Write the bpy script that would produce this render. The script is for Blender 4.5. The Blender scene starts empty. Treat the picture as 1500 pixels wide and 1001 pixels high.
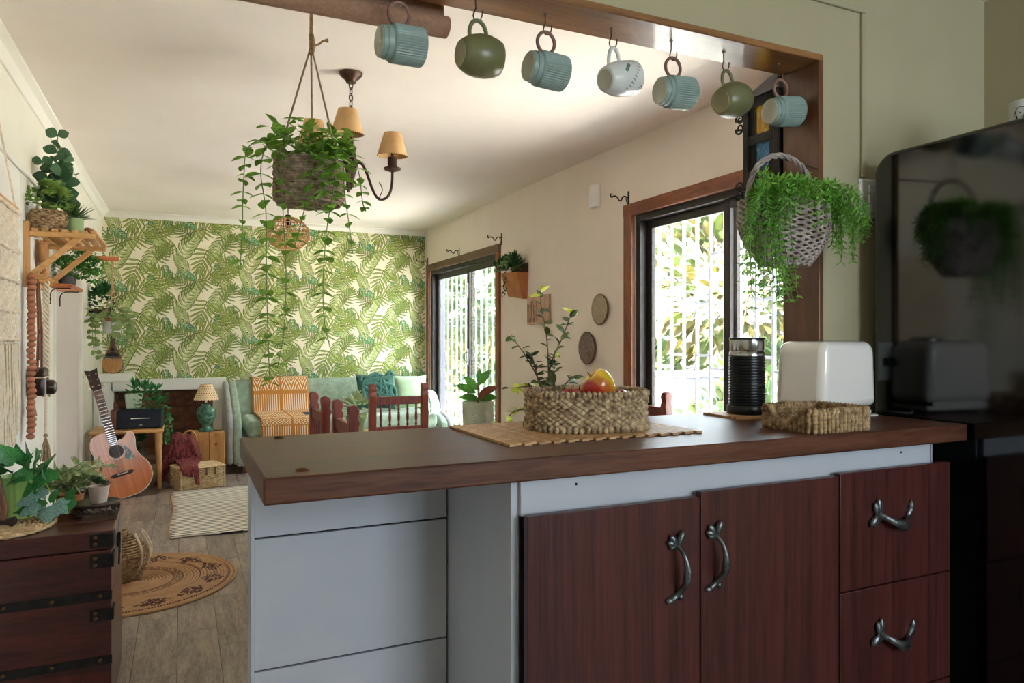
import bpy, bmesh, math, random
from mathutils import Vector, Matrix, Euler, noise

# ------------------------------------------------------------------ camera, world, light, exposure
scene = bpy.context.scene
COL = scene.collection
PI = math.pi
YAW = math.radians(24.8)

cam_d = bpy.data.cameras.new('camera')
cam_d.sensor_width = 36.0
cam_d.lens = 36.0 * 1047.0 / 1500.0
cam_d.shift_y = -3.5 / 1500.0
cam_d.clip_start = 0.02
cam = bpy.data.objects.new('camera', cam_d)
cam.location = (0.0, 0.0, 1.14)
cam.rotation_euler = (PI / 2, 0.0, -YAW)
COL.objects.link(cam)
scene.camera = cam

vs = scene.view_settings
vs.view_transform = 'Standard'
vs.look = 'None'
vs.gamma = 1.0
vs.use_curve_mapping = False
vs.exposure = 2.65
scene.cycles.diffuse_bounces = 7
scene.cycles.max_bounces = 14

world = bpy.data.worlds.new('sky')
scene.world = world
world.use_nodes = True
wn = world.node_tree
bg = wn.nodes['Background']
bg.inputs['Color'].default_value = (0.80, 0.90, 1.0, 1.0)
bg.inputs['Strength'].default_value = 2.6

sun_d = bpy.data.lights.new('sun', 'SUN')
sun_d.energy = 21.0
sun_d.angle = math.radians(3)
sun_d.color = (1.0, 0.97, 0.93)
sun = bpy.data.objects.new('sun', sun_d)
sun.rotation_euler = (math.radians(-10), math.radians(-24), 0)
COL.objects.link(sun)


def portal(name, loc, rot, sx, sy):
    d = bpy.data.lights.new(name, 'AREA')
    d.shape = 'RECTANGLE'
    d.size = sx
    d.size_y = sy
    d.cycles.is_portal = True
    o = bpy.data.objects.new(name, d)
    o.location = loc
    o.rotation_euler = rot
    COL.objects.link(o)


portal('portal_garden_door', (2.47, 6.32, 0.95), (0, PI / 2, 0), 1.9, 1.9)
portal('portal_dining_window', (2.47, 2.72, 1.2), (0, PI / 2, 0), 1.4, 1.6)
portal('portal_kitchen_window', (1.68, -2.25, 1.55), (PI / 2, 0, 0), 1.36, 1.3)

# ------------------------------------------------------------------ helpers
RND = random.Random(11)


def uni(a, b):
    return RND.uniform(a, b)


def lin(h):
    h = h.lstrip('#')
    out = []
    for i in (0, 2, 4):
        c = int(h[i:i + 2], 16) / 255.0
        out.append(c / 12.92 if c <= 0.04045 else ((c + 0.055) / 1.055) ** 2.4)
    return (out[0], out[1], out[2], 1.0)


class MB:
    """collects verts / faces (with a material slot per face)"""

    def __init__(s):
        s.v, s.f, s.m, s.uv, s.cur = [], [], [], [], 0

    def add(s, vs_, fs_, M=None, uv=None):
        n = len(s.v)
        if M is None:
            s.v += [tuple(p) for p in vs_]
        else:
            s.v += [tuple(M @ Vector(p)) for p in vs_]
        s.f += [tuple(i + n for i in f) for f in fs_]
        s.m += [s.cur] * len(fs_)
        s.uv += uv if uv else [(0.0, 0.0)] * len(vs_)
        return s

    def box(s, x0, x1, y0, y1, z0, z1, M=None):
        v = [(x, y, z) for z in (z0, z1) for y in (y0, y1) for x in (x0, x1)]
        f = [(0, 2, 3, 1), (4, 5, 7, 6), (0, 1, 5, 4), (2, 6, 7, 3), (0, 4, 6, 2), (1, 3, 7, 5)]
        return s.add(v, f, M)

    def cbox(s, c, d, M=None):
        return s.box(c[0] - d[0] / 2, c[0] + d[0] / 2, c[1] - d[1] / 2, c[1] + d[1] / 2, c[2] - d[2] / 2, c[2] + d[2] / 2, M)

    def tube(s, pts, r, seg=8, closed=False, M=None):
        P = [Vector(p) for p in pts]
        n = len(P)
        rr = r if isinstance(r, (list, tuple)) else [r] * n
        T = []
        for i in range(n):
            if closed:
                t = P[(i + 1) % n] - P[i - 1]
            else:
                t = P[min(i + 1, n - 1)] - P[max(i - 1, 0)]
            T.append(t.normalized() if t.length > 1e-9 else Vector((0, 0, 1)))
        a = Vector((0, 0, 1)) if abs(T[0].z) < 0.9 else Vector((1, 0, 0))
        nrm = (a - T[0] * a.dot(T[0])).normalized()
        V = []
        for i in range(n):
            nrm = nrm - T[i] * nrm.dot(T[i])
            nrm = nrm.normalized() if nrm.length > 1e-6 else T[i].orthogonal().normalized()
            b = T[i].cross(nrm)
            for k in range(seg):
                an = 2 * PI * k / seg
                V.append(P[i] + (nrm * math.cos(an) + b * math.sin(an)) * rr[i])
        F = []
        for i in range(n if closed else n - 1):
            j = (i + 1) % n
            for k in range(seg):
                k2 = (k + 1) % seg
                F.append((i * seg + k, i * seg + k2, j * seg + k2, j * seg + k))
        if not closed:
            F.append(tuple(range(seg - 1, -1, -1)))
            F.append(tuple((n - 1) * seg + k for k in range(seg)))
        return s.add(V, F, M)

    def lathe(s, prof, seg=24, M=None):
        V, F, idx = [], [], []
        for (r, z) in prof:
            if abs(r) < 1e-6:
                idx.append([len(V)])
                V.append((0, 0, z))
            else:
                idx.append([len(V) + k for k in range(seg)])
                V += [(r * math.cos(2 * PI * k / seg), r * math.sin(2 * PI * k / seg), z) for k in range(seg)]
        for a, b in zip(idx, idx[1:]):
            for k in range(seg):
                k2 = (k + 1) % seg
                if len(a) == 1 and len(b) == 1:
                    continue
                if len(a) == 1:
                    F.append((a[0], b[k2], b[k]))
                elif len(b) == 1:
                    F.append((a[k], a[k2], b[0]))
                else:
                    F.append((a[k], a[k2], b[k2], b[k]))
        return s.add(V, F, M)

    def prism(s, poly, z0, z1, M=None):
        n = len(poly)
        V = [(x, y, z0) for x, y in poly] + [(x, y, z1) for x, y in poly]
        F = [tuple(range(n - 1, -1, -1)), tuple(range(n, 2 * n))]
        F += [(i, (i + 1) % n, (i + 1) % n + n, i + n) for i in range(n)]
        return s.add(V, F, M)

    def ball(s, c, r, seg=12, rings=8, sc=(1, 1, 1), M=None):
        prof = [(r * math.sin(PI * i / rings), -r * math.cos(PI * i / rings)) for i in range(rings + 1)]
        prof[0] = (0, -r)
        prof[-1] = (0, r)
        m = Matrix.Translation(c) @ Matrix.Diagonal((sc[0], sc[1], sc[2], 1))
        return s.lathe(prof, seg, (M @ m) if M else m)

    def grid(s, nu, nv, fn, M=None, closed_u=False):
        V, UV = [], []
        for j in range(nv):
            for i in range(nu):
                u = i / (nu if closed_u else nu - 1)
                w = j / (nv - 1)
                V.append(fn(u, w))
                UV.append((u, w))
        F = []
        for j in range(nv - 1):
            for i in range(nu if closed_u else nu - 1):
                i2 = (i + 1) % nu
                F.append((j * nu + i, j * nu + i2, (j + 1) * nu + i2, (j + 1) * nu + i))
        return s.add(V, F, M, UV)


def mesh_of(name, mb, mats, sharp=38, fix=True):
    me = bpy.data.meshes.new(name)
    me.from_pydata(mb.v, [], mb.f)
    mats = mats if isinstance(mats, (list, tuple)) else [mats]
    for m in mats:
        me.materials.append(m)
    me.polygons.foreach_set('material_index', mb.m)
    if any(u != (0.0, 0.0) for u in mb.uv[:400]):
        lay = me.uv_layers.new(name='UVMap')
        for l in me.loops:
            lay.data[l.index].uv = mb.uv[l.vertex_index]
    if fix and len(mb.f) < 60000:
        b = bmesh.new()
        b.from_mesh(me)
        bmesh.ops.recalc_face_normals(b, faces=b.faces)
        b.to_mesh(me)
        b.free()
    me.polygons.foreach_set('use_smooth', [sharp > 0] * len(me.polygons))
    if sharp > 0:
        me.set_sharp_from_angle(angle=math.radians(sharp))
    me.update()
    return me


def out(name, mb, mats, parent=None, bevel=0.0, sharp=38, loc=None, solid=0.0, label=None, bseg=2, fix=True):
    o = bpy.data.objects.new(name, mesh_of(name, mb, mats, sharp, fix))
    COL.objects.link(o)
    if parent is not None:
        o.parent = parent
    if loc is not None:
        o.location = loc
    if solid:
        m = o.modifiers.new('thickness', 'SOLIDIFY')
        m.thickness = solid
        m.offset = 0
    if bevel:
        m = o.modifiers.new('bevel', 'BEVEL')
        m.width = bevel
        m.segments = bseg
        m.limit_method = 'ANGLE'
        m.angle_limit = math.radians(40)
        m.harden_normals = False
    if label:
        o['label'] = label
    return o


def tag(o, label, cat, group=None):
    o['label'] = label
    o['category'] = cat
    if group:
        o['group'] = group
    return o


def thing(name, label, cat, loc=(0, 0, 0), rz=0.0, group=None, rot=None):
    o = bpy.data.objects.new(name, None)
    o.empty_display_size = 0.05
    COL.objects.link(o)
    o.location = loc
    o.rotation_euler = rot if rot else (0, 0, rz)
    return tag(o, label, cat, group)


def struct(o):
    o['kind'] = 'structure'
    return o


def sempty(name, loc=(0, 0, 0)):
    o = bpy.data.objects.new(name, None)
    o.empty_display_size = 0.05
    COL.objects.link(o)
    o.location = loc
    o['kind'] = 'structure'
    return o


def inst(src, parent=None, name=None):
    c = src.copy()
    COL.objects.link(c)
    c.parent = parent
    if name:
        c.name = name
    return c


def copy_tree(o, parent=None):
    c = inst(o, parent)
    for ch in list(o.children):
        copy_tree(ch, c)
    return c


def meshobj(name, me, parent, M):
    o = bpy.data.objects.new(name, me)
    COL.objects.link(o)
    o.parent = parent
    o.matrix_local = M
    return o


def T(x, y, z):
    return Matrix.Translation((x, y, z))


def RX(a):
    return Matrix.Rotation(math.radians(a), 4, 'X')


def RY(a):
    return Matrix.Rotation(math.radians(a), 4, 'Y')


def RZ(a):
    return Matrix.Rotation(math.radians(a), 4, 'Z')


def S(x, y=None, z=None):
    return Matrix.Diagonal((x, x if y is None else y, x if z is None else z, 1))


def aim(pos, d, n=(0, 0, 1), sc=1.0, w=1.0):
    """leaf frame: +Y along d, +Z close to n"""
    y = Vector(d).normalized()
    n = Vector(n)
    x = y.cross(n)
    if x.length < 1e-4:
        x = y.orthogonal()
    x.normalize()
    z = x.cross(y)
    m = Matrix((x, y, z)).transposed().to_4x4()
    return Matrix.Translation(pos) @ m @ Matrix.Diagonal((sc * w, sc, sc, 1))


def bez(p0, p1, p2, p3, n):
    p0, p1, p2, p3 = map(Vector, (p0, p1, p2, p3))
    o = []
    for i in range(n + 1):
        t = i / n
        o.append(p0 * (1 - t) ** 3 + p1 * 3 * t * (1 - t) ** 2 + p2 * 3 * t * t * (1 - t) + p3 * t ** 3)
    return o


def catmull(pts, sub=6):
    P = [Vector(p) for p in pts]
    P = [P[0] * 2 - P[1]] + P + [P[-1] * 2 - P[-2]]
    o = []
    for i in range(1, len(P) - 2):
        a, b, c, d = P[i - 1], P[i], P[i + 1], P[i + 2]
        for k in range(sub):
            t = k / sub
            o.append(0.5 * ((2 * b) + (c - a) * t + (2 * a - 5 * b + 4 * c - d) * t * t + (3 * b - a - 3 * c + d) * t ** 3))
    o.append(P[-2])
    return o


# ------------------------------------------------------------------ materials
MATS = {}


def base_nodes(name):
    m = bpy.data.materials.new(name)
    m.use_nodes = True
    nt = m.node_tree
    return m, nt, nt.nodes, nt.links, nt.nodes['Principled BSDF']


def mat(name, c1, c2=None, rough=0.6, metal=0.0, scale=8.0, stretch=(1, 1, 1), bump=0.0, detail=4.0, coat=0.0,
        spec=0.5, rnd=0.0, lo=0.35, hi=0.65, fine=0.0, sub=0.0, bscale=None, sheen=0.0, rvar=0.0, dist=0.01):
    m, nt, N, L, p = base_nodes(name)
    p.inputs['Roughness'].default_value = rough
    p.inputs['Metallic'].default_value = metal
    p.inputs['Specular IOR Level'].default_value = spec
    p.inputs['Coat Weight'].default_value = coat
    p.inputs['Coat Roughness'].default_value = 0.08
    p.inputs['Sheen Weight'].default_value = sheen
    if sub:
        p.inputs['Subsurface Weight'].default_value = sub
        p.inputs['Subsurface Radius'].default_value = (0.01, 0.01, 0.01)
    a = lin(c1)
    if c2 is None and not bump and not rnd:
        p.inputs['Base Color'].default_value = a
        MATS[name] = m
        return m
    tc = N.new('ShaderNodeTexCoord')
    mp = N.new('ShaderNodeMapping')
    mp.inputs['Scale'].default_value = stretch
    L.new(tc.outputs['Object'], mp.inputs['Vector'])
    vec = mp.outputs['Vector']
    if rnd:
        oi = N.new('ShaderNodeObjectInfo')
        ad = N.new('ShaderNodeVectorMath')
        ad.operation = 'ADD'
        mu = N.new('ShaderNodeMath')
        mu.operation = 'MULTIPLY'
        mu.inputs[1].default_value = 37.0
        L.new(oi.outputs['Random'], mu.inputs[0])
        L.new(vec, ad.inputs[0])
        L.new(mu.outputs[0], ad.inputs[1])
        vec = ad.outputs[0]
    nz = N.new('ShaderNodeTexNoise')
    nz.inputs['Scale'].default_value = scale
    nz.inputs['Detail'].default_value = detail
    nz.inputs['Roughness'].default_value = 0.62
    L.new(vec, nz.inputs['Vector'])
    fac = nz.outputs['Fac']
    if fine:
        n2 = N.new('ShaderNodeTexNoise')
        n2.inputs['Scale'].default_value = scale * 7
        n2.inputs['Detail'].default_value = 3
        L.new(vec, n2.inputs['Vector'])
        mx = N.new('ShaderNodeMix')
        mx.inputs['Factor'].default_value = fine
        L.new(fac, mx.inputs['A'])
        L.new(n2.outputs['Fac'], mx.inputs['B'])
        fac = mx.outputs['Result']
    rp = N.new('ShaderNodeValToRGB')
    rp.color_ramp.elements[0].position = lo
    rp.color_ramp.elements[1].position = hi
    rp.color_ramp.elements[0].color = a
    rp.color_ramp.elements[1].color = lin(c2) if c2 else a
    L.new(fac, rp.inputs['Fac'])
    colr = rp.outputs['Color']
    if rnd:
        hv = N.new('ShaderNodeHueSaturation')
        mr = N.new('ShaderNodeMapRange')
        mr.inputs['To Min'].default_value = 1 - rnd
        mr.inputs['To Max'].default_value = 1 + rnd
        L.new(oi.outputs['Random'], mr.inputs['Value'])
        L.new(mr.outputs['Result'], hv.inputs['Value'])
        L.new(colr, hv.inputs['Color'])
        colr = hv.outputs['Color']
    L.new(colr, p.inputs['Base Color'])
    if rvar:
        mr2 = N.new('ShaderNodeMapRange')
        mr2.inputs['To Min'].default_value = rough - rvar
        mr2.inputs['To Max'].default_value = rough + rvar
        L.new(fac, mr2.inputs['Value'])
        L.new(mr2.outputs['Result'], p.inputs['Roughness'])
    if bump:
        bp = N.new('ShaderNodeBump')
        bp.inputs['Strength'].default_value = bump
        bp.inputs['Distance'].default_value = dist
        if bscale:
            n3 = N.new('ShaderNodeTexNoise')
            n3.inputs['Scale'].default_value = bscale
            n3.inputs['Detail'].default_value = 3
            L.new(vec, n3.inputs['Vector'])
            L.new(n3.outputs['Fac'], bp.inputs['Height'])
        else:
            L.new(fac, bp.inputs['Height'])
        L.new(bp.outputs['Normal'], p.inputs['Normal'])
    MATS[name] = m
    return m


def leafmat(name, c1, c2, trans=0.25, rough=0.45, rnd=0.15, scale=14.0, spec=0.4):
    m = mat(name, c1, c2, rough=rough, scale=scale, rnd=rnd, spec=spec)
    nt = m.node_tree
    N, L = nt.nodes, nt.links
    p = N['Principled BSDF']
    o = [n for n in N if n.type == 'OUTPUT_MATERIAL'][0]
    tr = N.new('ShaderNodeBsdfTranslucent')
    src = p.inputs['Base Color'].links[0].from_socket
    L.new(src, tr.inputs['Color'])
    mx = N.new('ShaderNodeMixShader')
    mx.inputs['Fac'].default_value = trans
    L.new(p.outputs[0], mx.inputs[1])
    L.new(tr.outputs[0], mx.inputs[2])
    L.new(mx.outputs[0], o.inputs['Surface'])
    return m


def panemat(name, tint, refl=0.06):
    m = bpy.data.materials.new(name)
    m.use_nodes = True
    nt = m.node_tree
    N, L = nt.nodes, nt.links
    N.remove(N['Principled BSDF'])
    o = [n for n in N if n.type == 'OUTPUT_MATERIAL'][0]
    t = N.new('ShaderNodeBsdfTransparent')
    t.inputs['Color'].default_value = tint
    g = N.new('ShaderNodeBsdfGlossy')
    g.inputs['Roughness'].default_value = 0.02
    mx = N.new('ShaderNodeMixShader')
    lw = N.new('ShaderNodeLayerWeight')
    lw.inputs['Blend'].default_value = 0.5
    pw = N.new('ShaderNodeMath')
    pw.operation = 'POWER'
    pw.inputs[1].default_value = 2.6
    ma = N.new('ShaderNodeMath')
    ma.operation = 'MULTIPLY_ADD'
    ma.inputs[1].default_value = 0.5
    ma.inputs[2].default_value = 0.025
    L.new(lw.outputs['Facing'], pw.inputs[0])
    L.new(pw.outputs[0], ma.inputs[0])
    L.new(ma.outputs[0], mx.inputs['Fac'])
    L.new(t.outputs[0], mx.inputs[1])
    L.new(g.outputs[0], mx.inputs[2])
    L.new(mx.outputs[0], o.inputs['Surface'])
    MATS[name] = m
    return m


class NB:
    """tiny math-node helper"""

    def __init__(s, nt):
        s.nt = nt

    def m(s, op, a, b=None, c=None):
        n = s.nt.nodes.new('ShaderNodeMath')
        n.operation = op
        for i, x in enumerate((a, b, c)):
            if x is None:
                continue
            if isinstance(x, (int, float)):
                n.inputs[i].default_value = x
            else:
                s.nt.links.new(x, n.inputs[i])
        return n.outputs[0]

    def mixc(s, f, a, b):
        n = s.nt.nodes.new('ShaderNodeMix')
        n.data_type = 'RGBA'
        s.nt.links.new(f, n.inputs[0])
        for i, x in ((6, a), (7, b)):
            if isinstance(x, tuple):
                n.inputs[i].default_value = x
            else:
                s.nt.links.new(x, n.inputs[i])
        return n.outputs[2]


# paints and room surfaces
mat('plaster_cream', 'ebe0d5', 'e7dbcf', rough=0.9, scale=2.5, bump=0.05, bscale=60, dist=0.004)
mat('ceiling_paint', 'f0e6dc', 'ece1d6', rough=0.92, scale=2.0, bump=0.06, bscale=25, dist=0.006)
mat('wall_white', 'eeece4', 'e9e6dc', rough=0.75, scale=3, bump=0.03, bscale=40)
mat('wall_left_paint', 'ebe7d8', 'e6e2d0', rough=0.8, scale=3, bump=0.03, bscale=40)
mat('sage_wall', 'b3aa8c', 'ada486', rough=0.85, scale=2.5, bump=0.06, bscale=70, dist=0.004)
mat('moulding_white', 'efeade', rough=0.6)
mat('wallpaper_ground', 'f8f0d8', 'f5ecd2', rough=0.85, scale=6)
mat('door_grey', 'cfc4bb', 'cabfb5', rough=0.6, scale=2)
# woods
mat('plank_tile', '665950', 'b4a498', rough=0.42, scale=3.4, stretch=(7, 1.0, 1), rnd=0.15, bump=0.12, detail=8, fine=0.35, rvar=0.1)
mat('grout', '5b5046', '665a4e', rough=0.9, scale=20)
mat('counter_wood', '3a1d16', '6c4432', rough=0.40, scale=3.2, stretch=(0.7, 8, 8), bump=0.04, detail=8, fine=0.3, spec=0.28, coat=0.03, rvar=0.08)
mat('cabinet_wood', '2f1413', '572a27', rough=0.34, scale=3.0, stretch=(16, 16, 0.5), bump=0.03, detail=7, fine=0.35, spec=0.45)
mat('jamb_wood', '482c1a', '855736', rough=0.36, scale=3.0, stretch=(7, 7, 0.7), bump=0.05, detail=7, fine=0.3, lo=0.3, hi=0.7, coat=0.2)
mat('beam_wood', '6a4426', 'b07c4a', rough=0.34, scale=3.0, stretch=(0.7, 7, 7), bump=0.05, detail=7, fine=0.3, lo=0.3, hi=0.7, coat=0.3)
mat('casing_wood', '5f2c15', '9a572f', rough=0.42, scale=4, stretch=(5, 0.9, 5), bump=0.05, fine=0.3, detail=7)
mat('casing_wood_v', '5f2c15', '9a572f', rough=0.42, scale=4, stretch=(5, 5, 0.9), bump=0.05, fine=0.3, detail=7)
mat('casing_wood_dim', '59402c', '7b5a3e', rough=0.5, scale=4, stretch=(5, 0.9, 5), bump=0.05, fine=0.3, detail=7)
mat('chair_wood', '5a2118', '8a4130', rough=0.33, scale=4, stretch=(6, 6, 1), fine=0.3, coat=0.2)
mat('chest_wood', '2a0f0c', '5a221b', rough=0.33, scale=3.5, stretch=(0.8, 8, 8), bump=0.06, fine=0.35, detail=7, coat=0.15)
mat('pine', 'c08a4c', 'dcae70', rough=0.5, scale=4, stretch=(1.5, 9, 9), fine=0.3, rnd=0.05)
mat('pine_v', 'c08a4c', 'dcae70', rough=0.5, scale=4, stretch=(9, 9, 1.2), fine=0.3, rnd=0.05)
mat('orange_wood', 'a4562b', 'c47440', rough=0.5, scale=5, stretch=(1, 8, 8))
mat('stump_wood', '9c6631', 'cf985c', rough=0.55, scale=3.5, stretch=(6, 6, 0.9), fine=0.3, detail=7, bump=0.05)
mat('dark_stand_wood', '1f1210', '3a2420', rough=0.4, scale=10)
mat('brown_wood', '5a3524', '7d5138', rough=0.5, scale=6, stretch=(6, 6, 1))
# metals, plastics, ceramics
mat('iron', '1a1817', '2b2724', rough=0.5, metal=0.6, scale=30, bump=0.1)
mat('chandelier_iron', '3c271c', '5e4230', rough=0.5, metal=0.5, scale=25, bump=0.1)
mat('pewter', '54585c', '84888c', rough=0.34, metal=0.9, scale=50, bump=0.3)
mat('steel', 'b9b9b9', rough=0.16, metal=1.0)
mat('hook_wire', '6b5e50', rough=0.35, metal=0.9)
mat('brass_dark', '6d4a2c', rough=0.45, metal=0.8)
mat('black_plastic', '0b0b0d', rough=0.3)
mat('fridge_black', '060607', rough=0.09, spec=0.8, coat=0.3)
mat('white_plastic', 'f0eeec', rough=0.35)
mat('toaster_white', 'efebe8', rough=0.17, spec=0.6, coat=0.5)
mat('laminate_white', 'bcc0cb', 'b6bac6', rough=0.45, scale=4)
mat('seam_dark', '2a1a18', rough=0.8)
mat('alu_dark', '3a3431', rough=0.45, metal=0.3)
mat('bar_paint', 'd9dbea', rough=0.5)
mat('mug_blue', '8a9e98', '93a6a0', rough=0.36, scale=30, spec=0.5)
mat('mug_blue_base', 'c3c6b4', rough=0.55)
mat('mug_ring', '7d5a50', '93695c', rough=0.45, scale=40)
mat('mug_olive', '6d6d4a', '7c7a54', rough=0.32, scale=12)
mat('mug_olive_base', '99936d', rough=0.5)
mat('mug_white', 'dfe2e0', rough=0.22)
mat('print_green', '2f6b4a', rough=0.4)
mat('print_black', '1d1b1c', rough=0.5)
mat('terracotta', 'b36f3f', 'c6854f', rough=0.7, scale=10, bump=0.05)
mat('cement_pot', 'c9b3a4', 'd6c4b6', rough=0.85, scale=30, bump=0.2)
mat('green_pot', '8faa76', '97b27e', rough=0.4, scale=6)
mat('ribbed_green', 'a0c66e', 'b0d27e', rough=0.35, scale=6)
mat('pale_green_pot', 'b9c9ae', 'c3d1b8', rough=0.5, scale=6)
mat('marble_pot', 'c4c4c4', 'e2e0de', rough=0.4, scale=12)
mat('dark_pot', '333231', '42403e', rough=0.6, scale=20)
mat('lamp_ceramic', '2e5a48', '5b8a70', rough=0.25, scale=35, bump=0.35, lo=0.4, hi=0.6)
# fibres
mat('seagrass', '755b42', 'd0b894', rough=0.85, scale=60, detail=5, bump=0.5, dist=0.004, lo=0.36, hi=0.64)
mat('seagrass_tan', '785a3c', 'c2a57e', rough=0.85, scale=55, detail=5, bump=0.5, dist=0.004, lo=0.36, hi=0.64)
mat('rope_grey', '76604f', 'ae967f', rough=0.9, scale=70, detail=4, bump=0.5, dist=0.004)
mat('rope_tan', '8c7356', 'b49a78', rough=0.9, scale=90, bump=0.4, dist=0.003)
mat('cotton_cream', 'dccbb0', 'efe2cc', rough=0.95, scale=60, bump=0.4, dist=0.004)
mat('jute', 'b2875f', 'd0a87c', rough=0.9, scale=40, bump=0.4, dist=0.004)
mat('willow', '7d6c68', 'c3b4ac', rough=0.65, scale=22, rnd=0.0)
mat('wicker_pale', 'b8976a', 'e6cfa6', rough=0.7, scale=35, bump=0.2)
mat('bamboo', 'a3774a', 'd1a877', rough=0.5, scale=5, stretch=(1, 12, 1), rnd=0.16)
mat('burlap', 'a07a62', 'b08a72', rough=0.95, scale=120, bump=0.4, dist=0.002)
mat('rattan', 'b37a42', 'd49d62', rough=0.55, scale=20)
mat('bead_wood', '97583c', 'b67654', rough=0.6, scale=20)
mat('leather_brown', '6b3f24', '83522f', rough=0.55, scale=20)
mat('leather_dark', '241610', '3a2419', rough=0.28, scale=20, coat=0.2)
mat('parchment', 'c59a62', 'd9b27c', rough=0.8, scale=10, sub=0.0)
mat('sofa_green', '82957f', '9fb09a', rough=0.9, scale=18, sheen=0.4, bump=0.1)
mat('sofa_grey', '8f918f', 'a5a6a3', rough=0.9, scale=18, sheen=0.3)
mat('cushion_teal', '234f43', '37705f', rough=0.85, scale=12, sheen=0.4)
mat('cushion_mint', 'a9c49a', 'bdd3ae', rough=0.85, scale=8)
mat('shawl', '4a0f14', '9a4a48', rough=0.95, scale=70, detail=3, bump=0.6, dist=0.006)
mat('brick', '7a4a36', '9a6850', rough=0.9, scale=14, rnd=0.14, bump=0.2)
mat('mortar', '70564a', '806456', rough=0.95, scale=20)
mat('soil', '2b1d15', '3b2a1e', rough=1.0, scale=40, bump=0.5)
mat('stem_green', '5c7a35', rough=0.6)
mat('stem_brown', '5f4630', '77593e', rough=0.8, scale=20)
mat('guitar_top', 'c0652a', 'd47e3c', rough=0.22, scale=3, stretch=(14, 1, 0.6), coat=0.15)
mat('guitar_side', '6e3018', '84401f', rough=0.25, scale=4, coat=0.4)
mat('rosewood', '2e1a14', '46291f', rough=0.45, scale=8)
mat('fretboard', '7a5040', '8d6452', rough=0.5, scale=8)
mat('guitar_binding', 'e7d3b4', rough=0.4)
mat('radio_fabric', '222732', '2c323f', rough=0.9, scale=90, bump=0.2, dist=0.002)
mat('radio_side', '6d3f2b', '86543b', rough=0.4, scale=6)
mat('concrete_out', 'd2cec8', 'dcd8d2', rough=0.95, scale=3)
mat('pillar_out', '5f6072', '696a7c', rough=0.9, scale=4)
mat('fence_out', '4a3d32', '574a3d', rough=0.9, scale=4)
# leaves
leafmat('leaf_vine', '5f982c', 'a2c858', trans=0.45)
leafmat('leaf_euca', '35573a', '547a54', trans=0.15)
leafmat('leaf_bright', '6d8f3c', '9dbb62', trans=0.3)
leafmat('leaf_aloe', '35552a', '5f7d42', trans=0.15)
leafmat('leaf_bonsai', '2f6b22', '5f9838', trans=0.2)
leafmat('leaf_ivy', '2a7038', '56a258', trans=0.15, rough=0.3)
leafmat('leaf_ivy_blue', '6a9a8e', 'a6cabf', trans=0.1, rough=0.25)
leafmat('leaf_varieg', '6e8a4c', 'd2d8a6', trans=0.2, scale=40, rnd=0.05)
leafmat('leaf_succulent', '4f6b48', '88a07a', trans=0.05)
leafmat('leaf_pothos', '7b9450', 'a9bc7c', trans=0.25)
leafmat('leaf_dark', '1f4a24', '356a34', trans=0.15)
leafmat('leaf_fern', '5fa436', '9acb62', trans=0.35)
leafmat('leaf_tree', '2c3a1c', '55622c', trans=0.2)
leafmat('leaf_tree_young', 'a8b23a', 'c9cf5c', trans=0.3)
leafmat('leaf_rubber', '3f8a35', '78b552', trans=0.25, rough=0.25)
leafmat('leaf_rubber_red', '7a3a24', '96513a', trans=0.1, rough=0.3)
leafmat('leaf_out1', '2c3a14', '43501f', trans=0.3)
leafmat('leaf_out2', '223418', '354a28', trans=0.3)
leafmat('leaf_out3', '453c14', '554e22', trans=0.3)
panemat('window_glass', (0.97, 0.99, 0.98, 1))
M = MATS

# ------------------------------------------------------------------ the room shell
CEIL = 2.30
XL, XR, YB = -0.65, 2.38, 7.40
YF, YFB = 1.55, 1.669          # partition between kitchen and living room

floor = struct(out('floor', MB().box(XL - 0.12, 2.64, -2.35, YB + 0.3, -0.12, -0.004), M['grout']))
pl = mesh_of('plank', MB().box(0.0012, 0.1408, 0.0012, 0.5588, -0.004, 0.0), M['plank_tile'])
near = MB()
starts = [0.0, 0.36, 0.18, 0.47, 0.09, 0.3]
for k in range(-4, 20):
    x0 = -0.157 + 0.142 * k
    off = {-1: 0.12, 0: 0.006, 1: 0.375, 2: 0.19, 3: 0.46}.get(k, starts[k % 6])
    for j in range(-8, 14):
        y0 = 1.0 + off + 0.56 * (j - 1)
        if x0 < XL - 0.05 or x0 + 0.142 > XR + 0.1 or y0 + 0.56 > YB + 0.35 or y0 < -2.3:
            continue
        if y0 > 1.3:
            o = meshobj('plank', pl, floor, T(x0, y0, 0))
        else:
            near.box(x0 + 0.0012, x0 + 0.1408, y0 + 0.0012, y0 + 0.5588, -0.004, 0.0)
o = out('plank_field', near, M['plank_tile'], floor)
o['kind'] = 'stuff'

struct(out('ceiling', MB().box(XL - 0.12, 2.64, -2.35, YB + 0.3, CEIL, CEIL + 0.12), M['ceiling_paint']))

# right wall with the garden door and the dining window
b = MB()
b.box(XR, 2.5, YFB, YB + 0.12, 1.86, CEIL)
b.box(XR, 2.5, YFB, 1.97, 0, 1.86)
b.box(XR, 2.5, 1.97, 3.46, 0, 0.62)
b.box(XR, 2.5, 3.46, 5.44, 0, 1.86)
b.box(XR, 2.5, 7.21, YB + 0.12, 0, 1.86)
struct(out('wall_right', b, M['plaster_cream']))

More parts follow.
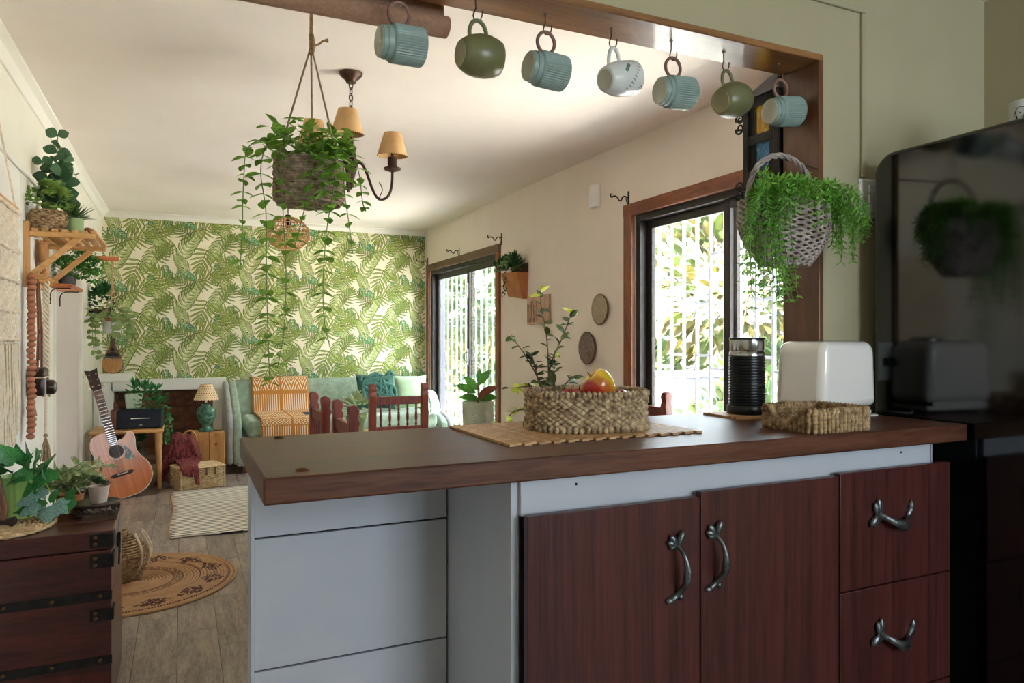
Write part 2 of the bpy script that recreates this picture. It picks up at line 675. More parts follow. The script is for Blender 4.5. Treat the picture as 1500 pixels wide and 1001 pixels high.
# left wall with a narrow side light and a door
b = MB()
b.box(XL - 0.12, XL, -2.35, 4.69, 0, CEIL)
b.box(XL - 0.12, XL, 5.87, YB + 0.12, 0, CEIL)
b.box(XL - 0.12, XL, 4.69, 5.87, 1.80, CEIL)
wl = struct(out('wall_left', b, M['wall_left_paint']))
for i in range(6):
    y1 = 4.156 - 0.47 * i
    out('board', MB().box(XL, XL + 0.018, y1 - 0.464, y1, 0.0, 1.865), M['wall_white'], wl, bevel=0.004)
out('cap_rail', MB().box(XL, XL + 0.026, 1.33, 4.156, 1.868, 1.895), M['wall_white'], wl, bevel=0.005)

d2 = sempty('door_2', (XL, 5.34, 0))
out('leaf', MB().box(-0.045, -0.008, -0.53, 0.52, 0.01, 1.79), M['door_grey'], d2, bevel=0.003)
out('frame', MB().box(-0.10, 0.012, 0.525, 0.575, 0, 1.80), M['moulding_white'], d2, bevel=0.004)
w2 = sempty('window_2', (XL, 4.75, 0))
out('pane', MB().box(-0.06, -0.056, -0.055, 0.055, 0.05, 1.78), M['window_glass'], w2)
fr = MB()
fr.box(-0.08, 0.012, -0.062, -0.044, 0, 1.80)
for z in (0.03, 0.52, 0.86, 1.15, 1.5, 1.78):
    fr.box(-0.075, -0.04, -0.05, 0.055, z - 0.012, z + 0.012)
out('frame', fr, M['moulding_white'], w2)

# back wall with the fireplace opening
b = MB()
b.box(XL - 0.12, 2.5, YB, YB + 0.12, 0.664, CEIL)
b.box(XL - 0.12, -0.563, YB, YB + 0.12, 0, 0.664)
b.box(0.271, 2.5, YB, YB + 0.12, 0, 0.664)
b.box(XL - 0.12, 0.5, YB + 0.34, YB + 0.40, 0, 0.8)
b.box(-0.66, -0.563, YB + 0.12, YB + 0.36, 0, 0.7)
b.box(0.271, 0.36, YB + 0.12, YB + 0.36, 0, 0.7)
b.box(-0.66, 0.36, YB + 0.12, YB + 0.36, 0.664, 0.72)
wb = struct(out('wall_back', b, M['wallpaper_ground']))

# partition: sage on the kitchen side, cream on the other
b = MB()
b.box(1.731, 2.52, YF, 1.61, 0, CEIL)
b.box(XL, 1.731, YF, 1.61, 1.986, CEIL)
wp = struct(out('wall_partition', b, M['sage_wall']))
b = MB()
b.box(1.731, 2.42, 1.61, YFB, 0, CEIL)
b.box(XL, 1.731, 1.61, YFB, 1.986, CEIL)
out('living_room_face', b, M['plaster_cream'], wp)
struct(out('wall_kitchen_right', MB().box(2.506, 2.64, -2.35, YF, 0, CEIL), M['sage_wall']))
b = MB()
b.box(XL, 2.506, -2.35, -2.2, 0, 0.9)
b.box(XL, 2.506, -2.35, -2.2, 2.2, CEIL)
b.box(XL, 1.0, -2.35, -2.2, 0.9, 2.2)
b.box(2.36, 2.506, -2.35, -2.2, 0.9, 2.2)
struct(out('wall_kitchen_front', b, M['sage_wall']))

# timber lining of the pass-through
t1 = sempty('trim_1', (1.711, 1.61, 0))
out('jamb', MB().box(0, 0.019, -0.072, 0.068, 0, 1.966), M['jamb_wood'], t1, bevel=0.003)
out('beam_board', MB().box(XL - 1.711, 0.019, -0.072, 0.068, 1.966, 1.986), M['beam_wood'], t1, bevel=0.003)

# crown mouldings
prof = [(0, 0), (0.055, 0), (0.055, -0.008), (0.03, -0.022), (0.016, -0.044), (0.01, -0.054), (0, -0.054)]
b = MB()
V = [(XL + x, y, CEIL + z * 1.25) for y in (YFB, YB) for x, z in prof]
n = len(prof)
b.add(V, [(i, (i + 1) % n, (i + 1) % n + n, i + n) for i in range(n)])
struct(out('trim_2', b, M['moulding_white'], sharp=20))
b = MB()
V = [(x, YB - y, CEIL + z) for x in (XL, XR) for y, z in prof]
b.add(V, [(i, (i + 1) % n, (i + 1) % n + n, i + n) for i in range(n)])
struct(out('trim_3', b, M['moulding_white'], sharp=20))
struct(out('baseboard_right', MB().box(XR - 0.014, XR, 3.6, 5.36, 0, 0.08), M['moulding_white'], bevel=0.004))

# ------------------------------------------------------------------ printed wallpaper
WP = [mat('print_olive_dark', '656628', rough=0.85), mat('print_olive', '8f9f46', '9dac52', rough=0.85, scale=9),
      mat('print_lime', 'b0bf70', 'c4cf8a', rough=0.85, scale=9), mat('print_teal', '4f9a6c', '74b588', rough=0.85, scale=9),
      mat('print_pale', 'd3d7a0', rough=0.85), mat('print_moss', '6f8a3c', '83994a', rough=0.85, scale=9),
      mat('print_teal_dark', '1f5a40', rough=0.85)]


def lens(mbx, x, z, ang, L, w, bend, off, slot, n=5):
    """a leaflet: a lens shaped strip bending sideways"""
    mbx.cur = slot
    V, F = [], []
    px, pz, a = x, z, ang
    for i in range(n + 1):
        t = i / n
        ww = w * math.sin(PI * min(1, (0.10 + 0.90 * t))) ** 0.8 if i < n else 0.0
        nx, nz = -math.sin(a), math.cos(a)
        V.append((px + nx * ww, YB - off, pz + nz * ww))
        V.append((px - nx * ww, YB - off, pz - nz * ww))
        px += math.cos(a) * L / n
        pz += math.sin(a) * L / n
        a += bend / n
    F = [(2 * i, 2 * i + 1, 2 * i + 3, 2 * i + 2) for i in range(n)]
    mbx.add(V, F)


def frond(mbx, x, z, ang, L, wid, bend, kind, off):
    main, dark = {'palm': (1, 0), 'lime': (2, 0), 'moss': (5, 0), 'teal': (3, 6)}[kind]
    px, pz, a = x, z, ang
    N_ = {'palm': 6, 'lime': 8, 'moss': 6, 'teal': 5}[kind]
    P_ = []
    for i in range(N_ + 1):
        P_.append((px, pz, a))
        px += math.cos(a) * L / N_
        pz += math.sin(a) * L / N_
        a += bend / N_
    st = L / N_
    for i in range(N_ + 1):
        t = i / N_
        qx, qz, qa = P_[i]
        if kind == 'teal':
            ll = wid * (math.sin(PI * (0.22 + 0.66 * t)) ** 0.7)
            lw = st * 0.40
            sp = math.radians(58 - 30 * t)
            bw = 0.5
        elif kind == 'lime':
            ll = wid * (math.sin(PI * (0.26 + 0.60 * t)) ** 0.8)
            lw = st * 0.36
            sp = math.radians(62 - 36 * t)
            bw = 0.75
        else:
            ll = wid * (math.sin(PI * (0.30 + 0.52 * t)) ** 0.6)
            lw = st * 0.34
            sp = math.radians(74 - 56 * t)
            bw = 0.12
        for sgn in (1, -1):
            d = qa + sgn * sp
            bd = -sgn * bw
            lens(mbx, qx, qz, d, ll * 1.02, lw * 1.0, bd, off, dark)
            lens(mbx, qx + math.sin(d) * lw * 0.22 * sgn, qz - math.cos(d) * lw * 0.22 * sgn,
                 d, ll * 0.97, lw * 0.72, bd, off + 0.00012, main)
            lens(mbx, qx, qz, d + 0.03 * sgn, ll * 0.85, lw * 0.16, bd, off + 0.00020, 4 if kind in ('lime', 'teal') else 2, n=3)
    mbx.cur = 4 if kind in ('lime', 'teal') else 0
    V = []
    for i, (qx, qz, qa) in enumerate(P_):
        w = 0.0036 * (1.15 - i / N_)
        V += [(qx - math.sin(qa) * w, YB - off - 0.00026, qz + math.cos(qa) * w), (qx + math.sin(qa) * w, YB - off - 0.00026, qz - math.cos(qa) * w)]
    mbx.add(V, [(2 * i, 2 * i + 1, 2 * i + 3, 2 * i + 2) for i in range(N_)])


TW, TH = 0.57, 0.485
LEAVES = [  # x, z in the repeat, angle, length, leaflet length, bend, kind
    (0.38, 0.26, 80, 0.17, 0.075, 0.3, 'teal'), (0.05, 0.40, -40, 0.15, 0.07, 0.3, 'teal'), (0.50, 0.06, -70, 0.15, 0.07, 0.2, 'teal'),
    (0.08, 0.02, 70, 0.30, 0.135, -0.5, 'lime'), (0.50, 0.24, -140, 0.27, 0.125, 0.5, 'lime'), (0.34, 0.42, -40, 0.24, 0.12, -0.5, 'lime'),
    (0.20, 0.28, 15, 0.17, 0.13, 0.1, 'palm'), (0.30, 0.10, -115, 0.19, 0.13, 0.2, 'palm'), (0.55, 0.36, 130, 0.18, 0.13, 0.1, 'palm'),
    (0.12, 0.36, 110, 0.16, 0.10, 0.3, 'lime'), (0.42, 0.36, 10, 0.13, 0.10, 0.2, 'palm'), (0.02, 0.14, -150, 0.14, 0.10, 0.2, 'palm'),
    (0.17, 0.22, 150, 0.14, 0.11, -0.2, 'moss'), (0.44, 0.12, 45, 0.14, 0.10, 0.2, 'moss'),
]
pb = MB()
for ci in range(-1, 7):
    for ri in range(-1, 6):
        x0 = XL + TW * ci
        z0 = 2.246 - TH * (ri + 1) + (0.12 if ci % 2 else 0.0)
        if z0 + TH < 0.15:
            continue
        for li, (lx, lz, an, L_, w_, bd, kd) in enumerate(LEAVES):
            frond(pb, x0 + lx, z0 + lz, math.radians(an), L_, w_, bd, kd, 0.0006 + 0.0003 * li + 0.00002 * ((ci + ri) % 3))
me = mesh_of('wallpaper_print', pb, WP, sharp=0, fix=False)
bmx = bmesh.new()
bmx.from_mesh(me)
for co, no in (((XL, 0, 0), (-1, 0, 0)), ((XR, 0, 0), (1, 0, 0)), ((0, 0, 2.246), (0, 0, 1)), ((0, 0, 0.2), (0, 0, -1))):
    bmesh.ops.bisect_plane(bmx, geom=bmx.verts[:] + bmx.edges[:] + bmx.faces[:], plane_co=co, plane_no=no, clear_outer=True)
cut = [f for f in bmx.faces if f.calc_center_median().z < 0.70 and -0.60 < f.calc_center_median().x < 0.32]
bmesh.ops.delete(bmx, geom=cut, context='FACES')
bmx.to_mesh(me)
bmx.free()
o = bpy.data.objects.new('wallpaper_print', me)
COL.objects.link(o)
o.parent = wb
o['kind'] = 'stuff'

# ------------------------------------------------------------------ garden door (sliding, dark frame, timber casing)
d1 = sempty('door_1', (XR, 6.325, 0))
def frame_rect(y0, y1, z0, z1, w, x0, x1, parts='lrtb'):
    b = MB()
    if 'l' in parts:
        b.box(x0, x1, y0, y0 + w, z0, z1)
    if 'r' in parts:
        b.box(x0, x1, y1 - w, y1, z0, z1)
    if 't' in parts:
        b.box(x0, x1, y0 + w, y1 - w, z1 - w, z1)
    if 'b' in parts:
        b.box(x0, x1, y0 + w, y1 - w, z0, z0 + w)
    return b
out('casing_side', MB().box(-0.022, 0.004, -0.96, -0.885, 0, 1.86), M['casing_wood_v'], d1, bevel=0.003)
out('casing_side', MB().box(-0.022, 0.004, 0.885, 0.96, 0, 1.86), M['casing_wood_v'], d1, bevel=0.003)
out('casing_head', MB().box(-0.024, 0.004, -0.96, 0.96, 1.855, 1.925), M['casing_wood_dim'], d1, bevel=0.003)
out('frame', frame_rect(-0.885, 0.885, 0, 1.86, 0.045, 0.01, 0.10), M['alu_dark'], d1, bevel=0.003)
for y0, y1, x0 in ((-0.84, -0.105, 0.03), (-0.165, 0.84, 0.06)):
    out('sash', frame_rect(y0, y1, 0.045, 1.815, 0.055, x0, x0 + 0.025), M['alu_dark'], d1, bevel=0.003)
    out('pane', MB().box(x0 + 0.010, x0 + 0.015, y0 + 0.055, y1 - 0.055, 0.10, 1.76), M['window_glass'], d1)
out('latch', MB().box(0.018, 0.034, -0.15, -0.115, 1.52, 1.66).box(0.012, 0.02, -0.14, -0.125, 1.55, 1.63), M['white_plastic'], d1, bevel=0.003)
hb = MB().tube(bez((0.03, -0.13, 0.93), (-0.02, -0.13, 0.93), (-0.02, -0.13, 1.02), (0.03, -0.13, 1.02), 8), 0.006)
hb.box(0.022, 0.03, -0.15, -0.11, 0.9, 1.05)
out('handle', hb, M['steel'], d1)

# dining window
w1 = sempty('window_1', (XR, 2.715, 0))
out('casing_side', MB().box(-0.024, 0.004, -0.825, -0.745, 0.54, 1.86), M['casing_wood_v'], w1, bevel=0.003)
out('casing_side', MB().box(-0.024, 0.004, 0.745, 0.825, 0.54, 1.86), M['casing_wood_v'], w1, bevel=0.003)
out('casing_head', MB().box(-0.026, 0.004, -0.825, 0.825, 1.855, 1.925), M['casing_wood'], w1, bevel=0.003)
out('casing_sill', MB().box(-0.06, 0.004, -0.825, 0.825, 0.54, 0.62), M['casing_wood'], w1, bevel=0.004)
out('frame', frame_rect(-0.745, 0.745, 0.62, 1.86, 0.04, 0.01, 0.10), M['alu_dark'], w1, bevel=0.003)
for y0, y1, x0 in ((-0.705, 0.03, 0.03), (-0.03, 0.705, 0.06)):
    out('sash', frame_rect(y0, y1, 0.66, 1.82, 0.045, x0, x0 + 0.025), M['alu_dark'], w1, bevel=0.003)
    out('pane', MB().box(x0 + 0.010, x0 + 0.015, y0 + 0.045, y1 - 0.045, 0.705, 1.775), M['window_glass'], w1)

# kitchen window behind the camera
w3 = sempty('window_3', (1.68, -2.2, 0))
b = MB()
for x in (-0.68, -0.02, 0.64):
    b.box(x, x + 0.04, -0.10, -0.05, 0.9, 2.2)
b.box(-0.64, 0.64, -0.10, -0.05, 0.9, 0.94).box(-0.64, 0.64, -0.10, -0.05, 2.16, 2.2)
out('frame', b, M['white_plastic'], w3)
out('pane', MB().box(-0.64, 0.64, -0.078, -0.074, 0.94, 2.16), M['window_glass'], w3)

# security bars outside
def grille(label, loc, ys, z0, z1, ties):
    g = thing('security_grille', label, 'window bars', loc)
    for y in ys:
        out('bar', MB().box(-0.007, 0.007, y - 0.008, y + 0.008, z0, z1), M['bar_paint'], g)
    for y0, y1, z in ties:
        out('tie', MB().box(-0.005, 0.005, y0, y1, z - 0.007, z + 0.007), M['bar_paint'], g)
    out('rail', MB().box(-0.009, 0.009, ys[0] - 0.03, ys[-1] + 0.03, z0 - 0.02, z0), M['bar_paint'], g)
    out('rail', MB().box(-0.009, 0.009, ys[0] - 0.03, ys[-1] + 0.03, z1, z1 + 0.02), M['bar_paint'], g)
    for y in (ys[1], ys[-2]):
        for z in (z0 + 0.1, z1 - 0.1):
            out('wall_fixing', MB().box(-(loc[0] - 2.499), 0.004, y - 0.006, y + 0.006, z - 0.006, z + 0.006), M['bar_paint'], g)
    return g
wy = [-0.74 + 0.1135 * i for i in range(14)]
ties = []
for i in range(13):
    ties += [(wy[i], wy[i + 1], (0.98, 1.05)[i % 2] + 0.0), (wy[i], wy[i + 1], (1.60, 1.34)[i % 2])]
grille('pale painted security bars outside the dining window beside the hanging fern', (2.60, 2.78, 0), wy, 0.58, 1.95, ties)
dy = [-0.88 + 0.135 * i for i in range(14)]
ties = []
for i in range(13):
    ties += [(dy[i], dy[i + 1], (1.62, 1.28)[i % 2]), (dy[i], dy[i + 1], (0.8, 0.45)[i % 2])]
grille('pale painted security bars outside the sliding garden door', (2.62, 6.45, 0), dy, 0.03, 1.95, ties)

# ------------------------------------------------------------------ fireplace
fp = thing('fireplace', 'white framed fireplace with brown brick back under the leaf wallpaper', 'fireplace', (-0.12, YB, 0))
out('surround_top', MB().box(-0.46, 0.506, -0.05, 0, 0.668, 0.772), M['wall_white'], fp, bevel=0.004)
out('surround_side', MB().box(0.391, 0.506, -0.05, 0, 0, 0.668), M['wall_white'], fp, bevel=0.004)
out('surround_side', MB().box(-0.53, -0.443, -0.05, 0, 0, 0.772), M['wall_white'], fp, bevel=0.004)
out('hearth', MB().box(-0.443, 0.391, -0.03, 0.325, -0.002, 0.03), M['mortar'], fp)
out('firebox_back', MB().box(-0.443, 0.391, 0.318, 0.338, 0.03, 0.664), M['mortar'], fp)
bk = mesh_of('brick', MB().box(-0.079, 0.079, 0.0, 0.03, 0.0, 0.067), M['brick'])
for r_ in range(9):
    z = 0.036 + r_ * 0.0755
    for k in range(-1, 6):
        x = -0.443 + 0.082 + k * 0.168 + (0.084 if r_ % 2 else 0)
        if x - 0.05 < -0.443 or x + 0.05 > 0.391 or z + 0.067 > 0.7:
            continue
        q = meshobj('brick', bk, fp, T(x, 0.296 + uni(-0.003, 0.003), z))
for sx in (-0.443, 0.391 - 0.012):
    for r_ in range(8):
        q = meshobj('brick', bk, fp, T(sx + 0.0 if sx < 0 else sx + 0.012, 0.19 if r_ % 2 else 0.1, 0.036 + r_ * 0.0755) @ RZ(90 if sx > 0 else -90))
lg = tag(out('wall_ledge', MB().box(XL, -0.36, 6.62, 6.90, 0.79, 0.855), M['wall_white'], bevel=0.006), 'small white ledge in the corner carrying the pear shaped wooden string instrument', 'ledge')

# ------------------------------------------------------------------ kitchen counter
CT = 0.917                       # counter top height
wt = thing('worktop', 'thick dark varnished wooden counter top across the foreground', 'counter top', (1.0, 1.46, 0.873))
b = MB()
poly = [(-0.882, -0.26), (0.87, -0.26), (0.87, 0.082), (0.708, 0.082), (0.708, 0.26), (-0.882, 0.26)]
b.prism(poly, 0.0, 0.044)
out('board', b, M['counter_wood'], wt, bevel=0.004)
for (x, y) in ((0.185, 1.247), (0.198, 1.672)):
    b = MB().lathe([(0, 0.006), (0.006, 0.0055), (0.0105, 0.003), (0.012, 0.0), (0, 0.0)], 14, T(x - 1.0, y - 1.46, 0.044))
    out('bolt_cap', b, M['brass_dark'], wt)

cab = thing('base_cabinet', 'low kitchen cabinet with dark mahogany doors and drawers under the counter', 'cabinet', (1.18, 1.40, 0))
X0 = 0.573 - 1.18
b = MB()
b.box(X0, X0 + 0.016, -0.155, 0.30, 0.0, 0.873)
b.box(1.795 - 1.18, 1.811 - 1.18 - 0.02, -0.155, 0.135, 0.0, 0.873)
b.box(X0 + 0.016, 0.615, 0.115, 0.135, 0.0, 0.873)
b.box(X0 + 0.016, 0.615, -0.155, 0.115, 0.0, 0.018)
for x in (0.998 - 1.18, 1.408 - 1.18):
    b.box(x - 0.008, x + 0.008, -0.155, 0.115, 0.018, 0.80)
out('body', b, M['laminate_white'], cab)
out('top_rail', MB().box(X0 + 0.0161, 1.775 - 1.18, -0.165, -0.150, 0.80, 0.872), M['laminate_white'], cab, bevel=0.001)
for px in (0.711, 1.66):
    out('screw', MB().lathe([(0, 0.002), (0.0028, 0.001), (0.003, 0), (0, 0)], 8, T(px - 1.18, -0.165, 0.852) @ RX(90)), M['seam_dark'], cab)


def handle(parent, cx, cz, rot, y, mir=1):
    """ornate pewter pull: a bowed grip, flared leaf at one end, scroll at the other"""
    h = MB()
    Mh = T(cx, y, cz) @ RY(rot) @ S(1.6 * mir if mir < 0 else 1, 1, 1)
    pts = bez((0.0, 0.0, 0.052), (0.0, -0.034, 0.05), (0.016, -0.036, 0.0), (0.010, -0.02, -0.03), 10) + bez((0.010, -0.02, -0.03), (0.004, -0.006, -0.05), (0.004, 0.0, -0.055), (-0.012, -0.003, -0.062), 5)[1:]
    rr = [q_ * 1.3 for q_ in (0.0048, 0.0040, 0.0036, 0.0035, 0.0037, 0.0042, 0.0052, 0.0064, 0.0072, 0.0068, 0.0055, 0.005, 0.0045, 0.0048, 0.0055, 0.0062)]
    h.tube(pts, rr[:len(pts)] + [0.005] * max(0, len(pts) - len(rr)), 8, M=Mh)
    for a, L_, w_ in ((38, 0.026, 0.008), (72, 0.025, 0.007), (100, 0.019, 0.007), (-30, 0.032, 0.0075), (-52, 0.022, 0.006)):
        h.ball((0, 0, L_ * 0.55), 0.5 * L_, 8, 6, (w_ / L_ * 2, 0.45, 1), Mh @ T(0.0, -0.007, 0.052) @ RY(-a))
    h.ball((0.002, -0.005, 0.048), 0.0085, 10, 6, (1, 0.8, 1), Mh)
    h.ball((-0.016, -0.004, -0.063), 0.0075, 10, 6, (1.4, 0.8, 0.9), Mh)
    h.ball((0.012, -0.004, -0.058), 0.006, 8, 6, (1, 0.8, 1.3), Mh)
    for k in range(4):
        h.ball((0.016 - k * 0.003, -0.026 + k * 0.002, -0.012 - 0.006 * k), 0.0052, 8, 5, (0.9, 0.7, 1.3), Mh)
    return out('handle', h, M['pewter'], parent, sharp=60)


def front(name, x0, x1, z0, z1, hx, hz, rot, y=-0.195):
    o = out(name, MB().box(x0 - 1.18, x1 - 1.18, y, y + 0.018, z0, z1), M['cabinet_wood'], cab, bevel=0.0015)
    handle(o, hx - 1.18, hz, rot, y, -1 if name == 'drawer' else 1)
    return o


front('door', 0.589, 0.994, 0.02, 0.806, 0.930, 0.662, 0)
front('door', 0.998, 1.405, 0.02, 0.816, 1.031, 0.672, 0)
front('drawer', 1.409, 1.808, 0.542, 0.822, 1.586, 0.706, -82)
front('drawer', 1.409, 1.808, 0.268, 0.538, 1.592, 0.412, -78)
front('drawer', 1.409, 1.808, 0.02, 0.264, 1.592, 0.14, -80)

kp = thing('counter_support_panel', 'white laminate panel with dark seams supporting the left end of the counter', 'panel', (0.355, 1.64, 0))
out('core', MB().box(-0.215, 0.217, -0.032, 0.04, 0.0, 0.873), M['seam_dark'], kp)
for z0, z1 in ((0.0, 0.433), (0.437, 0.715), (0.719, 0.873)):
    out('board', MB().box(-0.2155, 0.214, -0.040, -0.032, z0, z1), M['laminate_white'], kp, bevel=0.001)
out('edge_board', MB().box(-0.222, -0.2155, -0.040, 0.045, 0, 0.873), M['laminate_white'], kp)

# ------------------------------------------------------------------ fridge
fr = thing('fridge', 'glossy black fridge with rounded top edges at the right', 'fridge', (2.185, 1.073, 0))
b = MB()
R_ = 0.065
prof = []
for cx_, a0 in ((0.42, 0), (-0.42, 90)):
    cx2 = cx_ - math.copysign(R_, cx_)
    for k in range(9):
        a = math.radians(a0 + 90 * k / 8)
        prof.append((cx2 + R_ * math.cos(a), 1.69 - R_ + R_ * math.sin(a)))
prof += [(-0.42, 0.03), (0.42, 0.03)]
b.prism(prof, -0.30, 0.29, RZ(90) @ RX(90))
out('body', b, M['fridge_black'], fr, bevel=0.012, sharp=30, bseg=3)
out('foot_plinth', MB().box(-0.27, 0.27, -0.39, 0.39, 0.0, 0.032), M['black_plastic'], fr)
out('hinge_cap', MB().lathe([(0, 0.014), (0.018, 0.012), (0.02, 0.0), (0, 0)], 12, T(0.22, -0.3, 1.689)), M['black_plastic'], fr)

# ------------------------------------------------------------------ toaster
ts = thing('toaster', 'glossy white two slice toaster at the back of the counter', 'toaster', (1.642, 1.452, CT), rz=math.radians(7.7))
b = MB()
W_, H_, D_ = 0.128, 0.217, 0.076
pr = []
for sx, a0 in ((1, 0), (-1, 90)):
    for k in range(9):
        a = math.radians(a0 + 90 * k / 8)
        rr = 0.034
        pr.append((sx * (W_ - 0.010 - rr) + rr * math.cos(a), H_ - rr + rr * math.sin(a)))
pr += [(-W_ + 0.001, 0.034), (W_ - 0.001, 0.034)]
b.prism(pr, -D_, D_, RX(90))
out('shell', b, M['toaster_white'], ts, bevel=0.022, bseg=4, sharp=30)
out('base', MB().box(-W_ + 0.010, W_ - 0.010, -D_ + 0.010, D_ - 0.010, 0.008, 0.036), M['toaster_white'], ts, bevel=0.008)
out('base_band', MB().box(W_ - 0.028, W_ - 0.006, -D_ + 0.007, D_ - 0.007, 0.024, 0.036), M['black_plastic'], ts, bevel=0.002)
for x in (-0.08, 0.08):
    out('foot', MB().box(x - 0.015, x + 0.015, -0.05, 0.05, 0.0, 0.009), M['black_plastic'], ts)
for y in (-0.027, 0.027):
    out('slot', MB().box(-0.075, 0.075, y - 0.013, y + 0.013, H_ - 0.001, H_ + 0.001), M['black_plastic'], ts)
out('lever', MB().box(-0.02, 0.02, D_ - 0.004, D_ + 0.012, 0.12, 0.135), M['black_plastic'], ts, bevel=0.003)
cd = MB().tube(catmull([(0.10, 0.0, 0.012), (0.14, -0.03, 0.004), (0.165, -0.05, 0.004), (0.185, -0.03, 0.004), (0.195, 0.03, 0.004)], 5), 0.0026, 6)
out('cord', cd, M['white_plastic'], ts)

# ------------------------------------------------------------------ milk frother on a cork trivet
tv = thing('trivet', 'thin brown slatted trivet under the milk frother', 'trivet', (1.475, 1.60, CT))
for k in range(8):
    out('slat', MB().box(-0.08, 0.08, -0.078 + k * 0.0195, -0.060 + k * 0.0195, 0.0, 0.007), M['bamboo'], tv, bevel=0.001)
ft = thing('milk_frother', 'black ribbed milk frother with a chrome collar', 'milk frother', (1.492, 1.60, CT + 0.0072))
ft.scale = (1.06, 1.06, 1.0)
out('base', MB().lathe([(0, 0), (0.052, 0), (0.054, 0.004), (0.054, 0.020), (0.051, 0.026), (0, 0.026)], 40), M['black_plastic'], ft)
pf = [(0, 0.026)]
for k in range(17):
    z = 0.027 + k * 0.0082
    pf += [(0.046, z), (0.0485, z + 0.002), (0.0485, z + 0.0055), (0.046, z + 0.0075)]
pf += [(0.046, 0.168), (0, 0.168)]
out('ribbed_body', MB().lathe(pf, 44), M['black_plastic'], ft, sharp=50)
out('collar', MB().lathe([(0, 0.168), (0.0475, 0.168), (0.0475, 0.176), (0.044, 0.181), (0.0455, 0.186), (0.0455, 0.214), (0, 0.214)], 44), M['steel'], ft)
b = MB().lathe([(0, 0.214), (0.047, 0.214), (0.048, 0.217), (0.046, 0.220), (0, 0.221)], 40)
b.box(0.03, 0.06, -0.009, 0.009, 0.2145, 0.2185)
out('lid', b, M['black_plastic'], ft, bevel=0.0008)


# ------------------------------------------------------------------ woven things
def loop(a, bb, p, n):
    o_ = []
    for i in range(n):
        t = 2 * PI * i / n
        c, s_ = math.cos(t), math.sin(t)
        o_.append((a * math.copysign(abs(c) ** p, c), bb * math.copysign(abs(s_) ** p, s_)))
    return o_


def resample(pts, n):
    P_ = pts + [pts[0]]
    L_ = [0]
    for i in range(len(pts)):
        L_.append(L_[-1] + math.dist(P_[i], P_[i + 1]))
    o_, j = [], 0
    for i in range(n):
        d = L_[-1] * i / n
        while L_[j + 1] < d:
            j += 1
        t = (d - L_[j]) / max(1e-9, L_[j + 1] - L_[j])
        o_.append((P_[j][0] + (P_[j + 1][0] - P_[j][0]) * t, P_[j][1] + (P_[j + 1][1] - P_[j][1]) * t))
    return o_


def weave(mb, a, bb, p, z0, z1, rows, r, k, alt=True, flare=0.0, per=6, wob=0.0, seg=6, cut=None, depth=0.45):
    """rows of braid: a tube whose radius swells at every stitch"""
    n = k * per
    for j in range(rows):
        f = j / max(1, rows - 1)
        z = z0 + (z1 - z0) * f
        base = resample(loop(a * (1 + flare * f), bb * (1 + flare * f), p, 240), n)
        pts, rr = [], []
        ph = PI * (j % 2) if alt else 0.0
        for i, (x, y) in enumerate(base):
            s_ = math.sin(2 * PI * i / per + ph)
            q = 1 + wob * noise.noise((x * 25, y * 25, j * 3.1))
            zz = z
            if cut:
                zz = cut(x, y, z)
            pts.append((x * q * (1 + 0.012 * s_), y * q * (1 + 0.012 * s_), zz))
            rr.append(r * (1 + depth * s_ * 0.75))
        mb.tube(pts, rr, seg, closed=True)


def floorplate(mb, a, bb, p, z0, z1):
    pts = resample(loop(a, bb, p, 200), 48)
    mb.prism(pts, z0, z1)


fb = thing('fruit_basket', 'rounded seagrass basket full of apples on the bamboo placemat', 'basket', (0.905, 1.525, CT + 0.0062), rz=math.radians(-14))
b = MB()
weave(b, 0.142, 0.118, 0.80, 0.013, 0.080, 11, 0.0047, 44, wob=0.03, per=8, depth=0.5)
out('side_weave', b, M['seagrass'], fb, sharp=0 or 70)
b = MB()
weave(b, 0.143, 0.119, 0.80, 0.0065, 0.0065, 1, 0.0075, 62, depth=0.6, per=5)
out('base_braid', b, M['seagrass'], fb, sharp=70)
b = MB()
weave(b, 0.143, 0.119, 0.80, 0.087, 0.087, 1, 0.0072, 70, depth=0.55, per=5)
out('rim_braid', b, M['seagrass'], fb, sharp=70)
b = MB()
floorplate(b, 0.140, 0.116, 0.80, 0.002, 0.008)
out('bottom', b, M['seagrass_tan'], fb)

tr = thing('seagrass_tray', 'shallow rectangular seagrass tray with a notched end on the counter', 'tray', (1.432, 1.300, CT))


def notch(x, y, z):
    if x < -0.08 and abs(y) < 0.046:
        d = 1 - (abs(y) / 0.046) ** 2
        return 0.006 + (z - 0.006) * (1 - 0.70 * max(0, d) ** 0.4)
    return z


b = MB()
weave(b, 0.093, 0.080, 0.16, 0.007, 0.047, 5, 0.0066, 52, alt=False, wob=0.02, cut=notch, depth=0.75, per=6)
out('side_weave', b, M['seagrass_tan'], tr, sharp=70)
b = MB()
weave(b, 0.093, 0.080, 0.16, 0.053, 0.053, 1, 0.0068, 60, cut=notch, depth=0.5)
out('rim_braid', b, M['seagrass_tan'], tr, sharp=70)
b = MB()
floorplate(b, 0.091, 0.078, 0.16, 0.001, 0.006)
out('bottom', b, M['seagrass_tan'], tr)

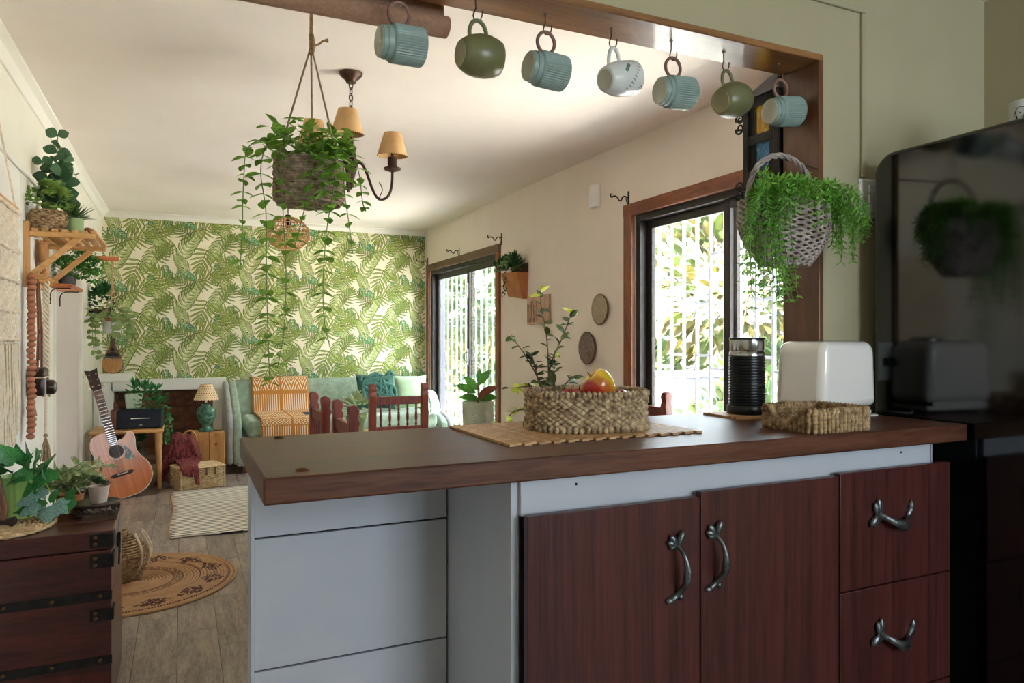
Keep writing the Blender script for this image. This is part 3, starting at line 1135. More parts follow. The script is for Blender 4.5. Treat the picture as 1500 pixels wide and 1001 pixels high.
# placemat of bamboo slats
pm = thing('bamboo_placemat', 'bamboo slat placemat lying under the fruit basket', 'placemat', (0.865, 1.52, CT), rz=math.radians(1))
sl = []
for v_ in range(3):
    q = MB()
    y0 = -0.176
    cells = 15
    for i in range(cells):
        q.box(-0.0082, 0.0082, y0 + i * 0.0235 + (0.011 if v_ == 1 else 0), y0 + i * 0.0235 + 0.0222 + (0.011 if v_ == 1 else 0), 0.0007, 0.0056)
    sl.append(mesh_of('slat', q, M['bamboo']))
for k in range(29):
    meshobj('slat', sl[k % 2], pm, T(-0.246 + k * 0.0175, 0, 0))
out('backing', MB().box(-0.252, 0.252, -0.172, 0.18, 0.0, 0.0008), M['seam_dark'], pm)

# apples
def apple(name, label, loc, r, tilt, c_red, c_yel, thr):
    m, nt, N, L, p = base_nodes(name + '_skin')
    p.inputs['Roughness'].default_value = 0.22
    p.inputs['Coat Weight'].default_value = 0.3
    tc = N.new('ShaderNodeTexCoord')
    mp = N.new('ShaderNodeMapping')
    mp.inputs['Scale'].default_value = (1, 1, 0.25)
    n1 = N.new('ShaderNodeTexNoise')
    n1.inputs['Scale'].default_value = 26
    L.new(tc.outputs['Object'], mp.inputs['Vector'])
    L.new(mp.outputs[0], n1.inputs['Vector'])
    sp = N.new('ShaderNodeSeparateXYZ')
    L.new(tc.outputs['Object'], sp.inputs[0])
    nb = NB(nt)
    f = nb.m('MULTIPLY_ADD', sp.outputs[0], 14.0, nb.m('MULTIPLY_ADD', sp.outputs[2], 4.0, n1.outputs['Fac']))
    rp = N.new('ShaderNodeValToRGB')
    rp.color_ramp.elements[0].position = thr - 0.22
    rp.color_ramp.elements[0].color = lin(c_red)
    rp.color_ramp.elements[1].position = thr + 0.25
    rp.color_ramp.elements[1].color = lin(c_yel)
    L.new(f, rp.inputs['Fac'])
    L.new(rp.outputs[0], p.inputs['Base Color'])
    t = thing('apple', label, 'apple', loc, group='apples in the fruit basket', rot=tilt)
    pr_ = [(0, -0.80), (0.10, -0.86), (0.25, -0.93), (0.45, -0.92), (0.66, -0.76), (0.86, -0.42), (0.97, -0.05), (1.0, 0.22), (0.95, 0.52), (0.80, 0.77), (0.58, 0.90), (0.36, 0.92), (0.20, 0.84), (0.09, 0.68), (0, 0.60)]
    out('skin', MB().lathe([(a * r, c * r * 0.93) for a, c in pr_], 32), m, t, sharp=80)
    out('stalk', MB().tube([(0, 0, 0.55 * r), (0.003, 0, 0.8 * r), (0.008, 0, 1.12 * r)], [0.0014, 0.0012, 0.0018], 6), M['stem_brown'], t)
    return t


BX, BY, BZ = 0.925, 1.545, CT + 0.016
apple('apple_top', 'large yellow and red apple on top of the others', (0.922, 1.49, CT + 0.107), 0.041, (math.radians(-28), math.radians(-38), 0.5), 'b23a2a', 'e0b62c', 0.36)
apple('apple_left', 'red apple peeking over the basket rim left of the big yellow apple', (0.856, 1.515, CT + 0.066), 0.037, (0.2, -0.3, 0.3), '9c2a2a', 'c2503c', 0.8)
apple('apple_right', 'red apple peeking over the basket rim right of the big yellow apple', (0.992, 1.49, CT + 0.062), 0.036, (0.4, 0.4, 0.2), '9a2c30', 'c8604c', 0.8)
apple('apple_front', 'orange red apple just showing below the big yellow apple', (0.925, 1.442, CT + 0.044), 0.035, (-0.3, 0.2, 0.9), 'b8482e', 'd89048', 0.5)
apple('apple_back', 'reddish apple behind the big yellow apple', (0.92, 1.585, CT + 0.066), 0.036, (0.1, -0.2, 0.5), 'b04a3c', 'd8a070', 0.7)

# ------------------------------------------------------------------ cup hooks and hanging mugs
hk = MB()
hk.tube([(0, 0, 0), (0, 0, -0.018), (0.001, 0, -0.022), (-0.006, -0.004, -0.036), (-0.009, -0.006, -0.046), (-0.006, -0.006, -0.054), (0.002, -0.006, -0.057), (0.010, -0.006, -0.053), (0.014, -0.006, -0.042), (0.015, -0.006, -0.03)], 0.0018, 6)
hk.lathe([(0, -0.001), (0.005, -0.001), (0.004, -0.004), (0, -0.004)], 10)
hk_me = mesh_of('cup_hook', hk, M['hook_wire'])


def ring(mb, c, R1, r, sc=(1, 1, 1), n=28, M_=None, arc=(0, 360)):
    full = arc[1] - arc[0] >= 360
    pts = []
    for i in range(n if full else n + 1):
        a = math.radians(arc[0] + (arc[1] - arc[0]) * i / n)
        pts.append((c[0] + R1 * math.cos(a) * sc[0], c[1], c[2] + R1 * math.sin(a) * sc[2]))
    mb.tube(pts, r, 10, closed=full, M=M_)


# mugs are modelled lying on their side: axis along +X (base at -X), handle up (+Z); origin at the hook point
def blue_mug(label):
    t = thing('ribbed_mug', label, 'mug', group='mugs hanging under the beam')
    b = MB()
    R1 = 0.042
    prof_ = []
    Mx = T(0, 0, -0.088) @ RY(90)
    seg, V, F = 96, [], []
    zs = [(-0.030, 1), (0.046, 1), (0.050, 0.985)]
    ringsl = [(0.0, -0.044, 0), (0.030, -0.048, 0), (0.034, -0.047, 0), (0.0345, -0.044, 0), (0.0345, -0.027, 0), (0.038, -0.024, 0), (0.0405, -0.022, 1), (0.0410, -0.018, 1), (0.0410, 0.046, 1), (0.0400, 0.049, 1), (0.0372, 0.049, 0), (0.0365, 0.044, 0), (0.0365, -0.036, 0), (0.0, -0.038, 0)]
    idx = []
    for (r_, z_, rib) in ringsl:
        if r_ == 0:
            idx.append([len(V)])
            V.append((0, 0, z_))
        else:
            idx.append([len(V) + k for k in range(seg)])
            for k in range(seg):
                a = 2 * PI * k / seg
                q = r_ + (0.0011 if (k % 2 == 0) else -0.0005) * rib
                V.append((q * math.cos(a), q * math.sin(a), z_))
    for A, B_ in zip(idx, idx[1:]):
        for k in range(seg):
            k2 = (k + 1) % seg
            if len(A) == 1:
                F.append((A[0], B_[k2], B_[k]))
            elif len(B_) == 1:
                F.append((A[k], A[k2], B_[0]))
            else:
                F.append((A[k], A[k2], B_[k2], B_[k]))
    b.add(V, F, Mx)
    out('cup', b, M['mug_blue'], t, sharp=50)
    b = MB().lathe([(0, -0.0445), (0.029, -0.0485), (0.0315, -0.0492), (0.033, -0.0478), (0.030, -0.046), (0, -0.044)], 40, Mx)
    out('foot_ring', b, M['mug_blue_base'], t)
    b = MB()
    ring(b, (-0.002, 0, -0.024), 0.0235, 0.0042, sc=(1, 1, 1.08), n=32)
    out('ring_handle', b, M['mug_ring'], t)
    return t


def olive_mug(label):
    t = thing('olive_mug', label, 'mug', group='mugs hanging under the beam')
    Mx = T(0, 0, -0.083) @ RY(90)
    b = MB().lathe([(0, -0.043), (0.028, -0.046), (0.031, -0.045), (0.036, -0.038), (0.044, -0.022), (0.0485, 0.0), (0.0475, 0.022), (0.043, 0.040), (0.0385, 0.050), (0.0365, 0.050), (0.041, 0.038), (0.046, 0.0), (0.034, -0.034), (0, -0.038)], 48, Mx)
    out('cup', b, M['mug_olive'], t, sharp=80)
    b = MB().lathe([(0, -0.0435), (0.024, -0.0465), (0.0285, -0.0475), (0.030, -0.046), (0.027, -0.044), (0, -0.043)], 40, Mx)
    out('foot_ring', b, M['mug_olive_base'], t)
    b = MB()
    b.tube(catmull([(-0.020, 0, -0.046), (-0.021, 0, -0.028), (-0.014, 0, -0.011), (0, 0, -0.004), (0.014, 0, -0.011), (0.021, 0, -0.028), (0.021, 0, -0.042)], 5), 0.0048, 10)
    out('handle', b, M['mug_olive'], t)
    return t


def white_mug(label):
    t = thing('leaf_print_mug', label, 'mug', group='mugs hanging under the beam')
    Mx = T(0, 0, -0.079) @ RY(90)

    def rad(z):
        return 0.030 + 0.0135 * math.sin(min(1, (z + 0.046) / 0.055) * PI / 2)
    pr_ = [(0, -0.044), (0.024, -0.046), (0.028, -0.046)] + [(rad(-0.044 + 0.094 * i / 10), -0.044 + 0.094 * i / 10) for i in range(11)] + [(0.0405, 0.050), (0.039, 0.03), (0.030, -0.036), (0, -0.040)]
    out('cup', MB().lathe(pr_, 48, Mx), M['mug_white'], t, sharp=80)
    out('foot_ring', MB().lathe([(0, -0.0445), (0.020, -0.0465), (0.024, -0.0475), (0.026, -0.0455), (0, -0.044)], 36, Mx), M['mug_blue_base'], t)
    b = MB()
    b.tube(catmull([(-0.026, 0, -0.050), (-0.022, 0, -0.030), (-0.012, 0, -0.010), (0, 0, -0.004), (0.010, 0, -0.010), (0.013, 0, -0.024), (0.013, 0, -0.038)], 5), [0.0046] * 31, 10)
    out('handle', b, M['mug_white'], t)
    b = MB()

    def onmug(a, z, e=0.0005):
        r_ = rad(z) + e
        return Vector((r_ * math.cos(a), r_ * math.sin(a), z))
    sprigs = [((2.2, 0.045), (3.6, -0.004)), ((1.0, 0.043), (1.9, 0.03)), ((3.5, 0.045), (4.3, 0.022)), ((2.6, -0.01), (2.2, 0.008)), ((4.6, 0.045), (5.4, 0.01)), ((5.6, 0.04), (6.4, 0.0)), ((0.2, 0.045), (0.9, 0.01))]
    for (a0, z0), (a1, z1) in sprigs:
        a0, a1 = a0 + 1.9, a1 + 1.9
        for i in range(9):
            t_ = i / 8
            a, z = a0 + (a1 - a0) * t_, z0 + (z1 - z0) * t_
            for sg in (1, -1):
                da, dz = (a1 - a0) / 8, (z1 - z0) / 8
                L_ = math.hypot(da * 0.042, dz)
                ux, uz = da * 0.042 / L_, dz / L_
                wx, wz = -uz * sg, ux * sg
                dx, dz2 = ux * 0.6 + wx * 0.8, uz * 0.6 + wz * 0.8
                ln, wd = 0.0062, 0.0014
                pts = [(0, 0), (0.35 * ln, wd), (ln, 0), (0.35 * ln, -wd)]
                V = []
                for s_, w_ in pts:
                    V.append(onmug(a + (dx * s_ - dz2 * w_) / 0.042, min(0.049, z + dz2 * s_ + dx * w_)))
                b.add(V, [(0, 1, 2, 3)], Mx)
    out('leaf_print', b, M['print_green'], t, sharp=0)
    return t


mug_x = [0.454, 0.647, 0.837, 1.033, 1.229, 1.414, 1.623]
kinds = 'bobwbob'
mlab = ['grey blue ribbed mug hanging nearest, below the burlap roll',
        'olive green rounded mug, second from the left under the beam',
        'grey blue ribbed mug hanging between the olive mug and the leaf printed mug',
        'white mug with green leaf sprigs hanging under the beam',
        'grey blue ribbed mug hanging right after the white leaf printed mug',
        'olive green rounded mug hanging left of the stained glass lantern',
        'grey blue ribbed mug hanging last, in front of the wooden post']
yaw = [4, 4, 3, 12, 0, 10, -4]
hlab = ['first', 'second', 'third', 'fourth', 'fifth', 'sixth', 'last']
msrc = {}
for i, (x, kd) in enumerate(zip(mug_x, kinds)):
    h = meshobj('cup_hook', hk_me, None, T(x, 1.61, 1.966))
    tag(h, 'small bent wire cup hook holding the %s mug from the left' % hlab[i], 'hook', 'cup hooks under the beam')
    if kd not in msrc:
        t = {'b': blue_mug, 'o': olive_mug, 'w': white_mug}[kd](mlab[i])
        msrc[kd] = t
    else:
        t = copy_tree(msrc[kd])
        t['label'] = mlab[i]
    t.location = (x + 0.002, 1.604, 1.966 - 0.0515)
    t.rotation_euler = (math.radians(uni(-2, 2)), math.radians([-2, -3, 2, -14, -3, -14, -6][i]), math.radians(yaw[i]))
    t.scale = (1.06, 1.06, 1.06)

# burlap roll behind the beam
br = thing('burlap_roll', 'rolled brown burlap blind hanging behind the beam at top left', 'roller blind', (0.25, 1.715, 1.93))
b = MB()
pr_ = [(0.030 * math.cos(2 * PI * k / 20), 0.026 * math.sin(2 * PI * k / 20)) for k in range(20)]
b.prism(pr_, -0.88, 0.362, RY(90) @ RZ(90))
out('roll', b, M['burlap'], br, bevel=0.003)
b = MB().box(-0.88, 0.358, 0.016, 0.020, 0.0, 0.10)
out('hanging_cloth', b, M['burlap'], br)
out('mount_batten', MB().box(-0.88, 0.358, -0.046, 0.016, 0.06, 0.10), M['beam_wood'], br)

# ------------------------------------------------------------------ wall fittings on the sage wall
sw = thing('light_switch', 'white rocker switch plate on the sage wall beside the fridge', 'light switch', (1.94, YF, 1.573))
out('plate', MB().box(-0.055, 0.055, -0.012, 0, -0.06, 0.06), M['white_plastic'], sw, bevel=0.004)
for z in (-0.03, 0.0, 0.03):
    out('rocker', MB().box(-0.02, 0.045, -0.017, -0.011, z - 0.012, z + 0.012), M['white_plastic'], sw, bevel=0.002)
so = thing('wall_socket', 'white wall socket behind the toaster reflected in the fridge', 'socket', (1.77, YF, 1.07))
out('plate', MB().box(-0.035, 0.035, -0.010, 0, -0.06, 0.06), M['white_plastic'], so, bevel=0.003)
out('plug', MB().box(-0.014, 0.014, -0.035, -0.009, -0.012, 0.012), M['black_plastic'], so, bevel=0.004)
ct = thing('cable_trunking', 'sage painted cable trunking running around the corner of the opening', 'cable cover', (1.905, YF, 2.143))
out('vertical_run', MB().box(-0.008, 0.008, -0.010, 0, -0.505, 0.0), M['sage_wall'], ct, bevel=0.003)
out('horizontal_run', MB().box(-2.2, 0.008, -0.010, 0, 0.0005, 0.016), M['sage_wall'], ct, bevel=0.003)

# mug on the fridge with a line drawing of a puppy
dm = thing('puppy_mug', 'white mug with a line drawn puppy standing on the fridge', 'mug', (2.12, 1.195, 1.6905))
DR = 0.043
out('cup', MB().lathe([(0, 0), (0.036, 0), (0.041, 0.004), (DR, 0.015), (DR, 0.105), (0.040, 0.106), (0.039, 0.02), (0, 0.01)], 40), M['mug_white'], dm, sharp=60)
b = MB()
b.tube(catmull([(0.040, 0, 0.085), (0.066, 0, 0.085), (0.074, 0, 0.055), (0.060, 0, 0.026), (0.040, 0, 0.024)], 5), 0.005, 8)
out('handle', b, M['mug_white'], dm)
b = MB()


def dog(pts, r=0.0008):
    a0 = math.radians(188)
    P_ = []
    for x, z in catmull([(p[0], p[1], 0) for p in pts], 4) and [(q.x, q.y) for q in catmull([(p[0], p[1], 0) for p in pts], 4)]:
        a = a0 + x / DR
        P_.append(((DR + 0.0004) * math.cos(a), (DR + 0.0004) * math.sin(a), z))
    b.tube(P_, r, 5)


dog([(-0.010, 0.062), (-0.012, 0.074), (-0.004, 0.083), (0.006, 0.083), (0.012, 0.077), (0.011, 0.066), (0.005, 0.058), (-0.004, 0.056), (-0.010, 0.062)])
dog([(0.006, 0.083), (0.014, 0.080), (0.016, 0.070), (0.011, 0.066)])
dog([(-0.012, 0.074), (-0.016, 0.066), (-0.013, 0.060)])
dog([(-0.010, 0.060), (-0.005, 0.048), (0.004, 0.050), (0.011, 0.060)], 0.0014)
dog([(-0.010, 0.056), (-0.013, 0.03), (-0.013, 0.01)])
dog([(0.011, 0.060), (0.014, 0.04), (0.015, 0.01)])
for (x, z, r_) in ((0.0, 0.068, 0.0022), (-0.006, 0.073, 0.0009), (0.006, 0.074, 0.0009)):
    a = math.radians(188) + x / DR
    b.ball((DR * math.cos(a), DR * math.sin(a), z), r_, 8, 6)
out('puppy_drawing', b, M['print_black'], dm)

# ------------------------------------------------------------------ leaf library
def leafdata(L_=1.0, w=0.4, peak=0.45, curl=0.15, fold=0.12, n=5, tip=0.0):
    """verts/faces of a folded leaf, base at origin, running along +Y"""
    V, F = [], []
    for i in range(n + 1):
        t = i / n
        if t < peak:
            ww = math.sin(t / peak * PI / 2) ** 0.8
        else:
            ww = math.cos((t - peak) / (1 - peak) * PI / 2) ** (0.8 + tip)
        if i == 0:
            ww = 0.06
        if i == n:
            ww = 0.02
        z = -curl * t * t
        h = w * ww / 2
        V += [(-h, t * L_, z + fold * h * 2), (0, t * L_, z), (h, t * L_, z + fold * h * 2)]
    for i in range(n):
        a = 3 * i
        F += [(a, a + 1, a + 4, a + 3), (a + 1, a + 2, a + 5, a + 4)]
    return V, F


def ivydata():
    pts = [(0, 0), (0.22, -0.10), (0.42, 0.02), (0.40, 0.22), (0.58, 0.42), (0.34, 0.52), (0.22, 0.70), (0.0, 1.0), (-0.22, 0.70), (-0.34, 0.52), (-0.58, 0.42), (-0.40, 0.22), (-0.42, 0.02), (-0.22, -0.10)]
    V = [(0, 0.32, 0)] + [(x, y, 0.06 * math.cos(x * 6) - 0.10 * (y - 0.3) ** 2 - 0.18 * abs(x)) for x, y in pts]
    n = len(pts)
    return V, [(0, 1 + i, 1 + (i + 1) % n) for i in range(n)]


LEAF = {'ovate': leafdata(w=0.55, peak=0.42), 'round': leafdata(w=0.95, peak=0.5, curl=0.1, n=6), 'lance': leafdata(w=0.22, peak=0.4, curl=0.25, n=5),
        'needle': ([(-0.05, 0, 0), (0.05, 0, 0), (0, 1, 0)], [(0, 1, 2)]), 'spike': leafdata(w=0.16, peak=0.2, curl=0.15, n=4, fold=0.3),
        'small': ([(0, 0, 0), (0.3, 0.5, 0.06), (0, 1, -0.05), (-0.3, 0.5, 0.06)], [(0, 1, 2), (0, 2, 3)]), 'ivy': ivydata(),
        'rubber': leafdata(w=0.46, peak=0.5, curl=0.12, fold=0.1, n=7)}
LMESH = {}


def leafmesh(kind, matname):
    k = (kind, matname)
    if k not in LMESH:
        mb = MB()
        mb.add(*LEAF[kind])
        LMESH[k] = mesh_of('leaf', mb, M[matname], sharp=80, fix=False)
    return LMESH[k]


def leafobj(parent, kind, matname, pos, d, n=(0, 0, 1), sc=0.05, w=1.0):
    return meshobj('leaf', leafmesh(kind, matname), parent, aim(pos, d, n, sc, w))


def rdir(el0, el1, az0=0, az1=360):
    a, e = math.radians(uni(az0, az1)), math.radians(uni(el0, el1))
    return Vector((math.cos(a) * math.cos(e), math.sin(a) * math.cos(e), math.sin(e)))


def clump(mb, c, rx, ry, rz, n, kind, sc, dom=True, up=0.3):
    """leaves spread over an ellipsoid shell"""
    for _ in range(n):
        d = rdir(-10 if dom else -70, 85)
        k = uni(0.55, 1.0)
        p = Vector((c[0] + d.x * rx * k, c[1] + d.y * ry * k, c[2] + d.z * rz * k))
        q = (d + Vector((uni(-.5, .5), uni(-.5, .5), uni(-.3, .5) + up))).normalized()
        mb.add(*LEAF[kind], M=aim(p, q, (uni(-.6, .6), uni(-.6, .6), 1), sc * uni(0.7, 1.25)))


def stuffout(name, mb, m, parent):
    o = out(name, mb, m, parent, sharp=80, fix=False)
    o['kind'] = 'stuff'
    return o


# ------------------------------------------------------------------ wicker basket with a trailing fern on the post
hb = thing('hanging_fern_basket', 'grey willow basket of trailing feathery fern hanging on the wooden post', 'hanging plant', (1.505, 1.47, 1.345))
b = MB()
BW, BD, BH = 0.150, 0.075, 0.165
for j in range(24):
    f = j / 23
    z = BH * f
    rx_ = BW * (0.45 + 0.55 * math.sin(min(1.0, f * 1.25 + 0.12) * PI / 2)) * (1 - 0.12 * max(0, f - 0.7))
    ry_ = BD * (0.45 + 0.55 * math.sin(min(1.0, f * 1.25 + 0.12) * PI / 2))
    n_ = 72
    pts = []
    for i in range(n_):
        a = 2 * PI * i / n_
        q = 1 + 0.022 * math.sin(a * 18 + PI * (j % 2)) + 0.01 * noise.noise((a * 3, j, 0))
        yy = ry_ * math.sin(a) * q
        yy = min(yy, 0.05)
        pts.append((rx_ * math.cos(a) * q, yy, z + 0.0035 * math.sin(a * 18 + PI * (j % 2) + 0.8) + 0.012 * math.cos(a) * 0))
    b.tube(pts, 0.0037, 5, closed=True)
out('weave', b, M['willow'], hb, sharp=80)
b = MB()
for i in range(18):
    a = 2 * PI * (i + 0.5) / 18
    pts = []
    for j in range(9):
        f = j / 8
        k = (0.45 + 0.55 * math.sin(min(1.0, f * 1.25 + 0.12) * PI / 2))
        pts.append((BW * k * math.cos(a), min(BD * k * math.sin(a), 0.05), BH * f))
    b.tube(pts, 0.0032, 5)
out('stake_ring', b, M['willow'], hb, sharp=80)
b = MB().prism([(BW * 0.55 * math.cos(2 * PI * k / 24), min(BD * 0.55 * math.sin(2 * PI * k / 24), 0.05)) for k in range(24)], 0.0, 0.006)
out('bottom', b, M['willow'], hb)
b = MB()
for s_ in range(3):
    pts = []
    for i in range(41):
        a = PI * i / 40
        tw = 2 * PI * (i / 40 * 5 + s_ / 3)
        pts.append(((0.125 + 0.005 * math.cos(tw)) * math.cos(a) + 0.012, 0.02 + 0.005 * math.sin(tw), 0.150 + (0.155 + 0.005 * math.cos(tw)) * math.sin(a) ** 0.8))
    b.tube(pts, 0.0042, 6)
out('twisted_handle', b, M['willow'], hb, sharp=80)
b = MB().tube([(0.208, 0.075, 0.300), (0.10, 0.05, 0.300), (0.012, 0.02, 0.297), (0.004, 0.018, 0.306)], 0.0025, 6)
out('hook_arm', b, M['hook_wire'], hb)
stems = MB()
nd = MB()


def fernstrand(p0, p1, p2, p3, n, sc, z_up=0.0):
    P_ = bez(p0, p1, p2, p3, n)
    stems.tube(P_, 0.0011, 4)
    for i in range(1, len(P_)):
        t = (P_[i] - P_[i - 1]).normalized()
        for k in range(4):
            side = t.orthogonal()
            side.rotate(Matrix.Rotation(PI / 2 * k + i * 0.9 + uni(-.3, .3), 3, t))
            nd.add(*LEAF['small'], M=aim(P_[i], t * 0.75 + side, (uni(-1, 1), uni(-1, 1), 1), sc * uni(0.75, 1.2), 0.45))


for k in range(30):
    # left fall
    x0 = uni(-0.11, 0.02)
    xe = uni(-0.235, -0.035)
    ze = uni(-0.13, 0.06) if xe < -0.08 else uni(-0.12, -0.03)
    if xe > -0.09 and uni(0, 1) < 0.4:
        xe = uni(-0.15, -0.1)
    y = uni(-0.08, 0.0)
    fernstrand((x0, y * 0.5, 0.165), (x0 + (xe - x0) * 0.6, y, 0.235 + uni(-.03, .02)), (xe - 0.015, y - 0.015, 0.13), (xe + uni(-.02, .05), y - 0.02, ze), 24, 0.019)
for k in range(22):
    x0 = uni(0.03, 0.13)
    xe = uni(0.165, 0.258)
    ze = uni(0.0, 0.12)
    y = uni(-0.07, 0.0)
    fernstrand((x0, y * 0.5, 0.165), (x0 + (xe - x0) * 0.7, y, 0.25 + uni(-.03, .02)), (xe + 0.01, y - 0.01, 0.15), (xe - 0.01, y - 0.01, ze), 20, 0.019)
for k in range(36):
    x0 = uni(-0.13, 0.14)
    xe = x0 + uni(-0.06, 0.06)
    y = uni(-0.10, 0.0)
    fernstrand((x0, y * 0.4, 0.15), (x0, y * 0.6, 0.23), (xe, y - 0.01, 0.235), (xe + uni(-.02, .02), y - 0.02, uni(0.09, 0.19)), 12, 0.024)
stuffout('fern_stems', stems, M['stem_green'], hb)
stuffout('fern_needles', nd, M['leaf_fern'], hb)

# ------------------------------------------------------------------ stained glass lantern behind the post
ln = thing('stained_glass_lantern', 'black iron lantern with yellow blue and green glass squares behind the post', 'lantern', (1.785, 1.768, 1.55))
fm = MB()
for (x, y) in ((-0.07, -0.068), (-0.07, 0.068), (0.07, -0.068), (0.07, 0.068)):
    fm.cbox((x, y, 0.19), (0.022, 0.022, 0.37))
for z in (0.01, 0.13, 0.245, 0.365):
    fm.box(-0.078, 0.078, -0.076, 0.076, z - 0.015, z + 0.015)
for z0, z1 in ((0.025, 0.115), (0.145, 0.230), (0.26, 0.35)):
    for y in (-0.045, 0.045):
        fm.box(-0.072, -0.064, y - 0.016, y + 0.016, z0, z1)
        fm.box(0.064, 0.072, y - 0.016, y + 0.016, z0, z1)
    for x in (-0.045, 0.045):
        fm.box(x - 0.016, x + 0.016, -0.072, -0.064, z0, z1)
out('frame', fm, M['iron'], ln, bevel=0.002)


def glassmat(name, c):
    m, nt, N, L, p = base_nodes(name)
    p.inputs['Base Color'].default_value = lin(c)
    p.inputs['Roughness'].default_value = 0.12
    p.inputs['Transmission Weight'].default_value = 0.6
    tc = N.new('ShaderNodeTexCoord')
    vz = N.new('ShaderNodeTexVoronoi')
    vz.inputs['Scale'].default_value = 90
    bp = N.new('ShaderNodeBump')
    bp.inputs['Strength'].default_value = 0.7
    bp.inputs['Distance'].default_value = 0.004
    L.new(tc.outputs['Object'], vz.inputs['Vector'])
    L.new(vz.outputs['Distance'], bp.inputs['Height'])
    L.new(bp.outputs['Normal'], p.inputs['Normal'])
    MATS[name] = m
    return m


for (z0, z1), c, nm in (((0.02, 0.12), '4fc59a', 'green'), ((0.14, 0.235), '2f86b8', 'blue'), ((0.255, 0.355), 'e0b52a', 'yellow')):
    gm = glassmat('glass_' + nm, c)
    gb = MB().box(-0.069, -0.065, -0.06, 0.06, z0, z1).box(-0.06, 0.06, -0.069, -0.065, z0, z1).box(0.065, 0.069, -0.06, 0.06, z0, z1)
    out('glass_square', gb, gm, ln, label=nm + ' rippled glass')
b = MB()
b.add([(-0.09, -0.088, 0.38), (0.09, -0.088, 0.38), (0.09, 0.088, 0.38), (-0.09, 0.088, 0.38), (-0.02, -0.02, 0.46), (0.02, -0.02, 0.46), (0.02, 0.02, 0.46), (-0.02, 0.02, 0.46)],
      [(0, 3, 2, 1), (4, 5, 6, 7), (0, 1, 5, 4), (1, 2, 6, 5), (2, 3, 7, 6), (3, 0, 4, 7)])
out('roof', b, M['iron'], ln, bevel=0.003)


def scroll(mb, c, R1, turns, M_=None, sg=1, r=0.004, axis='yz'):
    pts = []
    for i in range(26):
        t = i / 25
        a = sg * turns * 2 * PI * t
        q = R1 * (1 - 0.75 * t)
        pts.append((c[0], c[1] + q * math.cos(a), c[2] + q * math.sin(a)))
    mb.tube(pts, [r * (1 - 0.4 * i / 25) for i in range(26)], 6, M=M_)


b = MB()
for z, sg in ((0.33, 1), (0.30, -1), (0.10, 1), (0.075, -1)):
    scroll(b, (-0.075, 0.100, z), 0.020, 1.3, sg=sg)
    b.tube([(-0.075, 0.078, z - 0.01), (-0.075, 0.12, z)], 0.004, 6)
out('scrollwork', b, M['iron'], ln)
b = MB().tube(catmull([(0, 0, 0.455), (0, 0, 0.50), (0, -0.03, 0.53), (0, -0.07, 0.53), (0, -0.098, 0.52)], 5), 0.005, 6)
b.box(-0.015, 0.015, -0.099, -0.094, 0.48, 0.56)
out('hanger', b, M['iron'], ln)

# ------------------------------------------------------------------ rope planter with trailing vines (centre)
hp = thing('hanging_rope_planter', 'brown rope basket with long trailing green vines hanging from the ceiling', 'hanging plant', (0.356, 2.26, 1.555))
b = MB()
for j in range(15):
    z = 0.010 + j * 0.0083
    r_ = 0.101 + 0.0015 * math.sin(j * 2.2) + (0.003 if j == 5 else 0)
    n_ = 60
    b.tube([(r_ * math.cos(2 * PI * i / n_) * (1 + 0.012 * noise.noise((i * 0.7, j * 5, 1))), r_ * math.sin(2 * PI * i / n_) * (1 + 0.012 * noise.noise((i * 0.7, j * 5, 1))), z + 0.0022 * noise.noise((i * 0.5, j * 3, 7))) for i in range(n_)], [0.0052 * (1 + 0.28 * math.sin(i * 2.1 + j)) for i in range(n_)], 6, closed=True)
out('rope_coil', b, M['rope_grey'], hp, sharp=80)
b = MB()
for j in range(7):
    r_ = 0.012 + j * 0.0135
    b.tube([(r_ * math.cos(2 * PI * i / 30), r_ * math.sin(2 * PI * i / 30), 0.003) for i in range(30)], [0.0068 * (1 + 0.3 * math.sin(i * 2.1 + j)) for i in range(30)], 5, closed=True)
out('coil_base', b, M['rope_grey'], hp, sharp=80)
out('soil', MB().lathe([(0, 0.125), (0.094, 0.122), (0.094, 0.02), (0, 0.02)], 24), M['soil'], hp)
KN = Vector((0.006, -0.002, 0.49))
b = MB()
for a in (195, 320, 75):
    p = (0.1 * math.cos(math.radians(a)), 0.1 * math.sin(math.radians(a)), 0.12)
    b.tube([p, KN], 0.0030, 6)
    b.tube([(p[0] * 1.03, p[1] * 1.03, 0.06), (p[0] * 1.04, p[1] * 1.04, 0.125)], 0.004, 6)
b.tube([KN - Vector((0, 0, 0.02)), KN, KN + Vector((0, 0, 0.25)), (0.006, -0.002, 0.744)], [0.007, 0.006, 0.0042, 0.0042], 7)
b.tube([KN + Vector((0, 0, -0.03)), KN + Vector((0.004, 0, 0.0)), KN + Vector((0, 0, 0.035))], [0.0075, 0.010, 0.008], 8)
b.tube(catmull([KN + Vector((0.004, 0, 0.0)), KN + Vector((0.022, -0.004, 0.006)), KN + Vector((0.035, -0.004, 0.018)), KN + Vector((0.05, -0.004, 0.022))], 4), [0.0035] * 10 + [0.005, 0.0065, 0.007], 6)
out('rope_hanger', b, M['rope_tan'], hp, sharp=80)
CR = (0.9078, -0.4195)   # image-right direction on the floor plan


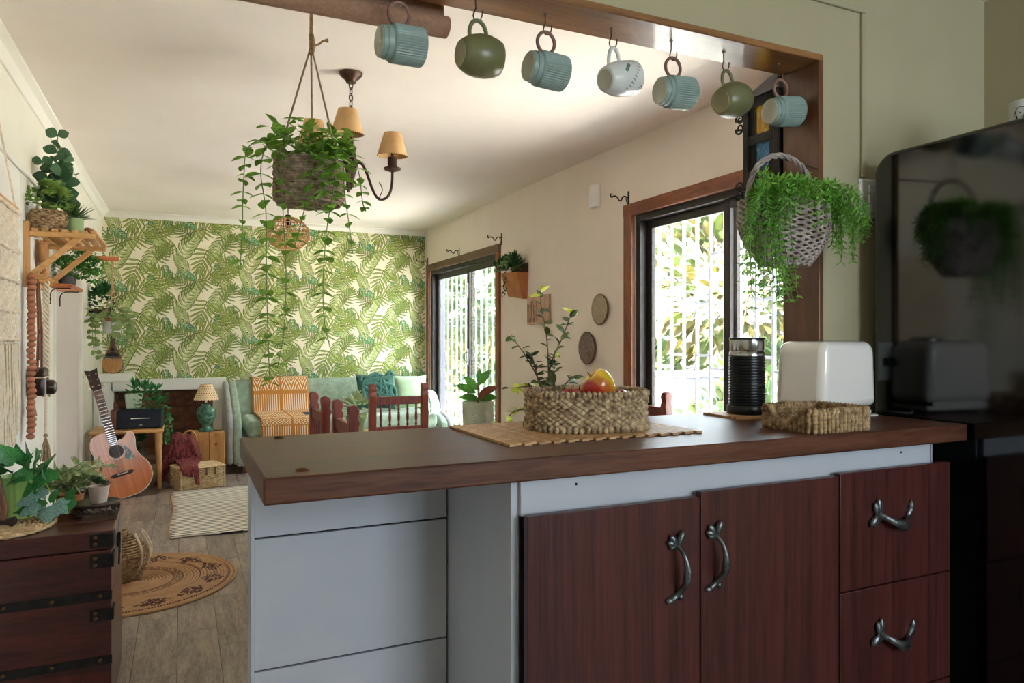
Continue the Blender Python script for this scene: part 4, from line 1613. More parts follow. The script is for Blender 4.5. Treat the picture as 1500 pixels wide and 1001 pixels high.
def vine(parent, pts, step, sc, matname='leaf_vine', kind='ovate', stem='stem_green', taper=True, w=1.25):
    P_ = catmull(pts, 8)
    mb = MB().tube(P_, 0.0014, 5)
    out('vine_stem', mb, M[stem], parent, sharp=80)
    L_ = 0.0
    nxt = step * 0.5
    tot = sum((P_[i + 1] - P_[i]).length for i in range(len(P_) - 1))
    k = 0
    for i in range(len(P_) - 1):
        L_ += (P_[i + 1] - P_[i]).length
        if L_ >= nxt:
            nxt += step * uni(0.8, 1.25)
            t = (P_[i + 1] - P_[i]).normalized()
            a = k * 1.57 + uni(-0.5, 0.5)
            for s_ in (1, -1):
                d = Vector((math.cos(a) * s_, math.sin(a) * s_, 0)) + t * 0.25
                q = 1.32 * sc * (1.05 - 0.45 * L_ / tot if taper else 1) * uni(0.7, 1.2)
                leafobj(parent, kind, matname, P_[i], d, (uni(-.5, .5), uni(-.5, .5), 1), q, w)
            k += 1


def rp(r_, dep, z):
    """point given as image-right offset, depth offset, height (planter frame)"""
    return (CR[0] * r_ + 0.4195 * dep, CR[1] * r_ + 0.9078 * dep, z)


vine(hp, [rp(-0.04, -0.02, 0.14), rp(-0.10, -0.05, 0.185), rp(-0.165, -0.06, 0.16), rp(-0.175, -0.07, 0.06), rp(-0.18, -0.07, -0.10), rp(-0.187, -0.07, -0.225)], 0.026, 0.036)
vine(hp, [rp(-0.05, -0.04, 0.14), rp(-0.09, -0.09, 0.17), rp(-0.105, -0.125, 0.08), rp(-0.09, -0.125, -0.05), rp(-0.09, -0.12, -0.25), rp(-0.085, -0.12, -0.42), rp(-0.08, -0.12, -0.56)], 0.030, 0.040)
vine(hp, [rp(0.0, -0.05, 0.14), rp(-0.03, -0.10, 0.17), rp(-0.045, -0.13, 0.08), rp(-0.038, -0.13, -0.06), rp(-0.03, -0.13, -0.22), rp(-0.035, -0.13, -0.38), rp(-0.055, -0.13, -0.50)], 0.034, 0.034)
vine(hp, [rp(0.04, -0.04, 0.14), rp(0.05, -0.10, 0.17), rp(0.045, -0.135, 0.06), rp(0.02, -0.135, -0.06), rp(-0.005, -0.13, -0.15)], 0.024, 0.040)
vine(hp, [rp(0.06, -0.02, 0.14), rp(0.10, -0.08, 0.17), rp(0.105, -0.11, 0.05), rp(0.085, -0.12, -0.10), rp(0.075, -0.12, -0.25), rp(0.078, -0.12, -0.36), rp(0.095, -0.12, -0.44)], 0.028, 0.042)
vine(hp, [rp(0.07, 0.0, 0.14), rp(0.14, -0.04, 0.15), rp(0.165, -0.05, 0.08), rp(0.175, -0.05, 0.0), rp(0.185, -0.05, -0.03)], 0.022, 0.036)
vine(hp, [rp(0.06, 0.0, 0.14), rp(0.115, -0.06, 0.16), rp(0.125, -0.07, 0.03), rp(0.14, -0.07, -0.08), rp(0.15, -0.07, -0.16)], 0.025, 0.036)
vine(hp, [rp(0.05, -0.03, 0.14), rp(0.07, -0.11, 0.19), rp(0.08, -0.14, 0.10), rp(0.085, -0.14, 0.0)], 0.016, 0.042)
for k in range(125):
    a = uni(0, 2 * PI)
    r_ = uni(0.02, 0.10)
    p = Vector((r_ * math.cos(a), r_ * math.sin(a), 0.13))
    h = uni(0.03, 0.10)
    q = p + Vector((math.cos(a) * 0.03, math.sin(a) * 0.03, h))
    leafobj(hp, 'ovate', 'leaf_vine', q, rdir(-20, 60), (uni(-.5, .5), uni(-.8, .2), 1), uni(0.036, 0.052), 1.25)

# ------------------------------------------------------------------ chandelier
ch = thing('chandelier', 'rustic iron chandelier with three parchment shades hanging from the ceiling', 'chandelier', (0.669, 3.12, 1.80))
out('ceiling_rose', MB().lathe([(0, 0.455), (0.020, 0.456), (0.024, 0.468), (0.040, 0.480), (0.050, 0.492), (0.051, 0.499), (0, 0.4995)], 24), M['chandelier_iron'], ch)
b = MB()
zc = 0.458
for k in range(5):
    m_ = T(0, 0, zc - 0.026 * k - 0.014) @ RZ(90 * k + 20)
    b.tube([(0.0085 * math.cos(2 * PI * i / 16), 0, 0.0175 * math.sin(2 * PI * i / 16)) for i in range(16)], 0.0024, 6, closed=True, M=m_)
out('chain', b, M['chandelier_iron'], ch)
out('stem', MB().lathe([(0, 0.33), (0.008, 0.33), (0.010, 0.26), (0.016, 0.25), (0.012, 0.23), (0.010, 0.18), (0.018, 0.16), (0.026, 0.12), (0.026, 0.08), (0.018, 0.05), (0.010, 0.02), (0.014, 0.005), (0.0, -0.01)], 16), M['chandelier_iron'], ch)
shade_me, cup_me = None, None
sb = MB().lathe([(0.038, 0.10), (0.0665, 0.0), (0.0650, 0.0), (0.0365, 0.10)], 40)
for k in range(40):
    a = 2 * PI * k / 40
    sb.cur = 1
    sb.ball((0.0665 * math.cos(a), 0.0665 * math.sin(a), 0.001), 0.0018, 5, 4)
shade_me = mesh_of('shade', sb, [M['parchment'], M['brown_wood']], sharp=60)
cup_me = mesh_of('candle_cup', MB().lathe([(0, -0.075), (0.010, -0.075), (0.036, -0.066), (0.038, -0.058), (0.016, -0.060), (0.017, -0.055), (0.021, -0.05), (0.021, -0.012), (0.016, -0.01), (0.006, -0.008), (0.006, 0.03), (0, 0.034)], 18), M['chandelier_iron'])
RIGHT = Vector((CR[0], CR[1], 0))
DEP = Vector((0.4195, 0.9078, 0))
for (r_, dp, dz) in ((0.03, -0.20, 0.175), (0.172, 0.05, 0.15), (-0.148, -0.055, 0.175)):
    e = RIGHT * r_ + DEP * dp
    u_ = e.normalized()
    L_ = e.length
    p = bez(Vector((0, 0, 0.10)) + u_ * 0.02, Vector((0, 0, 0.16)) + u_ * 0.07, u_ * (L_ * 0.45) + Vector((0, 0, -0.06)), u_ * (L_ * 0.75) + Vector((0, 0, -0.045)), 12)
    p += bez(p[-1], u_ * (L_ * 0.95) + Vector((0, 0, -0.035)), e + Vector((0, 0, 0.0)), e + Vector((0, 0, dz - 0.07)), 8)[1:]
    arm = out('arm', MB().tube(p, 0.0058, 8), M['chandelier_iron'], ch)
    lf = MB()
    c_ = p[11]
    lf.tube(bez(c_, c_ + Vector((0, 0, 0.03)), c_ + u_ * 0.03 + Vector((0, 0, 0.03)), c_ + u_ * 0.0 + Vector((0, 0, 0.075)), 8), 0.0022, 5)
    lf.tube(bez(c_, c_ - u_ * 0.02 + Vector((0, 0, 0.01)), c_ - u_ * 0.02 + Vector((0, 0, 0.04)), c_ - u_ * 0.035 + Vector((0, 0, 0.055)), 6), 0.0022, 5)
    lf.add(*LEAF['ovate'], M=aim(c_ - u_ * 0.02 + Vector((0, 0, 0.035)), -u_ + Vector((0, 0, 1.4)), u_, 0.03, 1))
    out('iron_leaf', lf, M['chandelier_iron'], arm, sharp=60)
    meshobj('candle_cup', cup_me, ch, T(e.x, e.y, dz + 0.005))
    meshobj('shade', shade_me, ch, T(e.x, e.y, dz) @ RX(3))

# ------------------------------------------------------------------ rattan globe pendant
rg = thing('rattan_pendant', 'open woven rattan globe pendant lamp hanging near the wallpapered wall', 'pendant lamp', (0.743, 5.715, 1.80))
b = MB()
RG, ZC = 0.158, 0.150
for k in range(22):
    a = 2 * PI * k / 22
    tw = 0.5
    for sg in (1, -1):
        pts = []
        for i in range(13):
            ph = math.radians(22 + 132 * i / 12)
            aa = a + sg * tw * (i / 12 - 0.5)
            pts.append((RG * math.sin(ph) * math.cos(aa), RG * math.sin(ph) * math.sin(aa), ZC + 0.82 * RG * math.cos(ph)))
        b.tube(pts, 0.0028, 4)
out('rattan_weave', b, M['rattan'], rg, sharp=80)
b = MB()
for ph in (22, 38, 55, 72, 90, 108, 125, 140, 154):
    q = math.radians(ph)
    b.tube([(RG * math.sin(q) * math.cos(2 * PI * i / 40), RG * math.sin(q) * math.sin(2 * PI * i / 40), ZC + 0.82 * RG * math.cos(q)) for i in range(40)], 0.0042 if ph in (22, 154) else 0.003, 5, closed=True)
out('rattan_hoops', b, M['rattan'], rg, sharp=80)
out('cord', MB().tube([(0, 0, 0.20), (0, 0, 0.499)], 0.003, 6), M['iron'], rg)
out('lamp_holder', MB().lathe([(0, 0.30), (0.02, 0.295), (0.022, 0.25), (0.018, 0.2), (0, 0.195)], 16), M['iron'], rg)
out('canopy', MB().lathe([(0, 0.48), (0.04, 0.485), (0.045, 0.4995), (0, 0.4995)], 20), M['white_plastic'], rg)

# ------------------------------------------------------------------ fittings on the right wall
cb = MB()
cb.box(-0.004, 0, -0.007, 0.007, -0.045, 0.05)
cb.tube(catmull([(-0.003, 0, 0.012), (-0.03, 0, 0.018), (-0.045, 0, 0.010), (-0.052, 0, -0.006), (-0.066, 0, -0.010), (-0.076, 0, 0.004), (-0.09, 0, 0.014), (-0.106, 0, 0.012), (-0.118, 0, 0.006), (-0.126, 0, 0.014), (-0.122, 0, 0.026)], 4), 0.0042, 6)
cb.tube([(-0.004, 0, -0.035), (-0.012, 0, -0.02), (-0.02, 0, 0.01)], 0.003, 5)
cb_me = mesh_of('curtain_bracket', cb, M['iron'])
for y, z, lb in ((3.518, 1.957, 'wrought curtain rod bracket above the corner of the dining window'), (5.351, 1.957, 'wrought curtain rod bracket at the near corner of the garden door'),
                 (6.334, 1.957, 'wrought curtain rod bracket above the middle of the garden door'), (7.285, 1.957, 'wrought curtain rod bracket at the far corner of the garden door')):
    o = meshobj('curtain_bracket', cb_me, None, T(XR, y, z))
    tag(o, lb, 'curtain bracket', 'curtain brackets on the right wall')
pir = thing('motion_sensor', 'white motion sensor box on the cream wall beside the window', 'sensor', (XR, 3.876, 2.04))
b = MB().prism([(0.05 * math.cos(PI * k / 10), -0.045 * math.sin(PI * k / 10)) for k in range(11)], -0.072, 0.072, RZ(-90))
out('housing', b, M['white_plastic'], pir, bevel=0.008, bseg=3)
out('lens', MB().box(-0.049, -0.040, -0.016, 0.016, -0.05, 0.0), M['white_plastic'], pir, bevel=0.004)

# pocket planter
pk = thing('pocket_planter', 'terracotta coloured wall pocket with leafy plants hanging by the garden door', 'wall planter', (XR, 5.0, 1.475))
b = MB()
b.add([(0, -0.15, 0.17), (0, 0.15, 0.185), (0, 0.13, 0.0), (0, -0.13, -0.03), (-0.10, -0.15, 0.17), (-0.10, 0.15, 0.185), (-0.045, 0.13, 0.0), (-0.045, -0.13, -0.03)],
      [(0, 1, 2, 3), (4, 7, 6, 5), (0, 3, 7, 4), (1, 5, 6, 2), (3, 2, 6, 7), (0, 4, 5, 1)])
out('pocket', b, M['terracotta'], pk, bevel=0.004)
b = MB().box(-0.012, 0, -0.15, 0.14, 0.165, 0.245)
out('back_board', b, M['brown_wood'], pk, bevel=0.01)
b = MB().tube([(-0.006, -0.11, 0.235), (-0.004, 0.0, 0.315), (-0.006, 0.11, 0.235)], 0.0025, 5)
b.lathe([(0, 0), (0.005, 0), (0.005, 0.012), (0, 0.012)], 8, T(-0.001, 0, 0.317) @ RY(-90))
out('string', b, M['rope_tan'], pk)
b = MB()
clump(b, (-0.09, 0.11, 0.20), 0.055, 0.15, 0.09, 90, 'small', 0.05)
clump(b, (-0.10, -0.1, 0.20), 0.03, 0.10, 0.06, 45, 'lance', 0.08)
clump(b, (-0.09, 0.0, 0.19), 0.05, 0.12, 0.05, 50, 'small', 0.045)
for k in range(4):
    y = uni(0.04, 0.16)
    for i in range(12):
        b.add(*LEAF['small'], M=aim((-0.10 + uni(-.01, .01), y + 0.1 * i / 12 * 0.3 + uni(-.02, .02), 0.18 - 0.016 * i), rdir(-60, 10), (uni(-1, 0), 0, 1), 0.026))
stuffout('foliage', b, M['leaf_dark'], pk)
b = MB()
clump(b, (-0.09, 0.02, 0.20), 0.05, 0.15, 0.08, 60, 'small', 0.045)
stuffout('pale_foliage', b, M['leaf_bright'], pk)

# wooden plank picture and two woven plates
wp_ = thing('plank_picture', 'pale pinkish wooden plank picture hanging on the cream wall', 'wall decor', (XR, 4.66, 1.355))
mat('picture_plank', 'b08a72', 'd6b198', rough=0.7, scale=5, stretch=(1, 3, 3), rnd=0.12, fine=0.3)
for k in range(3):
    out('plank', MB().box(-0.022, -0.002, -0.175 + k * 0.117, -0.060 + k * 0.117, -0.107, 0.107), M['picture_plank'], wp_, bevel=0.003)
b = MB()
for k in range(9):
    y = 0.03 + 0.13 * k / 8 + uni(-.008, .008)
    b.tube([(-0.0225, y, -0.09), (-0.0225, y + uni(-.02, .02), 0.0), (-0.0225, y + uni(-.015, .015), 0.09 * uni(0.4, 1))], 0.0022, 4)
out('bark_grain', b, M['brown_wood'], wp_)
for (y, z, r_, lb, c) in ((3.817, 1.326, 0.092, 'pale round woven plate on the wall, upper of the two', ('9a8c74', 'b8aa92')), (3.973, 1.082, 0.100, 'grey brown round woven plate on the wall, lower of the two', ('7d6c60', 'a08f82'))):
    pt = thing('woven_plate', lb, 'wall plate', (XR, y, z), group='woven plates on the right wall')
    m_ = mat('plate_%d' % int(r_ * 1000), c[0], c[1], rough=0.85, scale=60, bump=0.4, dist=0.003)
    b = MB()
    nr = 9
    for j in range(nr):
        q = r_ * (j + 0.5) / nr
        b.tube([(-0.010 - 0.004 * j / nr, q * math.cos(2 * PI * i / 40), q * math.sin(2 * PI * i / 40)) for i in range(40)], r_ / nr * 0.62, 5, closed=True)
    out('coil', b, m_, pt, sharp=80)
    b = MB().tube([(-0.014, r_ * math.cos(2 * PI * i / 48), r_ * math.sin(2 * PI * i / 48)) for i in range(48)], 0.005, 6, closed=True)
    out('rim', b, M['brown_wood'], pt)
    out('back', MB().lathe([(0, 0), (r_ * 0.96, 0), (r_ * 0.96, 0.008), (0, 0.008)], 32, RY(-90)), m_, pt)

# ------------------------------------------------------------------ dining chairs and table
def make_chair(label):
    """origin at floor under the back posts' centre; the chair faces +Y, backrest in the XZ plane"""
    t = thing('dining_chair', label, 'chair', group='dark red turned wooden dining chairs')
    side = [(0.021, 0.0), (0.021, 0.775), (0.027, 0.79), (0.023, 0.805), (0.018, 0.815), (0.022, 0.828), (0.024, 0.845), (0.017, 0.860), (0.0, 0.868), (-0.017, 0.862), (-0.022, 0.848), (-0.020, 0.828), (-0.017, 0.812), (-0.020, 0.80), (-0.021, 0.78), (-0.021, 0.0)]
    for x in (-0.165, 0.165):
        b = MB().prism(side, -0.021, 0.021, T(x, 0, 0) @ Matrix(((0, 0, 1, 0), (1, 0, 0, 0), (0, 1, 0, 0), (0, 0, 0, 1))))
        out('back_post', b, M['chair_wood'], t, bevel=0.003)
        out('leg', MB().box(x - 0.02, x + 0.02, 0.34, 0.38, 0, 0.42), M['chair_wood'], t, bevel=0.004)
        out('side_stretcher', MB().box(x - 0.012, x + 0.012, 0.02, 0.34, 0.16, 0.19), M['chair_wood'], t, bevel=0.003)
    out('top_rail', MB().box(-0.145, 0.145, -0.013, 0.013, 0.735, 0.785), M['chair_wood'], t, bevel=0.004)
    out('lower_rail', MB().box(-0.145, 0.145, -0.012, 0.012, 0.575, 0.60), M['chair_wood'], t, bevel=0.003)
    out('bottom_rail', MB().box(-0.145, 0.145, -0.012, 0.012, 0.47, 0.50), M['chair_wood'], t, bevel=0.003)
    sp = [(0.006, 0.598), (0.0075, 0.605), (0.0095, 0.612), (0.006, 0.620), (0.0058, 0.627), (0.0092, 0.645), (0.0098, 0.66), (0.0070, 0.685), (0.006, 0.697), (0.0092, 0.706), (0.0062, 0.714), (0.0075, 0.728), (0.0075, 0.737)]
    me_ = mesh_of('spindle', MB().lathe(sp, 10), M['chair_wood'])
    for k in range(5):
        meshobj('spindle', me_, t, T(-0.112 + 0.056 * k, 0, 0))
    for k in range(4):
        meshobj('spindle', me_, t, T(-0.10 + 0.066 * k, 0, 0.168) @ S(1, 1, 0.55))
    out('seat', MB().box(-0.19, 0.19, 0.0, 0.40, 0.42, 0.455), M['chair_wood'], t, bevel=0.008)
    out('front_stretcher', MB().box(-0.145, 0.145, 0.348, 0.372, 0.24, 0.27), M['chair_wood'], t, bevel=0.003)
    return t


c0 = make_chair('dark red wooden dining chair facing the camera before the sofa cushions')
c0.location = (1.222, 4.32, 0)
c0.rotation_euler = (0, 0, PI)
for x, y, rz, lb in ((0.622, 3.635, -90, 'dark red wooden dining chair seen side on, left one beside the orange throw'),
                     (0.643, 3.125, -90, 'dark red wooden dining chair seen side on, nearer of the two beside the sofa'),
                     (2.272, 3.18, 90, 'dark red wooden dining chair under the window behind the fruit basket')):
    c = copy_tree(c0)
    c.location = (x, y, 0)
    c.rotation_euler = (0, 0, math.radians(rz))
    c['label'] = lb
tb = thing('dining_table', 'dark wooden dining table hidden behind the counter carrying the twiggy plant', 'table', (1.42, 2.98, 0))
out('table_top', MB().box(-0.52, 0.52, -0.52, 0.50, 0.64, 0.68), M['chair_wood'], tb, bevel=0.005)
for x in (-0.45, 0.45):
    for y in (-0.45, 0.43):
        out('leg', MB().box(x - 0.035, x + 0.035, y - 0.035, y + 0.035, 0, 0.64), M['chair_wood'], tb, bevel=0.005)

# twiggy plant on the table
tp = thing('twiggy_plant', 'slender branching houseplant with small dark leaves behind the fruit basket', 'potted plant', (1.535, 2.93, 0.68))
out('pot', MB().lathe([(0, 0), (0.05, 0), (0.07, 0.13), (0.075, 0.135), (0.066, 0.135), (0.06, 0.11), (0, 0.11)], 28), M['cement_pot'], tp)
out('soil', MB().lathe([(0, 0.118), (0.061, 0.115), (0.058, 0.10), (0, 0.10)], 20), M['soil'], tp)
tw = MB()
tl, ty = MB(), MB()


def twig(pts, n, sc, r0=0.0048, young=0.15):
    P_ = catmull([rp(*p) for p in pts], 6)
    tw.tube(P_, [r0 * (1 - 0.7 * i / (len(P_) - 1)) for i in range(len(P_))], 5)
    for k in range(n):
        f = 0.12 + 0.88 * (k + uni(0, 0.6)) / n
        i = min(len(P_) - 2, int(f * (len(P_) - 1)))
        t = (P_[i + 1] - P_[i]).normalized()
        d = rdir(-35, 50) + t * 0.3
        (ty if (f > 1 - young and uni(0, 1) < 0.8) else tl).add(*LEAF['ovate'], M=aim(P_[i], d, (uni(-.6, .6), uni(-.9, .2), 1), 1.25 * sc * uni(0.7, 1.25), 1.05))


twig([(0, 0, 0.11), (0.005, 0, 0.30), (-0.005, 0, 0.48), (-0.03, 0, 0.62), (-0.03, 0, 0.70)], 26, 0.042)
twig([(0.0, 0, 0.25), (0.02, 0, 0.36), (0.07, 0, 0.47), (0.10, 0, 0.55), (0.115, 0, 0.585)], 20, 0.040)
twig([(0, 0, 0.15), (-0.03, 0, 0.25), (-0.10, 0, 0.38), (-0.16, 0, 0.46), (-0.185, 0, 0.475)], 16, 0.038)
twig([(0, 0, 0.12), (-0.05, 0, 0.22), (-0.10, 0, 0.24), (-0.15, 0, 0.235), (-0.185, 0, 0.235)], 12, 0.040, young=0.5)
twig([(0, 0, 0.12), (0.06, 0, 0.22), (0.10, 0, 0.27), (0.135, 0, 0.285)], 14, 0.042, young=0.0)
twig([(0, 0, 0.14), (-0.04, 0, 0.26), (-0.06, 0, 0.34), (-0.075, 0, 0.40)], 16, 0.040, young=0.0)
twig([(0, 0, 0.12), (0.03, 0, 0.22), (0.03, 0, 0.32), (0.035, 0, 0.40)], 20, 0.040, young=0.1)
twig([(0, 0, 0.12), (-0.1, -0.05, 0.14), (-0.17, -0.06, 0.12), (-0.185, -0.06, 0.05)], 9, 0.045, young=0.8)
for k in range(5):
    a = uni(-0.10, 0.10)
    twig([(0, 0, 0.12), (a * 0.5, uni(-.05, .05), 0.18), (a, uni(-.05, .05), 0.25)], 14, 0.042, young=0.2)
out('twigs', tw, M['stem_brown'], tp, sharp=80)
stuffout('foliage', tl, M['leaf_tree'], tp)
stuffout('young_foliage', ty, M['leaf_tree_young'], tp)

# ------------------------------------------------------------------ sofa, throw, cushions
sf = thing('sofa', 'green velvet sofa with grey outer arms against the leaf wallpaper', 'sofa', (1.30, 6.86, 0))


def slab(name, x0, x1, y0, y1, z0, z1, m, bev=0.04, parent=sf, **k):
    return out(name, MB().box(x0, x1, y0, y1, z0, z1), m, parent, bevel=bev, bseg=4, sharp=50, **k)


slab('base', -0.88, 0.96, -0.42, 0.40, 0.06, 0.30, M['sofa_grey'], 0.02)
slab('seat_cushion', -0.80, 0.045, -0.44, 0.22, 0.30, 0.445, M['sofa_green'], 0.05)
slab('seat_cushion', 0.055, 0.90, -0.44, 0.22, 0.30, 0.445, M['sofa_green'], 0.05)
b = MB()
pr_ = [(0.20, 0.30), (0.33, 0.742), (0.36, 0.755), (0.42, 0.745), (0.45, 0.70), (0.45, 0.10), (0.30, 0.10)]
b.prism([(y, z) for y, z in pr_], -0.86, 0.95, Matrix(((0, 0, 1, 0), (1, 0, 0, 0), (0, 1, 0, 0), (0, 0, 0, 1))))
out('backrest', b, M['sofa_green'], sf, bevel=0.03, bseg=3, sharp=50)
for s_ in (-1, 1):
    pa = [(-0.42, 0.08), (-0.45, 0.40), (-0.36, 0.50), (-0.10, 0.60), (0.16, 0.70), (0.34, 0.745), (0.43, 0.72), (0.45, 0.60), (0.45, 0.08)]
    if s_ > 0:
        pa = [(y, z if z < 0.3 else 0.3 + (z - 0.3) * 0.5) for y, z in pa]
    x0 = -0.955 if s_ < 0 else 0.93
    b = MB().prism(pa, x0 + (0.05 if s_ < 0 else 0), x0 + (0.115 if s_ < 0 else 0.065), Matrix(((0, 0, 1, 0), (1, 0, 0, 0), (0, 1, 0, 0), (0, 0, 0, 1))))
    out('arm', b, M['sofa_green'], sf, bevel=0.02, bseg=3, sharp=50)
    b = MB().prism([(y, z + 0.004) for y, z in pa], x0 + (0 if s_ < 0 else 0.065), x0 + (0.05 if s_ < 0 else 0.115), Matrix(((0, 0, 1, 0), (1, 0, 0, 0), (0, 1, 0, 0), (0, 0, 0, 1))))
    out('arm_outer_panel', b, M['sofa_grey'], sf, bevel=0.02, bseg=3, sharp=50)
for x in (-0.8, 0.88):
    for y in (-0.36, 0.34):
        out('foot', MB().box(x - 0.03, x + 0.03, y - 0.03, y + 0.03, 0, 0.06), M['brown_wood'], sf)

# mud cloth throw
m, nt, N, L, p = base_nodes('mud_cloth')
p.inputs['Roughness'].default_value = 0.95
uvn = N.new('ShaderNodeUVMap')
sp_ = N.new('ShaderNodeSeparateXYZ')
L.new(uvn.outputs[0], sp_.inputs[0])
nb = NB(nt)
u_, w_ = sp_.outputs[0], sp_.outputs[1]
pp = nb.m('PINGPONG', nb.m('MULTIPLY', u_, 16.0), 1.0)
zig = nb.m('LESS_THAN', nb.m('FRACT', nb.m('MULTIPLY_ADD', w_, 38.0, nb.m('MULTIPLY', pp, 0.9))), 0.38)
ver = nb.m('LESS_THAN', nb.m('FRACT', nb.m('MULTIPLY', u_, 26.0)), 0.36)
pd = nb.m('ADD', nb.m('PINGPONG', nb.m('MULTIPLY', u_, 10.0), 1.0), nb.m('PINGPONG', nb.m('MULTIPLY', w_, 20.0), 1.0))
dia = nb.m('LESS_THAN', nb.m('FRACT', nb.m('MULTIPLY', pd, 2.2)), 0.36)
band = nb.m('FRACT', nb.m('MULTIPLY', w_, 4.2))
isz = nb.m('LESS_THAN', band, 0.33)
isv = nb.m('GREATER_THAN', band, 0.66)
pat = nb.m('ADD', nb.m('MULTIPLY', zig, isz), nb.m('MULTIPLY', nb.m('SUBTRACT', 1.0, isz), nb.m('ADD', nb.m('MULTIPLY', ver, isv), nb.m('MULTIPLY', dia, nb.m('SUBTRACT', 1.0, isv)))))
gap = nb.m('GREATER_THAN', nb.m('FRACT', nb.m('MULTIPLY', w_, 12.6)), 0.13)
gap2 = nb.m('GREATER_THAN', nb.m('FRACT', nb.m('MULTIPLY_ADD', u_, 2.0, 0.03)), 0.07)
pat = nb.m('MULTIPLY', nb.m('MULTIPLY', pat, gap), gap2)
nzz = N.new('ShaderNodeTexNoise')
nzz.inputs['Scale'].default_value = 40
L.new(uvn.outputs[0], nzz.inputs['Vector'])
cc = nb.mixc(nzz.outputs['Fac'], lin('a8651f'), lin('c98a3c'))
L.new(nb.mixc(pat, cc, lin('ecd9b8')), p.inputs['Base Color'])
MATS['mud_cloth'] = m
path = catmull([(0.475, 0.55, 0), (0.465, 0.74, 0), (0.40, 0.768, 0), (0.345, 0.766, 0), (0.315, 0.735, 0), (0.23, 0.47, 0), (0.20, 0.456, 0), (0.0, 0.456, 0), (-0.38, 0.457, 0), (-0.452, 0.44, 0), (-0.465, 0.36, 0), (-0.462, 0.24, 0)], 7)


def thr(u, w):
    i = min(len(path) - 2, int(w * (len(path) - 1)))
    f = w * (len(path) - 1) - i
    q = path[i].lerp(path[i + 1], f)
    n_ = noise.noise((u * 4, w * 9, 2.0)) * 0.007
    return (-0.70 + 0.52 * u + 0.02 * (w - 0.5), q.x - abs(n_) * 0.6, q.y + abs(n_))


b = MB().grid(24, 78, thr)
o = out('throw_blanket', b, M['mud_cloth'], None, solid=0.008, sharp=70, loc=(1.30, 6.86, 0.004))
tag(o, 'orange and cream patterned throw draped over the left side of the sofa', 'throw')

mg = thing('magazine', 'dark magazine lying on the sofa seat beside the orange throw', 'magazine', (1.13, 6.62, 0.462))
out('pages', MB().box(-0.13, 0.13, -0.09, 0.09, 0.001, 0.010), M['laminate_white'], mg, bevel=0.001)
out('cover', MB().box(-0.132, 0.132, -0.092, 0.092, 0.010, 0.0115).box(-0.132, 0.132, -0.092, 0.092, 0.0, 0.0012), M['radio_fabric'], mg)


def cushion(name, label, loc, rot, w, h, t, m, extra=None):
    o_ = thing(name, label, 'cushion', loc, rot=rot, group='cushions on the sofa')

    def fn(sgn):
        def g(u, v):
            x, z = (u - 0.5), (v - 0.5)
            e = max(0.0, 1 - (2 * abs(x)) ** 2.6) ** 0.6 * max(0.0, 1 - (2 * abs(z)) ** 2.6) ** 0.6
            k = 1 - 0.10 * (1 - (2 * abs(z)) ** 2) * (2 * abs(x)) ** 3
            k2 = 1 - 0.10 * (1 - (2 * abs(x)) ** 2) * (2 * abs(z)) ** 3
            return (x * w * k, sgn * t / 2 * e, z * h * k2)
        return g
    b_ = MB().grid(16, 16, fn(1)).grid(16, 16, fn(-1))
    out('cover', b_, m, o_, sharp=75)
    if extra:
        extra(o_)
    return o_


def knots(o_):
    b_ = MB()
    for k in range(11):
        y0 = -0.07 - 0.012 * (k % 2)
        pts = [(uni(-0.17, 0.17), y0, uni(-0.16, 0.17)) for _ in range(4)]
        b_.tube(catmull(pts, 6), 0.020, 8)
    out('knotted_tubes', b_, M['cushion_teal'], o_, sharp=80)


cushion('knot_cushion', 'dark teal knotted cushion on the sofa left of the light green one', (1.705, 6.84, 0.63), (math.radians(-16), 0, math.radians(-4)), 0.38, 0.36, 0.15, M['cushion_teal'], knots)
cushion('mint_cushion', 'light green cushion standing at the right end of the sofa', (2.045, 6.80, 0.62), (math.radians(-16), 0, math.radians(-6)), 0.33, 0.34, 0.14, M['cushion_mint'])
m, nt, N, L, p = base_nodes('palm_cushion')
tcn = N.new('ShaderNodeTexCoord')
wv = N.new('ShaderNodeTexWave')
wv.inputs['Scale'].default_value = 14
wv.inputs['Distortion'].default_value = 6
rpn = N.new('ShaderNodeValToRGB')
rpn.color_ramp.elements[0].color = lin('3d6a4c')
rpn.color_ramp.elements[1].color = lin('e6e6da')
L.new(tcn.outputs['Object'], wv.inputs['Vector'])
L.new(wv.outputs['Fac'], rpn.inputs['Fac'])
L.new(rpn.outputs['Color'], p.inputs['Base Color'])
p.inputs['Roughness'].default_value = 0.9
MATS['palm_cushion'] = m
cushion('palm_cushion', 'white cushion with dark green palm pattern on the sofa by the garden door', (2.11, 6.36, 0.555), (math.radians(-20), math.radians(8), math.radians(50)), 0.27, 0.26, 0.11, M['palm_cushion'])

